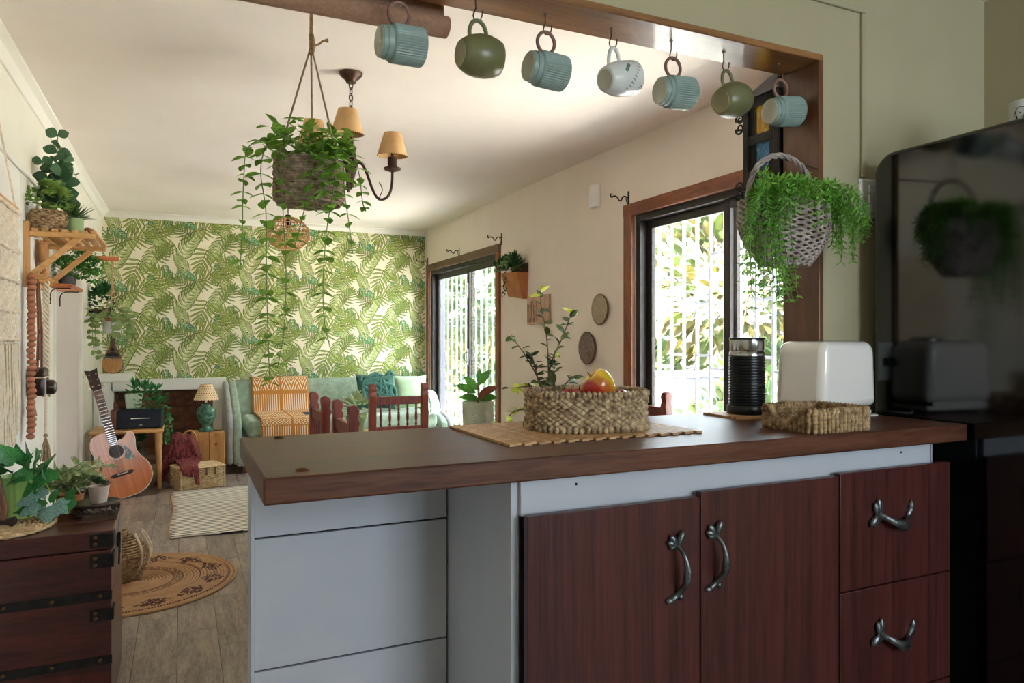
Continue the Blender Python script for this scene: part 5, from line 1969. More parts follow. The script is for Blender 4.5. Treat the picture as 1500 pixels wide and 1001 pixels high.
# small variegated plant between the chairs, on a stool before the sofa
vp = thing('variegated_plant', 'small cream and green leaved plant between the dining chairs and the sofa', 'potted plant', (1.19, 5.35, 0.0))
out('stool_top', MB().lathe([(0, 0.42), (0.13, 0.42), (0.135, 0.43), (0.13, 0.45), (0, 0.45)], 28), M['pine'], vp)
for k in range(3):
    a = 2 * PI * k / 3 + 0.3
    out('stool_leg', MB().tube([(0.11 * math.cos(a), 0.11 * math.sin(a), 0.0), (0.08 * math.cos(a), 0.08 * math.sin(a), 0.425)], 0.013, 8), M['pine_v'], vp)
out('pot', MB().lathe([(0, 0.45), (0.06, 0.45), (0.08, 0.57), (0.085, 0.575), (0.076, 0.575), (0.07, 0.555), (0, 0.555)], 24), M['green_pot'], vp)
for k in range(46):
    d = rdir(5, 80)
    q = Vector((0, 0, 0.57)) + Vector((d.x * 0.07, d.y * 0.07, d.z * 0.12))
    leafobj(vp, 'ovate', 'leaf_varieg', q, d + Vector((0, 0, -0.25)), (uni(-.4, .4), uni(-.4, .4), 1), uni(0.06, 0.09), 0.9)

# rubber plant by the garden door
rb = thing('rubber_plant', 'glossy rubber plant in a pale green leaf relief pot by the garden door', 'potted plant', (2.10, 5.18, 0.0))
out('plinth', MB().lathe([(0, 0), (0.12, 0), (0.12, 0.36), (0, 0.36)], 24), M['wall_white'], rb, bevel=0.01)
out('pot', MB().lathe([(0, 0.36), (0.095, 0.36), (0.108, 0.38), (0.122, 0.64), (0.126, 0.655), (0.116, 0.655), (0.112, 0.62), (0, 0.62)], 36), M['pale_green_pot'], rb)
b = MB()
for k in range(7):
    a = 2 * PI * k / 7 + 0.2
    Mf = T(0, 0, 0) @ RZ(math.degrees(a))
    pts = [(0.103 + 0.016 * t_ + 0.003, 0.05 * math.sin(t_ * 2.6) - 0.02, 0.40 + 0.19 * t_) for t_ in [i / 8 for i in range(9)]]
    b.tube(pts, 0.004, 5, M=Mf)
    for i in range(1, 8):
        for sg in (1, -1):
            q = Vector(pts[i])
            b.add(*LEAF['lance'], M=Mf @ aim(q, (0, sg, 0.7), (1, 0, 0), 0.045, 1.3))
out('leaf_relief', b, M['marble_pot'], rb, sharp=80)
out('soil', MB().lathe([(0, 0.632), (0.113, 0.63), (0.1, 0.6), (0, 0.6)], 24), M['soil'], rb)
b = MB().tube([(0, 0, 0.62), (0.005, 0.0, 0.75), (0.0, 0.01, 0.84)], [0.007, 0.006, 0.004], 7)
out('trunk', b, M['stem_brown'], rb)
rl = [(-0.02, 0.72, -0.9, 0.45, 0.17, 0), (0.0, 0.78, 0.55, 0.75, 0.16, 0), (0.0, 0.74, -0.8, 0.85, 0.16, 0), (0.0, 0.68, -0.95, 0.1, 0.15, 0), (0.0, 0.70, 0.85, 0.45, 0.17, 1), (0.0, 0.67, 0.8, 0.15, 0.16, 0), (0, 0.66, -0.4, 0.2, 0.14, 0), (0, 0.66, 0.2, 0.3, 0.13, 1), (0, 0.80, 0.1, 1.0, 0.11, 0), (0, 0.69, 0.9, 0.75, 0.13, 1)]
for (ox, z, dr, dz, L_, red) in rl:
    dd = Vector((CR[0] * dr, CR[1] * dr, dz)) - DEP * uni(0.05, 0.3)
    leafobj(rb, 'rubber', 'leaf_rubber_red' if red else 'leaf_rubber', (0.004 + ox, 0, z), dd, -DEP * 0.8 + Vector((0, 0, 0.7)), L_, 1.0)

# ------------------------------------------------------------------ fireside corner: guitar, table, radio, lamp, baskets
gt = thing('acoustic_guitar', 'orange brown acoustic guitar leaning in the corner by the fireplace', 'guitar', (-0.345, 5.80, 0.012))
# local frame: X across, Z along the neck, face towards -Y
half = [(0.0, 0.0), (0.08, 0.006), (0.14, 0.035), (0.178, 0.085), (0.190, 0.14), (0.180, 0.20), (0.150, 0.255), (0.132, 0.30), (0.134, 0.34), (0.143, 0.385), (0.140, 0.425), (0.118, 0.463), (0.075, 0.483), (0.028, 0.488)]
cutp = [(0.0, 0.0), (0.08, 0.006), (0.14, 0.035), (0.178, 0.085), (0.190, 0.14), (0.180, 0.20), (0.150, 0.255), (0.132, 0.30), (0.134, 0.345), (0.143, 0.39), (0.141, 0.428), (0.125, 0.447), (0.106, 0.446), (0.085, 0.425), (0.060, 0.408), (0.028, 0.405)]
rightp = [(q.x, q.y) for q in catmull([(x, z, 0) for x, z in cutp], 4)]
leftp = [(-q.x, q.y) for q in catmull([(x, z, 0) for x, z in half], 4)]
poly = rightp + leftp[::-1][:-1]
MG = Matrix(((1, 0, 0, 0), (0, 0, 1, 0), (0, 1, 0, 0), (0, 0, 0, 1)))
out('body', MB().prism(poly, 0.0, 0.10, MG), M['guitar_side'], gt, bevel=0.004, sharp=30)
out('top_plate', MB().prism([(x * 0.985, 0.002 + z * 0.992) for x, z in poly], -0.004, 0.0, MG), M['guitar_top'], gt, sharp=30)
b = MB().tube([(x, -0.001, z) for x, z in poly], 0.0035, 6, closed=True)
out('binding', b, M['guitar_binding'], gt, sharp=80)
HZ = 0.335
out('sound_hole', MB().lathe([(0, 0.0), (0.047, 0.0), (0.047, 0.0015), (0, 0.0015)], 36, T(0.005, -0.0042, HZ) @ RX(90)), M['rosewood'], gt)
b = MB()
for r_ in (0.052, 0.059):
    b.tube([(0.005 + r_ * math.cos(2 * PI * i / 40), -0.0045, HZ + r_ * math.sin(2 * PI * i / 40)) for i in range(40)], 0.0018, 5, closed=True)
out('rosette', b, M['guitar_binding'], gt)
pg = [(q.x, q.y) for q in catmull([(0.052, 0.365, 0), (0.072, 0.355, 0), (0.10, 0.30, 0), (0.105, 0.255, 0), (0.098, 0.243, 0), (0.055, 0.262, 0), (0.048, 0.285, 0), (0.062, 0.32, 0), (0.056, 0.355, 0)], 4)]
mat('pickguard', '1f2a26', '8aa060', rough=0.2, scale=26, lo=0.5, hi=0.62)
out('pickguard', MB().prism(pg, -0.0065, -0.0045, MG), M['pickguard'], gt)
out('bridge', MB().prism([(-0.075, 0.168), (-0.06, 0.155), (0.065, 0.155), (0.08, 0.168), (0.065, 0.180), (-0.06, 0.180)], -0.014, -0.004, MG), M['rosewood'], gt, bevel=0.003)
out('saddle', MB().box(-0.03, 0.04, -0.0165, -0.013, 0.169, 0.173), M['guitar_binding'], gt)
out('neck', MB().box(-0.023, 0.027, 0.0, 0.022, 0.40, 0.79), M['guitar_side'], gt, bevel=0.008)
nk = out('fretboard', MB().box(-0.026, 0.030, -0.010, 0.0, 0.375, 0.79), M['fretboard'], gt, bevel=0.001)
b = MB()
for k in range(20):
    z = 0.79 - 0.415 * (1 - 2 ** (-k / 12)) / (1 - 2 ** (-20 / 12))
    b.box(-0.025, 0.029, -0.0115, -0.0095, z - 0.0012, z + 0.0012)
out('frets', b, M['steel'], nk)
b = MB()
for k in range(6):
    x = -0.02 + 0.0085 * k
    b.tube([(x, -0.0155, 0.171), (x * 0.8 + 0.001, -0.0135, 0.79)], 0.0008, 4)
out('strings', b, M['steel'], gt)
hd = out('headstock', MB().prism([(-0.024, 0.0), (0.028, 0.0), (0.036, 0.03), (0.034, 0.10), (0.043, 0.165), (0.0, 0.152), (-0.040, 0.165), (-0.032, 0.10), (-0.034, 0.03)], -0.005, 0.014, T(0, 0, 0.79) @ RX(-12) @ MG), M['rosewood'], gt, bevel=0.002)
for k in range(3):
    for sg in (1, -1):
        b = MB().tube([(0.034 * sg, 0.006, 0.825 + 0.042 * k), (0.05 * sg, 0.008, 0.825 + 0.042 * k)], 0.003, 6)
        b.ball((0.055 * sg, 0.009, 0.825 + 0.042 * k), 0.0075, 8, 6, (1, 0.6, 1.2))
        b.lathe([(0, 0.006), (0.004, 0.005), (0.004, 0), (0, 0)], 8, T(0.021 * sg, -0.009, 0.825 + 0.042 * k) @ RX(90))
        out('tuner', b, M['guitar_binding'], hd)
out('preamp', MB().box(-0.196, -0.186, 0.03, 0.075, 0.275, 0.32), M['black_plastic'], gt, loc=(0.048, 0.0, 0.04), bevel=0.003)
gt.rotation_euler = (math.radians(-9), math.radians(-13.5), math.radians(12))

# side table
st = thing('side_table', 'light wooden side table with tapered legs holding the radio', 'side table', (-0.36, 6.30, 0))
b = MB()
b.box(-0.26, 0.235, -0.24, 0.17, 0.428, 0.455)
out('table_top', b, M['pine'], st, bevel=0.01, bseg=3)
for x, y in ((-0.22, -0.20), (0.195, -0.205), (-0.22, 0.13), (0.195, 0.13)):
    out('leg', MB().tube([(x * 1.06, y * 1.06, 0.0), (x * 1.0, y * 1.0, 0.43)], [0.016, 0.026], 10), M['pine_v'], st)
out('lower_shelf', MB().box(-0.19, 0.17, -0.19, 0.12, 0.10, 0.118), M['pine'], st, bevel=0.004)

ra = thing('radio', 'dark blue fabric radio with brown leather sides on the side table', 'radio', (-0.305, 6.20, 0.455), rz=math.radians(-4))
out('front', MB().box(-0.135, 0.175, -0.075, 0.055, 0.004, 0.150), M['radio_fabric'], ra, bevel=0.012, bseg=3)
out('side_panel', MB().box(-0.178, -0.1355, -0.074, 0.054, 0.004, 0.150), M['radio_side'], ra, bevel=0.008)
out('chrome_bar', MB().box(-0.04, 0.09, -0.079, -0.074, 0.079, 0.086), M['steel'], ra)
out('badge', MB().box(0.013, 0.038, -0.078, -0.0745, 0.027, 0.036), M['steel'], ra, bevel=0.001)
for x in (-0.13, 0.13):
    out('foot', MB().box(x - 0.015, x + 0.015, -0.05, 0.04, 0.0, 0.006), M['black_plastic'], ra)

pp_ = thing('radio_plant', 'bushy green plant in a pale square pot on the radio', 'potted plant', (-0.335, 6.20, 0.607))
b = MB()
b.add([(-0.05, -0.045, 0), (0.05, -0.045, 0), (0.05, 0.045, 0), (-0.05, 0.045, 0), (-0.06, -0.054, 0.115), (0.06, -0.054, 0.115), (0.06, 0.054, 0.115), (-0.06, 0.054, 0.115)], [(0, 3, 2, 1), (4, 5, 6, 7), (0, 1, 5, 4), (1, 2, 6, 5), (2, 3, 7, 6), (3, 0, 4, 7)])
out('pot', b, M['pale_green_pot'], pp_, bevel=0.01)
b = MB()
clump(b, (0.10, 0.0, 0.06), 0.13, 0.09, 0.12, 170, 'small', 0.045, dom=False)
clump(b, (0.03, 0.0, 0.11), 0.07, 0.06, 0.08, 60, 'lance', 0.07)
clump(b, (0.17, -0.02, 0.03), 0.06, 0.06, 0.06, 50, 'small', 0.04, dom=False)
for k in range(3):
    x = uni(0.22, 0.25)
    for i in range(14):
        b.add(*LEAF['small'], M=aim((x + uni(-.02, .02), -0.05 + uni(-.02, .02), -0.02 * i), rdir(-70, 0), (0, -1, 1), 0.036))
stuffout('foliage', b, M['leaf_ivy'], pp_)

vs_ = thing('glass_vase_plant', 'clear glass vase with leafy cuttings under the side table', 'vase', (-0.30, 6.30, 0.118))
gl = base_nodes('clear_glass')
gl[4].inputs['Transmission Weight'].default_value = 1.0
gl[4].inputs['Roughness'].default_value = 0.03
gl[4].inputs['Base Color'].default_value = (0.93, 0.97, 0.95, 1)
MATS['clear_glass'] = gl[0]
out('vase', MB().lathe([(0, 0), (0.045, 0), (0.055, 0.05), (0.05, 0.13), (0.035, 0.19), (0.04, 0.21), (0.037, 0.21), (0.032, 0.19), (0.047, 0.13), (0.052, 0.05), (0.042, 0.006), (0, 0.006)], 28), M['clear_glass'], vs_)
for k in range(16):
    leafobj(vs_, 'ovate', 'leaf_dark', (uni(-.02, .02), uni(-.02, .02), uni(0.10, 0.24)), rdir(-30, 60), (0, -.5, 1), uni(0.06, 0.10), 1.0)
wpn = thing('white_bowl_plant', 'plant in a low white bowl on the floor behind the shawl', 'potted plant', (-0.06, 6.55, 0.0))
out('bowl', MB().lathe([(0, 0.11), (0.06, 0.11), (0.10, 0.17), (0.115, 0.24), (0.108, 0.24), (0.09, 0.18), (0, 0.15)], 28), M['mug_white'], wpn)
out('stand', MB().lathe([(0, 0), (0.09, 0), (0.08, 0.02), (0.06, 0.11), (0, 0.11)], 24), M['brown_wood'], wpn)
b = MB()
clump(b, (0, 0, 0.23), 0.10, 0.10, 0.10, 80, 'small', 0.05)
for k in range(12):
    b.add(*LEAF['small'], M=aim((-0.02 + uni(-.03, .03), -0.1, 0.32 + 0.02 * k), rdir(-30, 60), (0, -1, 1), 0.04))
stuffout('foliage', b, M['leaf_dark'], wpn)

# wooden block table and lamp
bs = thing('wood_block', 'solid natural wood block used as a lamp table beside the sofa', 'side table', (0.195, 6.46, 0))
b = MB()
for x0, x1 in ((-0.125, 0.005), (0.008, 0.125)):
    out('board', MB().box(x0, x1, -0.125, 0.125, 0, 0.375), M['stump_wood'], bs, bevel=0.004)
b = MB()
for x, z in ((0.06, 0.28), (0.03, 0.06), (0.09, 0.1)):
    b.ball((x, -0.1255, z), 0.010, 10, 6, (1, 0.1, 1.2))
out('knot', b, M['brown_wood'], bs)

m, nt, N, L, p = base_nodes('dotted_shade')
tcn = N.new('ShaderNodeTexCoord')
spx = N.new('ShaderNodeSeparateXYZ')
L.new(tcn.outputs['Object'], spx.inputs[0])
nb = NB(nt)
an = nb.m('ARCTAN2', spx.outputs[1], spx.outputs[0])
row = nb.m('MULTIPLY', spx.outputs[2], 55.0)
colf = nb.m('FRACT', nb.m('ADD', nb.m('MULTIPLY', an, 24 / (2 * PI)), nb.m('MULTIPLY', nb.m('FLOOR', row), 0.5)))
dx = nb.m('SUBTRACT', colf, 0.5)
dy = nb.m('SUBTRACT', nb.m('FRACT', row), 0.5)
dd = nb.m('ADD', nb.m('MULTIPLY', dx, dx), nb.m('MULTIPLY', dy, dy))
L.new(nb.mixc(nb.m('LESS_THAN', dd, 0.045), lin('ecd3a6'), lin('a04a34')), p.inputs['Base Color'])
p.inputs['Roughness'].default_value = 0.85
MATS['dotted_shade'] = m
lm = thing('table_lamp', 'green ceramic table lamp with a dotted cream shade on the wood block', 'table lamp', (0.185, 6.46, 0.3755))
out('base', MB().lathe([(0, 0), (0.062, 0), (0.066, 0.008), (0.055, 0.018), (0.040, 0.03), (0.036, 0.045), (0.044, 0.06), (0.066, 0.10), (0.077, 0.14), (0.074, 0.175), (0.055, 0.20), (0.036, 0.208), (0.034, 0.214), (0.038, 0.222), (0.028, 0.232), (0.012, 0.236), (0, 0.237)], 36), M['lamp_ceramic'], lm)
out('neck', MB().lathe([(0, 0.236), (0.012, 0.236), (0.010, 0.30), (0, 0.30)], 12), M['steel'], lm)
out('shade', MB().lathe([(0.045, 0.39), (0.098, 0.262), (0.096, 0.262), (0.043, 0.39)], 40), M['dotted_shade'], lm)
out('cord', MB().tube(catmull([(0.06, -0.01, 0.006), (0.10, -0.03, 0.004), (0.13, 0.02, 0.003), (0.135, 0.06, -0.05), (0.135, 0.08, -0.3)], 5), 0.003, 6), M['black_plastic'], lm)

# wicker picnic hamper
hm = thing('picnic_hamper', 'pale wicker picnic hamper on the floor by the striped rug', 'hamper', (0.112, 6.045, 0), rz=math.radians(17))
mat('wicker_dark', '9d7c50', rough=0.8)
out('core', MB().box(-0.150, 0.150, -0.118, 0.118, 0.006, 0.150), M['wicker_dark'], hm)
b = MB()
for j in range(12):
    z = 0.009 + j * 0.0125
    n_ = 112
    base = resample(loop(0.160, 0.128, 0.16, 240), n_)
    b.tube([(x * (1 + 0.03 * math.sin(i * PI / 2 + PI * (j % 2))), y * (1 + 0.03 * math.sin(i * PI / 2 + PI * (j % 2))), z) for i, (x, y) in enumerate(base)], 0.0066, 5, closed=True)
out('side_weave', b, M['wicker_pale'], hm, sharp=80)
b = MB()
for (x, y) in ((-0.158, -0.126), (0.158, -0.126), (-0.158, 0.126), (0.158, 0.126)):
    b.tube([(x, y, 0), (x, y, 0.155)], 0.008, 6)
out('corner_post', b, M['wicker_pale'], hm)
b = MB()
for k in range(24):
    y = -0.128 + 0.256 * k / 23
    b.tube([(-0.165 + 0.33 * i / 40, y, 0.162 + 0.0022 * math.sin(i * PI / 2 + PI * (k % 2))) for i in range(41)], 0.0052, 5)
b.tube([(x, y, 0.162) for x, y in resample(loop(0.167, 0.133, 0.14, 240), 60)], 0.0075, 6, closed=True)
ld = out('lid', b, M['wicker_pale'], hm, sharp=80)
for x in (0.02, 0.085):
    b = MB().tube([(x, -0.136, 0.16), (x, -0.142, 0.14), (x, -0.140, 0.115)], 0.006, 6)
    b.ball((x, -0.14, 0.112), 0.009, 8, 6)
    out('strap', b, M['leather_brown'], ld)

# bag with a bamboo handle under a wine red shawl
bg_ = thing('straw_bag', 'straw bag with a round cane handle half hidden under the wine red shawl', 'bag', (-0.005, 6.34, 0))
b = MB()
b.grid(28, 10, lambda u, v: (0.115 * (1 - 0.10 * v) * math.cos(2 * PI * u), 0.075 * (1 - 0.35 * v) * math.sin(2 * PI * u), 0.33 * v), closed_u=True)
b.prism([(0.112 * math.cos(2 * PI * k / 28), 0.073 * math.sin(2 * PI * k / 28)) for k in range(28)], 0.0, 0.008)
out('body', b, M['wicker_pale'], bg_, sharp=60)
b = MB().tube([(0.06 + 0.055 * math.cos(PI * i / 16), -0.04, 0.32 + 0.085 * math.sin(PI * i / 16)) for i in range(17)], 0.006, 8)
b.tube([(0.06 + 0.055 * math.cos(PI * i / 16), 0.03, 0.32 + 0.075 * math.sin(PI * i / 16)) for i in range(17)], 0.006, 8)
out('cane_handle', b, M['pine'], bg_)


def shw(u, v):
    # u across (image right), v from the back over the bag and down its front
    x = -0.155 + 0.29 * u
    fold = 0.016 * noise.noise((u * 5.5, v * 2.2, 3)) + 0.008 * noise.noise((u * 14, v * 5, 8))
    sh_z = 0.385 - 0.16 * abs(2 * u - 1.05) ** 2.6 + fold
    if v < 0.3:
        y, z = 0.10 - 0.10 * (v / 0.3), sh_z - 0.12 * (1 - v / 0.3) ** 2
    else:
        q = (v - 0.3) / 0.7
        drop = 0.17 + 0.19 * max(0.0, 1 - u / 0.30) ** 0.7
        y, z = -0.02 - 0.085 * math.sin(min(1, q * 1.8) * PI / 2) - 0.02 * q, sh_z - drop * q ** 1.25
    y -= 1.3 * fold + 0.012
    if u < 0.25:
        x -= 0.03 * v * (1 - u / 0.25)
    return (x, y, max(0.012, z))


b = MB().grid(64, 40, shw)
sh = thing('shawl', 'wine red knitted shawl thrown over the straw bag and hamper', 'shawl', (-0.005, 6.34, 0))
out('cloth', b, M['shawl'], sh, solid=0.010, sharp=80)
b = MB()
for k in range(70):
    u = uni(0, 1)
    x, y, z = shw(u, 1.0)
    L_ = uni(0.03, 0.10) if u > 0.3 else uni(0.0, 0.02)
    z2 = max(0.008, z - L_)
    b.tube([(x, y - 0.004, z + 0.01), (x + uni(-.01, .01), y - 0.012, (z + z2) / 2), (x + uni(-.015, .015), y - 0.014, z2)], 0.0035, 5)
out('fringe', b, M['shawl'], sh, sharp=80)['kind'] = 'stuff'
# second end falling over the hamper lid
def tongue(x0, w0, L_, ph):
    def g(u, v):
        x = x0 + w0 * (u - 0.5) * (1 - 0.55 * v) + 0.012 * math.sin(v * 5 + ph)
        n_ = 0.006 * noise.noise((u * 6, v * 7, ph))
        s_ = v * L_
        fl_ = 0.36 - 0.3 * (x - 0.055)
        if s_ < fl_:
            return (x, -0.105 - s_, 0.182 + 0.03 * max(0, 1 - s_ / 0.1) + abs(n_))
        r_ = s_ - fl_
        return (x, -0.105 - fl_ - 0.014 * min(1, r_ * 40) - abs(n_), 0.182 - r_ + n_)
    return g


for k, (x0, w0, L_, ph) in enumerate(((0.055, 0.15, 0.43, 0.3), (0.105, 0.07, 0.48, 2.0), (0.0, 0.06, 0.40, 4.0))):
    b = MB().grid(12, 24, tongue(x0, w0, L_, ph))
    out('cloth_end', b, M['shawl'], sh, solid=0.008, sharp=80)

# ------------------------------------------------------------------ rugs
m, nt, N, L, p = base_nodes('stripe_rug')
tcn = N.new('ShaderNodeTexCoord')
spx = N.new('ShaderNodeSeparateXYZ')
L.new(tcn.outputs['Object'], spx.inputs[0])
nb = NB(nt)
nz = N.new('ShaderNodeTexNoise')
nz.inputs['Scale'].default_value = 6
L.new(tcn.outputs['Object'], nz.inputs['Vector'])
yy = nb.m('MULTIPLY_ADD', nz.outputs['Fac'], 0.5, nb.m('MULTIPLY', spx.outputs[1], 26.0))
L.new(nb.mixc(nb.m('LESS_THAN', nb.m('FRACT', yy), 0.36), lin('e6dccb'), lin('2a2523')), p.inputs['Base Color'])
p.inputs['Roughness'].default_value = 0.95
MATS['stripe_rug'] = m
rg_ = thing('striped_rug', 'cream rug with thin dark stripes on the floor before the sofa', 'rug', (0.42, 5.18, 0.0))
b = MB().grid(30, 50, lambda u, v: (-0.475 + 1.0 * u - 0.012 * math.sin(v * 9), -0.68 + 1.36 * v + 0.012 * math.sin(u * 14), 0.006 + 0.0025 * noise.noise((u * 6, v * 8, 0)) + 0.004 * math.sin(v * 21 + u * 3) * (1 if v < 0.12 else 0.3)))
out('woven_field', b, M['stripe_rug'], rg_, solid=0.007, sharp=80)
b = MB()
b.tube([(-0.478 - 0.012 * math.sin(i / 40 * 9), -0.68 + 1.36 * i / 40, 0.006) for i in range(41)], 0.005, 5)
out('binding', b, M['jute'], rg_)

m, nt, N, L, p = base_nodes('round_jute')
tcn = N.new('ShaderNodeTexCoord')
ln_ = N.new('ShaderNodeVectorMath')
ln_.operation = 'LENGTH'
L.new(tcn.outputs['Object'], ln_.inputs[0])
nb = NB(nt)
r_ = nb.m('DIVIDE', ln_.outputs['Value'], 0.45)
spx = N.new('ShaderNodeSeparateXYZ')
L.new(tcn.outputs['Object'], spx.inputs[0])
an = nb.m('MULTIPLY', nb.m('ARCTAN2', spx.outputs[1], spx.outputs[0]), 12 / PI)


def ringm(r0, r1):
    return nb.m('MULTIPLY', nb.m('GREATER_THAN', r_, r0), nb.m('LESS_THAN', r_, r1))


tri = nb.m('PINGPONG', an, 1.0)
star = nb.m('LESS_THAN', nb.m('ABSOLUTE', nb.m('SUBTRACT', r_, 0.775)), nb.m('MULTIPLY', nb.m('POWER', tri, 1.3), 0.12))
nz = N.new('ShaderNodeTexNoise')
nz.inputs['Scale'].default_value = 70
L.new(tcn.outputs['Object'], nz.inputs['Vector'])
spk = nb.m('GREATER_THAN', nz.outputs['Fac'], 0.46)
dash = nb.m('GREATER_THAN', nb.m('FRACT', nb.m('MULTIPLY', an, 9.0)), 0.35)
lines = nb.m('MULTIPLY', dash, nb.m('ADD', nb.m('ADD', ringm(0.375, 0.395), ringm(0.455, 0.475)), nb.m('ADD', ringm(0.63, 0.65), ringm(0.915, 0.935))))
fac = nb.m('MINIMUM', 1.0, nb.m('ADD', nb.m('MULTIPLY', star, spk), nb.m('ADD', lines, nb.m('MULTIPLY', nb.m('MULTIPLY', ringm(0.40, 0.45), spk), 0.6))))
nz2 = N.new('ShaderNodeTexNoise')
nz2.inputs['Scale'].default_value = 30
L.new(tcn.outputs['Object'], nz2.inputs['Vector'])
base_c = nb.mixc(nz2.outputs['Fac'], lin('a8805c'), lin('cda67c'))
L.new(nb.mixc(fac, base_c, lin('5e3a30')), p.inputs['Base Color'])
p.inputs['Roughness'].default_value = 0.95
MATS['round_jute'] = m
rr_ = thing('round_rug', 'round tan jute rug with a dark leaf border on the plank floor', 'rug', (-0.205, 3.765, 0.0))
b = MB()
nr = 30
for j in range(nr):
    q = 0.45 * (j + 0.5) / nr
    n_ = 24 + 3 * j
    b.tube([(q * math.cos(2 * PI * i / n_), q * math.sin(2 * PI * i / n_), 0.0045) for i in range(n_)], 0.45 / nr * 0.56, 5, closed=True)
b.prism([(0.445 * math.cos(2 * PI * k / 72), 0.445 * math.sin(2 * PI * k / 72)) for k in range(72)], 0.0, 0.0055)
out('braid', b, M['round_jute'], rr_, sharp=80)

# drawstring seagrass bag on the round rug
jb = thing('seagrass_bag', 'plump seagrass belly basket standing on the round rug behind the chest', 'basket', (-0.285, 3.83, 0.012))
b = MB()
for j in range(22):
    f = j / 21
    z = 0.006 + 0.215 * f
    r_2 = 0.105 + 0.040 * math.sin(PI * min(1, f * 1.05)) - 0.055 * max(0, f - 0.55) / 0.45
    n_ = 64
    b.tube([(r_2 * math.cos(2 * PI * i / n_), r_2 * math.sin(2 * PI * i / n_) * 0.9, z) for i in range(n_)], [0.0066 * (1 + 0.3 * math.sin(i * PI / 2 + PI * (j % 2))) for i in range(n_)], 5, closed=True)
b.lathe([(0, 0.0), (0.10, 0.0), (0.10, 0.01), (0, 0.01)], 24)
out('coil_weave', b, M['seagrass_tan'], jb, sharp=80)
b = MB()
for k in range(3):
    a0 = math.radians(-40 + 25 * k)
    b.tube([((0.112 + 0.042 * math.sin(PI * t_)) * math.cos(a0), (0.112 + 0.042 * math.sin(PI * t_)) * math.sin(a0) * 0.9, 0.02 + 0.20 * t_) for t_ in [i / 10 for i in range(11)]], 0.006, 6)
out('pale_braid', b, M['cotton_cream'], jb, sharp=80)

# ------------------------------------------------------------------ chest and what stands on it
cs = thing('wooden_chest', 'dark stained wooden chest with iron straps at the lower left', 'chest', (-0.41, 2.70, 0))
out('body', MB().box(-0.235, 0.215, -0.203, 0.197, 0.0, 0.357), M['chest_wood'], cs, bevel=0.003)
out('upper_board', MB().box(-0.235, 0.215, -0.203, 0.197, 0.358, 0.497), M['chest_wood'], cs, bevel=0.003)
for y0, y1 in ((-0.207, -0.060), (-0.057, 0.075), (0.078, 0.201)):
    out('lid_board', MB().box(-0.237, 0.219, y0, y1, 0.500, 0.556), M['chest_wood'], cs, bevel=0.003)
out('strap', MB().box(-0.237, 0.2165, -0.2055, -0.203, 0.345, 0.372), M['iron'], cs)
out('strap', MB().box(-0.237, 0.2165, -0.2055, -0.203, 0.150, 0.175), M['iron'], cs)
for z0, z1 in ((0.508, 0.548), (0.445, 0.485), (0.285, 0.318)):
    b = MB().box(0.158, 0.2165, -0.2095, -0.203, z0, z1).box(0.2150, 0.2215, -0.2095, -0.150, z0, z1)
    out('corner_strap', b, M['iron'], cs)
rv = mesh_of('rivet', MB().lathe([(0, 0.004), (0.004, 0.003), (0.0062, 0.0), (0, 0)], 10, RX(90)), M['brass_dark'])
for x, z in ((0.172, 0.538), (0.172, 0.518), (0.172, 0.475), (0.172, 0.455), (0.172, 0.309), (0.172, 0.293), (0.185, 0.359), (0.06, 0.359), (-0.06, 0.359), (-0.18, 0.359), (0.06, 0.163), (-0.06, 0.163), (0.185, 0.163)):
    meshobj('rivet', rv, cs, T(x, -0.2095 if x < 0.18 and z not in (0.359, 0.163) else -0.2055, z))
b = MB().box(0.215, 0.2195, -0.012, 0.012, 0.455, 0.545).box(0.2195, 0.226, -0.006, 0.006, 0.43, 0.50)
b.tube([(0.223 + 0.0, 0.010 * math.cos(2 * PI * i / 16), 0.445 + 0.016 * math.sin(2 * PI * i / 16)) for i in range(16)], 0.0028, 6, closed=True)
b.tube([(0.222, -0.02, 0.47), (0.224, -0.024, 0.44), (0.222, -0.018, 0.40)], 0.003, 6)
out('hasp', b, M['iron'], cs, bevel=0.001)
CH = 0.5562

mt = thing('woven_placemat', 'round braided straw mat on the chest under the green ribbed pot', 'placemat', (-0.505, 2.655, CH))
b = MB()
nr = 11
for j in range(nr):
    q = 0.165 * (j + 0.5) / nr
    n_ = 20 + 8 * j
    b.tube([(q * math.cos(2 * PI * i / n_) * (1 + 0.03 * math.sin(i * 2.4)), q * math.sin(2 * PI * i / n_) * (1 + 0.03 * math.sin(i * 2.4)), 0.0068 + 0.0012 * math.sin(i * 1.7)) for i in range(n_)], [0.0066 * (1 + 0.22 * math.sin(i * 2.4 + j)) for i in range(n_)], 5, closed=True)
mat('straw_mat', 'a98458', 'e0c499', rough=0.85, scale=45, bump=0.4, dist=0.004)
out('braid', b, M['straw_mat'], mt, sharp=80)
mt.scale = (0.88, 1.0, 1.0)

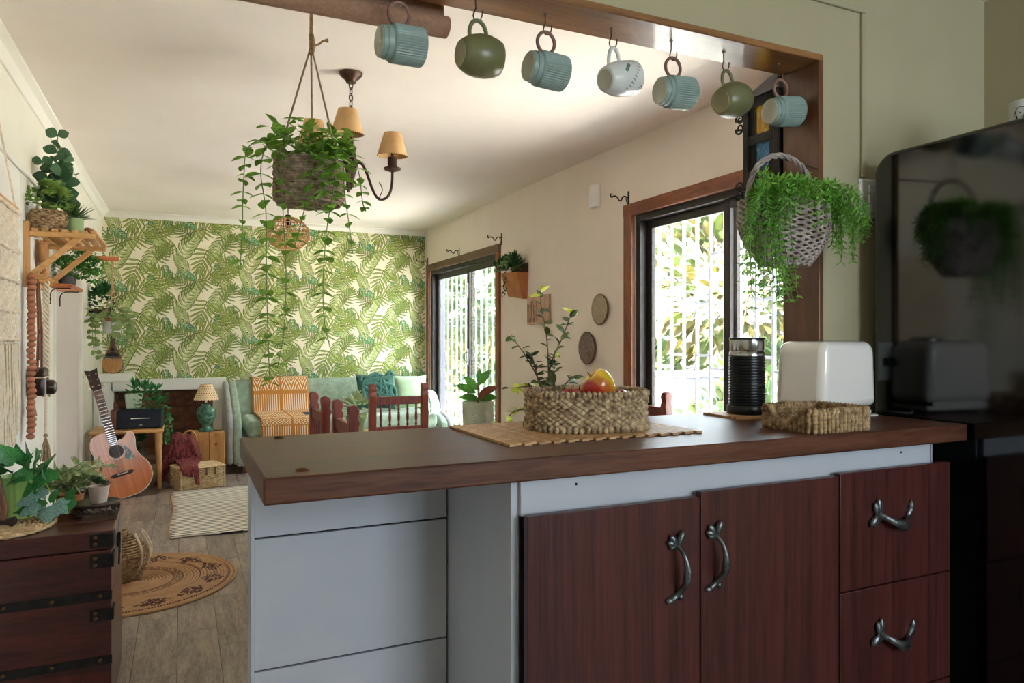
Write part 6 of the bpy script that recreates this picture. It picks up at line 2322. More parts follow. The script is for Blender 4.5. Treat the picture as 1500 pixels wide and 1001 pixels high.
iv = thing('ivy_pot', 'large leaved ivy in a green ribbed pot on the chest', 'potted plant', (-0.475, 2.742, CH + 0.0152))
b = MB()
seg, V, F = 72, [], []
rings_ = [(0.0, 0.0), (0.040, 0.0), (0.043, 0.004), (0.052, 0.128), (0.054, 0.132), (0.050, 0.132), (0.047, 0.11), (0.0, 0.11)]
idx = []
for q, z in rings_:
    if q == 0:
        idx.append([len(V)])
        V.append((0, 0, z))
    else:
        idx.append([len(V) + k for k in range(seg)])
        V += [((q + (0.0016 if (k // 2) % 2 else 0)) * math.cos(2 * PI * k / seg), (q + (0.0016 if (k // 2) % 2 else 0)) * math.sin(2 * PI * k / seg), z) for k in range(seg)]
for A, B_ in zip(idx, idx[1:]):
    for k in range(seg):
        k2 = (k + 1) % seg
        F.append((A[0], B_[k2], B_[k]) if len(A) == 1 else ((A[k], A[k2], B_[0]) if len(B_) == 1 else (A[k], A[k2], B_[k2], B_[k])))
b.add(V, F)
out('pot', b, M['ribbed_green'], iv, sharp=40)
out('soil', MB().lathe([(0, 0.118), (0.047, 0.116), (0.045, 0.105), (0, 0.105)], 20), M['soil'], iv)
ivl = [(-0.06, -0.02, 0.15, -0.8, 0.2), (-0.02, -0.03, 0.17, -0.3, 0.8), (0.03, -0.02, 0.165, 0.5, 0.6), (0.05, -0.02, 0.15, 0.9, 0.25), (0.02, -0.03, 0.14, 0.4, 0.0), (-0.03, -0.04, 0.14, -0.4, 0.0), (0.0, 0.0, 0.17, 0.1, 0.9),
       (-0.05, 0.0, 0.16, -0.9, 0.5), (-0.09, -0.03, 0.16, -0.2, 0.7), (-0.12, -0.02, 0.14, -0.6, 0.3), (-0.04, -0.05, 0.16, 0.3, 0.5), (0.07, -0.03, 0.17, 0.4, 0.9), (0.08, -0.02, 0.14, 0.8, -0.1), (0.035, -0.05, 0.155, 0.7, -0.3), (-0.10, -0.03, 0.12, -0.3, -0.6), (0.02, -0.04, 0.185, -0.5, 0.7), (0.06, 0.01, 0.16, 0.8, 0.5), (-0.08, -0.01, 0.13, -0.7, -0.1), (0.01, 0.02, 0.18, 0.2, 0.8), (0.0, -0.05, 0.15, 0.0, 0.3)]
for x, y, z, dr, dz in ivl:
    dd = Vector((CR[0] * dr, CR[1] * dr, dz)) - DEP * uni(0.15, 0.5)
    leafobj(iv, 'ivy', 'leaf_ivy', rp(x, y, z), dd, -DEP * 0.6 + Vector((0, 0, 0.9)), uni(0.065, 0.085))
b = MB()
pth = catmull([rp(0.04, 0.0, 0.14), rp(0.07, 0.0, 0.13), rp(0.11, 0.0, 0.07), rp(0.14, 0.0, 0.03), rp(0.165, 0.0, 0.012)], 6)
b.tube(pth, 0.0022, 5)
out('runner', b, M['leaf_tree_young'], iv)
for i, (x, y, z, dr, dz, blue) in enumerate(((0.085, -0.02, 0.11, 0.3, 0.5, 1), (0.105, -0.03, 0.085, -0.4, -0.4, 1), (0.075, -0.04, 0.07, -0.6, -0.5, 1), (0.12, -0.03, 0.06, 0.6, 0.2, 0), (0.10, -0.04, 0.05, -0.3, -0.7, 0), (0.14, -0.03, 0.04, 0.5, -0.4, 1),
                                             (0.16, -0.02, 0.03, 0.7, 0.1, 0), (0.09, -0.05, 0.045, -0.6, -0.6, 1), (0.125, -0.05, 0.03, 0.1, -0.9, 1), (0.06, -0.03, 0.10, -0.3, -0.8, 0), (0.15, 0.0, 0.05, 0.8, 0.5, 0), (0.065, -0.03, 0.04, -0.5, -0.3, 0))):
    dd = Vector((CR[0] * dr, CR[1] * dr, dz)) - DEP * uni(0.1, 0.4)
    leafobj(iv, 'ivy', 'leaf_ivy_blue' if blue else 'leaf_ivy', rp(x, y, z + 0.012), dd, -DEP * 0.9 + Vector((0, 0, 0.6)), uni(0.05, 0.066))

ez = thing('easel_stand', 'dark wooden easel stand holding a carved wooden board at the far left', 'stand', (-0.52, 2.60, CH + 0.0152))
b = MB()
pr_ = [(q.x, q.y) for q in catmull([(-0.05, 0.0, 0), (0.03, 0.002, 0), (0.055, -0.006, 0), (0.066, 0.008, 0), (0.060, 0.022, 0), (0.045, 0.018, 0), (0.0, 0.018, 0), (-0.05, 0.02, 0)], 4)]
b.prism(pr_, -0.010, 0.010, T(0, 0, 0.008) @ RX(90))
out('foot', b, M['dark_stand_wood'], ez, bevel=0.002)
out('prop', MB().box(-0.04, -0.025, 0.0, 0.012, 0.0, 0.10), M['dark_stand_wood'], ez)
b = MB()
pr_ = [(q.x, q.y) for q in catmull([(0.04, 0.0, 0), (0.044, 0.03, 0), (0.034, 0.08, 0), (0.018, 0.14, 0), (-0.004, 0.20, 0), (-0.04, 0.22, 0), (-0.10, 0.18, 0), (-0.11, 0.08, 0), (-0.05, 0.0, 0)], 5)]
b.prism(pr_, -0.008, 0.008, T(0, -0.012, 0.024) @ RX(90 - 8))
bd_ = out('carved_board', b, M['brown_wood'], ez, bevel=0.003)
b = MB()
for k in range(4):
    b.tube([(0.030 - 0.02 * k, -0.024 + 0.016 * 0, 0.05), (0.012 - 0.02 * k, -0.015, 0.12), (-0.01 - 0.02 * k, -0.008, 0.18)], 0.004, 6)
out('carving', b, M['leather_brown'], bd_)

fv = thing('striped_leaf_plant', 'airy plant with pale striped narrow leaves at the back of the chest', 'potted plant', (-0.345, 2.835, CH))
out('pot', MB().lathe([(0, 0), (0.034, 0), (0.043, 0.058), (0.045, 0.06), (0.040, 0.06), (0.037, 0.045), (0, 0.045)], 24), M['terracotta'], fv)
b = MB()
fl = MB()
for k in range(30):
    a = uni(0, 2 * PI)
    L_ = uni(0.06, 0.15)
    e = Vector((math.cos(a) * L_ * 0.75, math.sin(a) * L_ * 0.45, 0.05 + L_ * uni(0.4, 0.95)))
    P_ = bez((0, 0, 0.045), (e.x * 0.2, e.y * 0.2, e.z * 0.8), (e.x * 0.7, e.y * 0.7, e.z * 1.05), e, 6)
    b.tube(P_, 0.0011, 4)
    for i in range(1, 7):
        for s_ in (1, -1):
            t_ = (P_[i] - P_[i - 1]).normalized()
            d = t_ + Vector((uni(-1, 1), uni(-1, 1), uni(-.4, .5)))
            fl.add(*LEAF['lance'], M=aim(P_[i], d, (uni(-.5, .5), uni(-.8, 0), 1), uni(0.03, 0.05), 1.3))
stuffout('stems', b, M['stem_green'], fv)
stuffout('foliage', fl, M['leaf_varieg'], fv)

sd = thing('carved_stand', 'round black carved wooden plant stand on the chest', 'plant stand', (-0.258, 2.755, CH))
b = MB().lathe([(0, 0.030), (0.066, 0.030), (0.070, 0.034), (0.072, 0.037), (0.069, 0.040), (0.064, 0.038), (0, 0.0375)], 40)
out('top', b, M['dark_stand_wood'], sd)
b = MB()
for k in range(20):
    a = 2 * PI * k / 20
    b.tube([(0.066 * math.cos(a + 0.10 * math.sin(t_ * 2 * PI)), 0.066 * math.sin(a + 0.10 * math.sin(t_ * 2 * PI)), 0.012 + 0.02 * t_) for t_ in [i / 8 for i in range(9)]], 0.0026, 5)
b.tube([(0.066 * math.cos(2 * PI * i / 40), 0.066 * math.sin(2 * PI * i / 40), 0.012) for i in range(40)], 0.003, 5, closed=True)
out('fretwork', b, M['dark_stand_wood'], sd)
for k in range(4):
    a = PI / 4 + PI / 2 * k
    out('foot', MB().ball((0.064 * math.cos(a), 0.064 * math.sin(a), 0.0075), 0.0075, 8, 6, (1.2, 1.2, 1)), M['dark_stand_wood'], sd)
sc_ = thing('succulent_pot', 'small succulent in a pale cement pot on the carved stand', 'potted plant', (-0.252, 2.752, CH + 0.0385))
out('pot', MB().lathe([(0, 0), (0.024, 0), (0.032, 0.052), (0.033, 0.055), (0.029, 0.055), (0.027, 0.045), (0, 0.045)], 28), M['cement_pot'], sc_)
b = MB()
for k in range(9):
    cx_, cy_ = uni(-.022, .022), uni(-.022, .022)
    zz = 0.055 + uni(0, 0.018)
    for i in range(16):
        a = i * 2.4
        el = math.radians(20 + 4.0 * i)
        b.add(*LEAF['ovate'], M=aim((cx_, cy_, zz), (math.cos(a) * math.cos(el), math.sin(a) * math.cos(el), math.sin(el)), (0, 0, 1), 0.026 * (1 - 0.02 * i), 0.8))
stuffout('rosettes', b, M['leaf_succulent'], sc_)

# ------------------------------------------------------------------ slatted wall shelf with peg rail
sh_ = thing('slatted_wall_shelf', 'pine slatted wall shelf with diagonal brackets and coat pegs on the left wall', 'wall shelf', (XL + 0.018, 4.01, 1.37))
for y in (-0.25, 0.25):
    out('upright', MB().box(0.0, 0.022, y - 0.02, y + 0.02, 0.0, 0.29), M['pine_v'], sh_, bevel=0.002)
    b = MB().prism([(0.02, 0.028), (0.02, 0.062), (0.20, 0.235), (0.235, 0.235)], -0.009, 0.009, T(0, y, 0) @ Matrix(((1, 0, 0, 0), (0, 0, 1, 0), (0, 1, 0, 0), (0, 0, 0, 1))))
    out('brace', b, M['pine'], sh_, bevel=0.002)
    out('end_rail', MB().box(0.0225, 0.275, y - 0.012, y + 0.012, 0.225, 0.248), M['pine'], sh_, bevel=0.002)
for k in range(7):
    x = 0.03 + 0.0375 * k
    out('slat', MB().box(x, x + 0.025, -0.262, 0.262, 0.2485, 0.262), M['pine_v'], sh_, bevel=0.002)
out('cross_bar', MB().box(0.12, 0.145, -0.238, 0.238, 0.232, 0.248), M['pine_v'], sh_, bevel=0.002)
out('peg_rail', MB().box(0.0, 0.018, -0.228, 0.228, 0.012, 0.062), M['pine_v'], sh_, bevel=0.002)
for y in (-0.245, -0.145, -0.045, 0.055, 0.155):
    out('peg', MB().tube([(0.012, y, 0.036), (0.075, y, 0.055)], [0.009, 0.0075], 8), M['pine'], sh_)
SZ = 1.37 + 0.2625

b1 = thing('shelf_basket_plant', 'bright green leafy plant in a brown woven basket on the slatted shelf', 'potted plant', (-0.553, 3.835, SZ))
b = MB()
for j in range(11):
    f = j / 10
    q = 0.062 + 0.016 * math.sin(PI * f)
    n_ = 56
    b.tube([(q * math.cos(2 * PI * i / n_), q * math.sin(2 * PI * i / n_), 0.006 + 0.008 * j + 0.0015 * math.sin(i * PI / 2 + PI * (j % 2))) for i in range(n_)], [0.005 * (1 + 0.3 * math.sin(i * PI / 2 + PI * (j % 2))) for i in range(n_)], 5, closed=True)
b.lathe([(0, 0.001), (0.06, 0.001), (0.06, 0.08), (0, 0.08)], 24)
out('basket', b, M['seagrass_tan'], b1, sharp=80)
b = MB()
for k in range(40):
    c = rdir(0, 80)
    p0 = Vector((c.x * 0.095, c.y * 0.085, 0.09 + c.z * 0.12))
    for i in range(9):
        a = i * 2.4
        b.add(*LEAF['small'], M=aim(p0 + Vector((uni(-.012, .012), uni(-.012, .012), uni(-.012, .012))), Vector((math.cos(a), math.sin(a), uni(-.2, .9))), (uni(-.4, .4), uni(-.4, .4), 1), uni(0.022, 0.032), 1.3))
stuffout('foliage', b, M['leaf_bright'], b1)

b2 = thing('eucalyptus_pot', 'tall round leaved eucalyptus plant in a netted pot on the slatted shelf', 'potted plant', (-0.56, 4.10, SZ))
out('pot', MB().lathe([(0, 0), (0.045, 0), (0.066, 0.05), (0.066, 0.09), (0.05, 0.13), (0.046, 0.13), (0.055, 0.09), (0, 0.08)], 28), M['terracotta'], b2)
b = MB()
for k in range(6):
    a = 2 * PI * k / 6
    for sg in (1, -1):
        b.tube([((0.048 + 0.02 * math.sin(PI * (0.2 + 0.7 * t_)) + 0.002) * math.cos(a + sg * t_ * 1.05), (0.048 + 0.02 * math.sin(PI * (0.2 + 0.7 * t_)) + 0.002) * math.sin(a + sg * t_ * 1.05), 0.01 + 0.118 * t_) for t_ in [i / 8 for i in range(9)]], 0.0025, 5)
out('net', b, M['orange_wood'], b2)
b = MB()
zt = 0.46
for k, (ax, ay, L_) in enumerate(((0.01, 0.0, 0.44), (0.04, -0.03, 0.32), (-0.05, -0.02, 0.30), (0.07, 0.02, 0.26))):
    P_ = catmull([(0, 0, 0.11), (ax * 0.3, ay * 0.3, 0.11 + L_ * 0.4), (ax, ay, 0.06 + L_)], 8)
    b.tube(P_, 0.0022, 5)
    n_ = 9 if k == 0 else 6
    for i in range(n_):
        f = 0.25 + 0.75 * i / (n_ - 1)
        q = P_[min(len(P_) - 1, int(f * (len(P_) - 1)))]
        a = i * 1.57 + k
        for s_ in (1, -1):
            d = Vector((math.cos(a) * s_, math.sin(a) * s_, 0.15))
            leafobj(b2, 'round', 'leaf_euca', q, d + Vector((0, 0, uni(-.3, .5))), (uni(-.3, .3), -uni(0.7, 1.2), uni(0, .6)), (0.085 - 0.045 * f) * uni(0.85, 1.2) + 0.012, 1.0)
out('stems', b, M['stem_green'], b2)

b3 = thing('shelf_aloe_pot', 'spiky leaved plant in a smooth sage green pot at the shelf edge', 'potted plant', (-0.452, 3.86, SZ))
out('pot', MB().lathe([(0, 0), (0.035, 0), (0.040, 0.006), (0.038, 0.062), (0.036, 0.066), (0.032, 0.066), (0.032, 0.055), (0, 0.055)], 30), M['green_pot'], b3)
b = MB()
for k in range(44):
    d = rdir(8, 78)
    b.add(*LEAF['spike'], M=aim((d.x * 0.012, d.y * 0.012, 0.058), d, (0, 0, 1), uni(0.06, 0.105), 1.1))
stuffout('foliage', b, M['leaf_aloe'], b3)

b4 = thing('shelf_bronze_bird', 'small dark woven ball half hidden behind the sage pot on the shelf', 'ornament', (-0.425, 4.16, SZ))
out('ball', MB().ball((0, 0, 0.034), 0.034, 16, 10), M['brown_wood'], b4)
b = MB()
for k in range(6):
    m_ = T(0, 0, 0.034) @ RZ(30 * k) @ RX(70)
    b.tube([(0.0345 * math.cos(2 * PI * i / 24), 0.0345 * math.sin(2 * PI * i / 24), 0) for i in range(24)], 0.002, 5, closed=True, M=m_)
out('cane_bands', b, M['rattan'], b4)

# driftwood hanging beneath the shelf
dw = thing('driftwood_piece', 'pale rippled driftwood strip hanging on the wall under the slatted shelf', 'wall decor', (XL + 0.036, 4.06, 1.44))
b = MB()
b.grid(8, 14, lambda u, v: (0.012 + 0.014 * math.sin(u * 9 + v * 4), -0.05 + 0.10 * u + 0.012 * math.sin(v * 9), -0.0 + 0.17 * v))
out('strip', b, M['stump_wood'], dw, solid=0.012, sharp=80)

# small plank shelf with bonsai
ps = thing('plank_shelf', 'short reclaimed plank shelf on a wire bracket below the slatted shelf', 'wall shelf', (XL, 4.62, 1.42))
out('plank', MB().box(0.002, 0.115, -0.12, 0.33, 0.0, 0.018), M['orange_wood'], ps, bevel=0.003)
for y in (-0.06, 0.28):
    out('bracket', MB().tube(catmull([(0.10, y, -0.003), (0.03, y, -0.006), (0.006, y, -0.03), (0.004, y, -0.09)], 5), 0.003, 6), M['iron'], ps)
bn = thing('bonsai', 'green cloud pruned bonsai in a dark oval tray on the plank shelf', 'bonsai', (-0.592, 4.70, 1.4385))
b = MB().lathe([(0, 0), (0.052, 0), (0.060, 0.006), (0.072, 0.05), (0.075, 0.054), (0.069, 0.054), (0.062, 0.03), (0, 0.03)], 32, S(0.76, 1.5, 1))
out('tray', b, M['dark_pot'], bn)
out('soil', MB().lathe([(0, 0.046), (0.066, 0.044), (0.06, 0.03), (0, 0.03)], 24, S(0.74, 1.45, 1)), M['soil'], bn)
b = MB()
b.tube(catmull([(0, 0.02, 0.04), (0.01, 0.0, 0.09), (-0.005, 0.03, 0.13), (0.01, 0.02, 0.18)], 6), 0.008, 7)
b.tube(catmull([(0.0, 0.01, 0.10), (0.04, 0.0, 0.12), (0.12, 0.02, 0.11)], 6), 0.005, 6)
out('trunk', b, M['stem_brown'], bn)
b = MB()
for (x, y, z, r1, n_) in ((0.0, -0.05, 0.10, 0.07, 130), (0.06, -0.04, 0.085, 0.06, 110), (0.12, 0.0, 0.12, 0.06, 130), (0.14, 0.02, 0.06, 0.045, 80), (-0.01, 0.05, 0.20, 0.06, 100), (0.09, 0.08, 0.17, 0.06, 100)):
    clump(b, (x, y, z), r1, r1 * 1.2, r1 * 0.75, n_ * 2, 'small', 0.024, dom=False)
stuffout('foliage', b, M['leaf_bonsai'], bn)

# ------------------------------------------------------------------ things hanging from the pegs
PX = XL + 0.018 + 0.055
PZ = 1.42
gd = thing('bead_garland', 'long looped garland of reddish wooden beads hanging from the shelf peg', 'garland', (-0.606, 3.735, PZ))
bead = mesh_of('bead', MB().ball((0, 0, 0), 0.0175, 12, 8, (1, 1, 0.78)), M['bead_wood'])
for k in range(29):
    f = k / 28
    meshobj('bead', bead, gd, T(0.012 + 0.008 * math.sin(k * 1.3) * 0.4, -0.024 - 0.012 * f, -0.004 - 0.0250 * k))
for k in range(26):
    meshobj('bead', bead, gd, T(0.004, 0.012 - 0.014 * k / 26, -0.010 - 0.0265 * k) @ S(0.9))
b = MB().tube([(0.012, -0.022, 0.0), (0.008, -0.004, 0.012), (0.004, 0.012, -0.01)], 0.003, 5)
b.tube([(0.012, -0.036, -0.70), (0.008, -0.01, -0.72), (0.004, 0.0, -0.69)], 0.0022, 5)
out('cord', b, M['rope_tan'], gd)
b = MB()
for k in range(26):
    a = uni(0, 2 * PI)
    b.tube([(0.008, 0.018, -0.52), (0.008 + 0.014 * math.cos(a), 0.030 + 0.014 * math.sin(a), -0.62)], 0.0016, 4)
out('tassel', b, M['rope_tan'], gd)

cm = thing('vintage_camera', 'brown leather cased camera hanging by its strap from the shelf peg', 'camera', (-0.590, 3.865, 0.925))
out('case_body', MB().box(-0.030, 0.030, -0.068, 0.068, -0.042, 0.045), M['leather_dark'], cm, bevel=0.014, bseg=3)
b = MB().prism([(0.068 * math.cos(PI * k / 12), 0.045 + 0.042 * math.sin(PI * k / 12) ** 0.7) for k in range(13)], -0.028, 0.028, Matrix(((0, 0, 1, 0), (1, 0, 0, 0), (0, 1, 0, 0), (0, 0, 0, 1))))
out('case_top', b, M['leather_dark'], cm, bevel=0.006)
b = MB().lathe([(0, 0), (0.034, 0), (0.034, 0.024), (0.030, 0.034), (0.018, 0.040), (0, 0.041)], 28, T(0.026, 0.008, -0.006) @ RY(90))
out('lens_cover', b, M['leather_dark'], cm, bevel=0.003)
b = MB().box(-0.031, 0.031, -0.0695, 0.0695, 0.040, 0.0435)
b.box(0.028, 0.033, -0.045, -0.041, -0.04, 0.04)
out('stitching', b, M['cotton_cream'], cm)
b = MB()
b.tube([(0.0, -0.062, 0.04), (0.002, -0.03, 0.25), (-0.006, -0.012, 0.47), (-0.008, -0.004, 0.485)], 0.0055, 6)
b.tube([(0.0, 0.062, 0.04), (0.004, 0.034, 0.25), (-0.004, 0.006, 0.47), (-0.008, -0.004, 0.485)], 0.0055, 6)
b.tube([(0.004, -0.045, 0.20), (0.006, -0.055, 0.17), (0.006, -0.062, 0.12)], 0.006, 6)
st_ = out('strap', b, M['leather_brown'], cm)
out('buckle', MB().tube([(0.006, -0.03 + 0.008 * math.cos(2 * PI * i / 12), 0.25 + 0.010 * math.sin(2 * PI * i / 12)) for i in range(12)], 0.002, 5, closed=True), M['brass_dark'], st_)

tg = thing('rope_tassel_garland', 'cream braided rope with a tan tassel hanging from the last peg', 'garland', (-0.592, 4.06, PZ))
b = MB()
for s_ in range(3):
    b.tube([(0.010 * math.cos(i * 0.55 + 2.1 * s_), 0.010 * math.sin(i * 0.55 + 2.1 * s_), 0.012 - 0.0058 * i) for i in range(92)], 0.0062, 5)
for i in range(22):
    b.ball((0.0, -0.012 * i / 22, -0.53 - 0.0095 * i), 0.0072, 8, 5)
out('braid', b, M['cotton_cream'], tg, sharp=80)
b = MB()
b.ball((0, -0.012, -0.742), 0.010, 10, 6)
for k in range(34):
    a = uni(0, 2 * PI)
    q = uni(0.3, 1)
    b.tube([(0, -0.012, -0.745), (0.014 * q * math.cos(a), -0.012 + 0.014 * q * math.sin(a), -0.79), (0.024 * q * math.cos(a), -0.012 + 0.024 * q * math.sin(a), -0.865)], 0.0019, 4)
out('tassel', b, M['rope_tan'], tg, sharp=80)
b = MB()
for k in range(20):
    a = uni(0, 2 * PI)
    b.tube([(-0.004, 0.03, -0.42), (-0.004 + 0.016 * math.cos(a), 0.035 + 0.016 * math.sin(a), -0.56)], 0.0018, 4)
out('short_tassel', b, M['rope_tan'], tg, sharp=80)

# macrame wall hanging at the frame's left edge
mc = thing('macrame_hanging', 'cream macrame wall hanging with long fringe at the left edge', 'wall hanging', (XL + 0.03, 3.30, 1.67))
out('dowel', MB().tube([(0.008, -0.36, 0.0), (0.008, 0.19, 0.0)], 0.010, 10), M['pine'], mc)
b = MB().tube([(0.008, -0.34, 0.006), (-0.004, -0.08, 0.32), (0.008, 0.17, 0.006)], 0.004, 6)
out('hanging_cord', b, M['cotton_cream'], mc)
b = MB()
for k in range(26):
    y = -0.34 + 0.0205 * k
    b.tube([(0.012 + 0.005 * math.sin(i * 1.4 + k), y + 0.004 * math.sin(i * 1.4 + PI * (k % 2)), -0.010 - 0.011 * i) for i in range(50)], 0.0082, 5)
for z in (-0.02, -0.18, -0.30, -0.42, -0.53):
    b.tube([(0.020, -0.35 + 0.028 * i, z + 0.003 * math.sin(i * 2)) for i in range(20)], 0.009, 6)
out('knotted_panel', b, M['cotton_cream'], mc, sharp=80)
b = MB()
for k in range(60):
    y = -0.345 + 0.0089 * k + uni(-.003, .003)
    L_ = uni(0.34, 0.42) + 0.04 * math.sin(k * 0.3)
    b.tube([(0.012 + uni(-.004, .006), y, -0.55), (0.014 + uni(-.005, .008), y + uni(-.008, .008), -0.55 - L_ * 0.5), (0.012 + uni(-.006, .01), y + uni(-.012, .012), -0.55 - L_)], 0.0034, 4)
out('fringe', b, M['cotton_cream'], mc, sharp=80)['kind'] = 'stuff'

# ------------------------------------------------------------------ far left corner plants on the wooden arm
ab = thing('plant_hook', 'orange wooden arm fixed to the left wall carrying the macrame pot', 'wall bracket', (XL, 6.0, 1.73))
out('arm', MB().box(0.0, 0.235, -0.012, 0.012, -0.018, 0.018), M['orange_wood'], ab, bevel=0.004)
out('back_plate', MB().box(0.0, 0.018, -0.02, 0.02, -0.07, 0.07), M['orange_wood'], ab, bevel=0.004)
hq = thing('macrame_pot_plant', 'pale leaved trailing plant in a marbled pot hanging from the wooden arm', 'hanging plant', (-0.465, 6.0, 1.175))
out('pot', MB().lathe([(0, 0), (0.046, 0), (0.058, 0.01), (0.066, 0.105), (0.068, 0.11), (0.062, 0.11), (0.058, 0.09), (0, 0.09)], 30), M['marble_pot'], hq)
out('pot_rim', MB().lathe([(0.066, 0.095), (0.070, 0.10), (0.071, 0.118), (0.062, 0.12), (0.062, 0.10)], 30), M['orange_wood'], hq)
b = MB()
for a in (30, 150, 270):
    q = math.radians(a)
    b.tube([(0.03 * math.cos(q), 0.03 * math.sin(q), -0.004), (0.07 * math.cos(q), 0.07 * math.sin(q), 0.06), (0.062 * math.cos(q), 0.062 * math.sin(q), 0.14), (0, 0, 0.34)], 0.0035, 6)
b.tube([(0, 0, 0.30), (0.003, 0, 0.34), (0, 0, 0.38)], [0.006, 0.012, 0.006], 8)
b.tube([(0, 0, 0.35), (0, 0, 0.56), (0.0, 0.016, 0.585), (0, 0, 0.572)], 0.004, 6)
out('macrame_hanger', b, M['jute'], hq)
for k in range(90):
    a = uni(0, 2 * PI)
    q = uni(0.02, 0.14)
    z = 0.13 + uni(-0.05, 0.11) - 0.55 * max(0, q - 0.09)
    leafobj(hq, 'round', 'leaf_pothos', (q * math.cos(a), q * math.sin(a), z), (math.cos(a), math.sin(a), uni(-.5, .5)), (uni(-.5, .5), -0.6, 1), uni(0.032, 0.05))
for (x, y, L_) in ((-0.09, -0.03, 0.26), (-0.06, -0.08, 0.30), (0.085, -0.04, 0.18), (0.11, -0.02, 0.10), (-0.11, 0.02, 0.20), (0.03, -0.10, 0.12)):
    P_ = catmull([(x * 0.5, y * 0.5, 0.12), (x, y, 0.14), (x * 1.15, y * 1.15, 0.05), (x * 1.1, y * 1.2, 0.10 - L_)], 6)
    out('vine_stem', MB().tube(P_, 0.0014, 4), M['stem_green'], hq)
    for i in range(5, len(P_), 2):
        for s_ in (1, -1):
            leafobj(hq, 'round', 'leaf_pothos', P_[i], (s_ * uni(.4, 1), uni(-.6, .2), uni(-.6, .1)), (0, -0.8, 0.6), uni(0.03, 0.045))
iq = thing('corner_ivy', 'dark green ivy bunch hanging on the wall behind the macrame pot', 'hanging plant', (-0.56, 6.35, 1.30))
out('wall_pot', MB().lathe([(0, 0), (0.04, 0), (0.055, 0.08), (0.05, 0.08), (0, 0.06)], 20), M['brown_wood'], iq)
out('wall_hook', MB().tube([(-0.088, 0, 0.05), (-0.05, 0, 0.05)], 0.006, 6), M['iron'], iq)
b = MB()
clump(b, (0, 0, 0.12), 0.085, 0.10, 0.13, 190, 'small', 0.055, dom=False)
stuffout('foliage', b, M['leaf_dark'], iq)

# pear shaped string instrument on the ledge
cg = thing('string_instrument', 'small pear shaped wooden string instrument on the white corner ledge', 'string instrument', (-0.52, 6.74, 0.857))
pp2 = [(q.x, q.y) for q in catmull([(0.0, 0.0, 0), (0.05, 0.012, 0), (0.075, 0.055, 0), (0.072, 0.11, 0), (0.05, 0.17, 0), (0.026, 0.215, 0), (0.02, 0.235, 0)], 5)]
po = pp2 + [(-x, z) for x, z in pp2[::-1][:-1]]
out('body', MB().prism(po, 0.0, 0.075, MG), M['rosewood'], cg, bevel=0.006)
out('lower_face', MB().prism([(x * 0.96, z + 0.003) for x, z in po if z < 0.125], -0.004, 0.0, MG), M['stump_wood'], cg)
out('upper_face', MB().prism([(x * 0.96, z) for x, z in po if z > 0.121], -0.004, 0.0, MG), M['brown_wood'], cg)
out('bridge', MB().box(-0.05, 0.05, -0.010, -0.003, 0.118, 0.130), M['steel'], cg)
out('dark_guard', MB().prism([(0.05 * math.cos(PI * k / 10), 0.14 + 0.035 * math.sin(PI * k / 10)) for k in range(11)], -0.006, -0.004, MG), M['iron'], cg)
out('sound_hole', MB().lathe([(0, 0), (0.017, 0), (0.017, 0.003), (0, 0.003)], 20, T(0, -0.004, 0.195) @ RX(90)), M['black_plastic'], cg)
out('neck', MB().box(-0.018, 0.018, 0.0, 0.02, 0.225, 0.36), M['brown_wood'], cg, bevel=0.003)
out('peg_head', MB().prism([(-0.02, 0.35), (0.02, 0.35), (0.028, 0.42), (-0.028, 0.42)], 0.002, 0.018, MG), M['rosewood'], cg, bevel=0.002)
cg.rotation_euler = (math.radians(-7), 0, 0)
sq = tag(out('floor_shelf_side', MB().box(-0.645, -0.60, 6.60, 6.98, 0, 0.785), M['wall_white'], bevel=0.005), 'white side board standing under the corner ledge behind the guitar', 'side board')

# ------------------------------------------------------------------ the garden outside
tag(out('patio_ground', MB().box(2.66, 16, -6, 18, -0.2, -0.12), M['concrete_out']), 'pale concrete patio ground outside the windows', 'patio')
bpy.data.objects['patio_ground']['kind'] = 'structure'
pb_ = tag(out('garden_pillar', MB().box(2.67, 2.87, 8.1, 8.5, -0.13, 3.0), M['pillar_out'], bevel=0.01), 'grey lilac rendered pillar outside the garden door', 'pillar')
fn = thing('garden_fence', 'pale board fence at the far end of the garden', 'fence', (10.0, 6.0, -0.12))
for k in range(60):
    y = -11 + 0.36 * k
    out('board', MB().box(-0.01, 0.01, y, y + 0.34, 0.05, 1.5), M['fence_out'], fn)
out('rail', MB().box(0.011, 0.05, -11, 10.6, 0.3, 0.38).box(0.011, 0.05, -11, 10.6, 1.2, 1.28), M['fence_out'], fn)


def shrub(name, label, loc, rx_, ry_, rz_, n, mats, sc=0.16, trunk=0.6, cat='shrub', ztr=0.0):
    t = thing(name, label, cat, (loc[0], loc[1], -0.12), group='garden plants outside')
    b = MB()
    for k in range(4):
        a = 1.57 * k + uni(0, 1)
        b.tube([(0, 0, -0.01), (0.05 * math.cos(a), 0.05 * math.sin(a), loc[2] * 0.5), (rx_ * 0.4 * math.cos(a), ry_ * 0.4 * math.sin(a), loc[2] + 0.2 * rz_)], [0.03, 0.022, 0.01], 6)
    out('stems', b, M['stem_brown'], t)
    for i, m_ in enumerate(mats):
        b = MB()
        clump(b, (0, 0, loc[2]), rx_, ry_, rz_, n // len(mats), 'ovate', sc, dom=False, up=0.1)
        stuffout('foliage', b, M[m_], t)
    return t


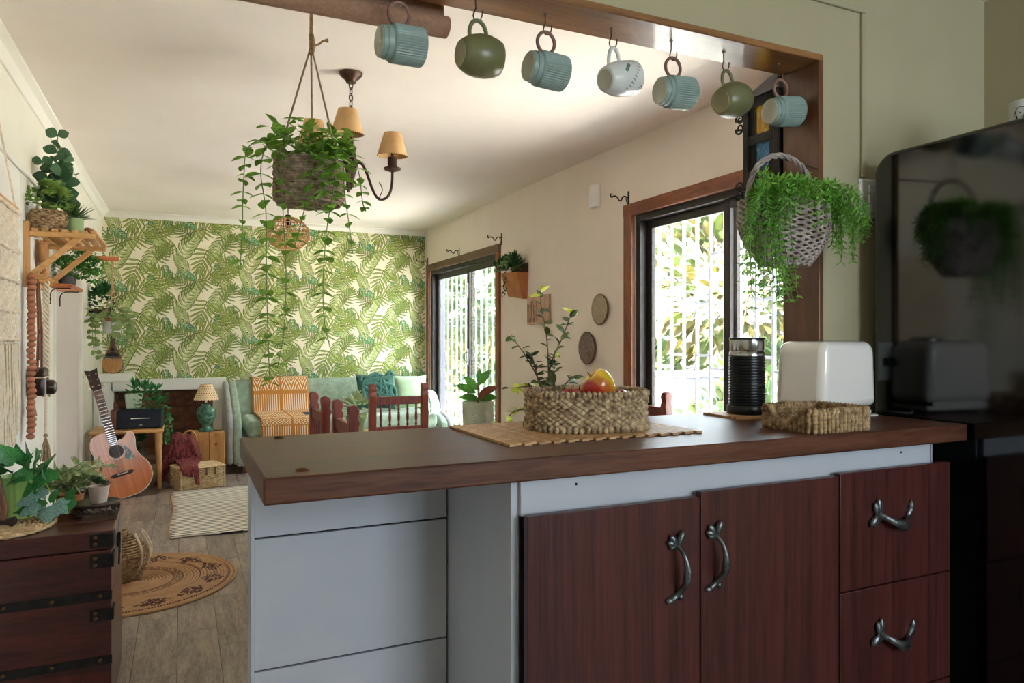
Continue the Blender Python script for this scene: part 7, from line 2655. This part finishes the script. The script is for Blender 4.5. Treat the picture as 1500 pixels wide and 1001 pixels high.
shrub('garden_shrub', 'yellow green shrub low outside the left pane of the garden door', (3.75, 9.9, 0.45), 0.75, 1.0, 0.75, 800, ['leaf_out1', 'leaf_out3'], 0.14)
shrub('garden_shrub', 'leafy green shrub outside the right pane of the garden door', (3.45, 7.75, 0.45), 0.42, 0.5, 0.55, 420, ['leaf_out1', 'leaf_out2'], 0.12)
shrub('climbing_plant', 'light leafy climber beside the security bars of the garden door', (3.15, 7.05, 1.15), 0.2, 0.30, 1.0, 200, ['leaf_out2'], 0.09)
shrub('garden_tree', 'green tree crown seen through the upper part of the garden door', (5.6, 13.0, 2.3), 1.6, 1.6, 1.3, 900, ['leaf_out2', 'leaf_out1'], 0.34, cat='tree')
shrub('garden_tree', 'tall leafy tree outside the dining window', (7.6, 5.4, 2.0), 1.5, 1.4, 1.4, 1000, ['leaf_out2', 'leaf_out1'], 0.30, cat='tree')
shrub('garden_tree', 'yellowing tree at the left of the dining window view', (7.8, 8.6, 2.1), 1.4, 1.5, 1.2, 700, ['leaf_out3', 'leaf_out1'], 0.30, cat='tree')
shrub('garden_shrub', 'bright shrub below the dining window view', (5.0, 5.0, 0.35), 1.0, 1.0, 0.5, 600, ['leaf_out1', 'leaf_out2'], 0.13)
shrub('garden_shrub', 'green bush seen between the hanging fern and the toaster', (6.0, 3.9, 0.9), 1.1, 1.1, 1.0, 800, ['leaf_out2', 'leaf_out1'], 0.24)
shrub('garden_tree', 'broad tree filling the far background of the dining window', (12.4, 9.6, 2.4), 1.6, 2.6, 2.3, 1100, ['leaf_out2', 'leaf_out1'], 0.55, cat='tree')
shrub('garden_tree', 'broad tree in the far background behind the hanging fern', (12.2, 4.6, 2.3), 1.5, 2.2, 2.2, 1000, ['leaf_out1', 'leaf_out2'], 0.55, cat='tree')
shrub('garden_tree', 'dark green tree in the far background of the garden door', (7.4, 16.5, 2.2), 2.6, 1.6, 2.2, 1000, ['leaf_out2', 'leaf_out1'], 0.55, cat='tree')
for (x, y, lb) in ((7.0, 6.9, 'low hedge bush in the middle of the dining window view'), (6.6, 4.2, 'low hedge bush behind the milk frother outside'), (7.0, 9.9, 'low hedge bush at the left edge of the dining window view'), (5.6, 10.9, 'low hedge bush in the right pane of the garden door')):
    shrub('hedge_bush', lb, (x, y, 0.55), 0.9, 1.1, 0.62, 700, ['leaf_out2', 'leaf_out1'], 0.2)
gb_ = thing('garden_box', 'pale painted garden box standing on the patio outside the dining window', 'garden box', (5.1, 6.4, -0.12))
out('body', MB().box(-0.25, 0.25, -0.25, 0.25, 0.0, 0.85), M['pillar_out'], gb_, bevel=0.02)
out('lid', MB().box(-0.28, 0.28, -0.28, 0.28, 0.85, 0.90), M['bar_paint'], gb_, bevel=0.01)
nw = tag(out('sun_block_wall', MB().box(-2.4, -2.2, -4, 12, -0.13, 5.4), M['fence_out']), 'added wall blocking the sun beyond the narrow side window', 'outside wall')  # added to keep direct sun from striping the floor through the side light
nw['kind'] = 'structure'
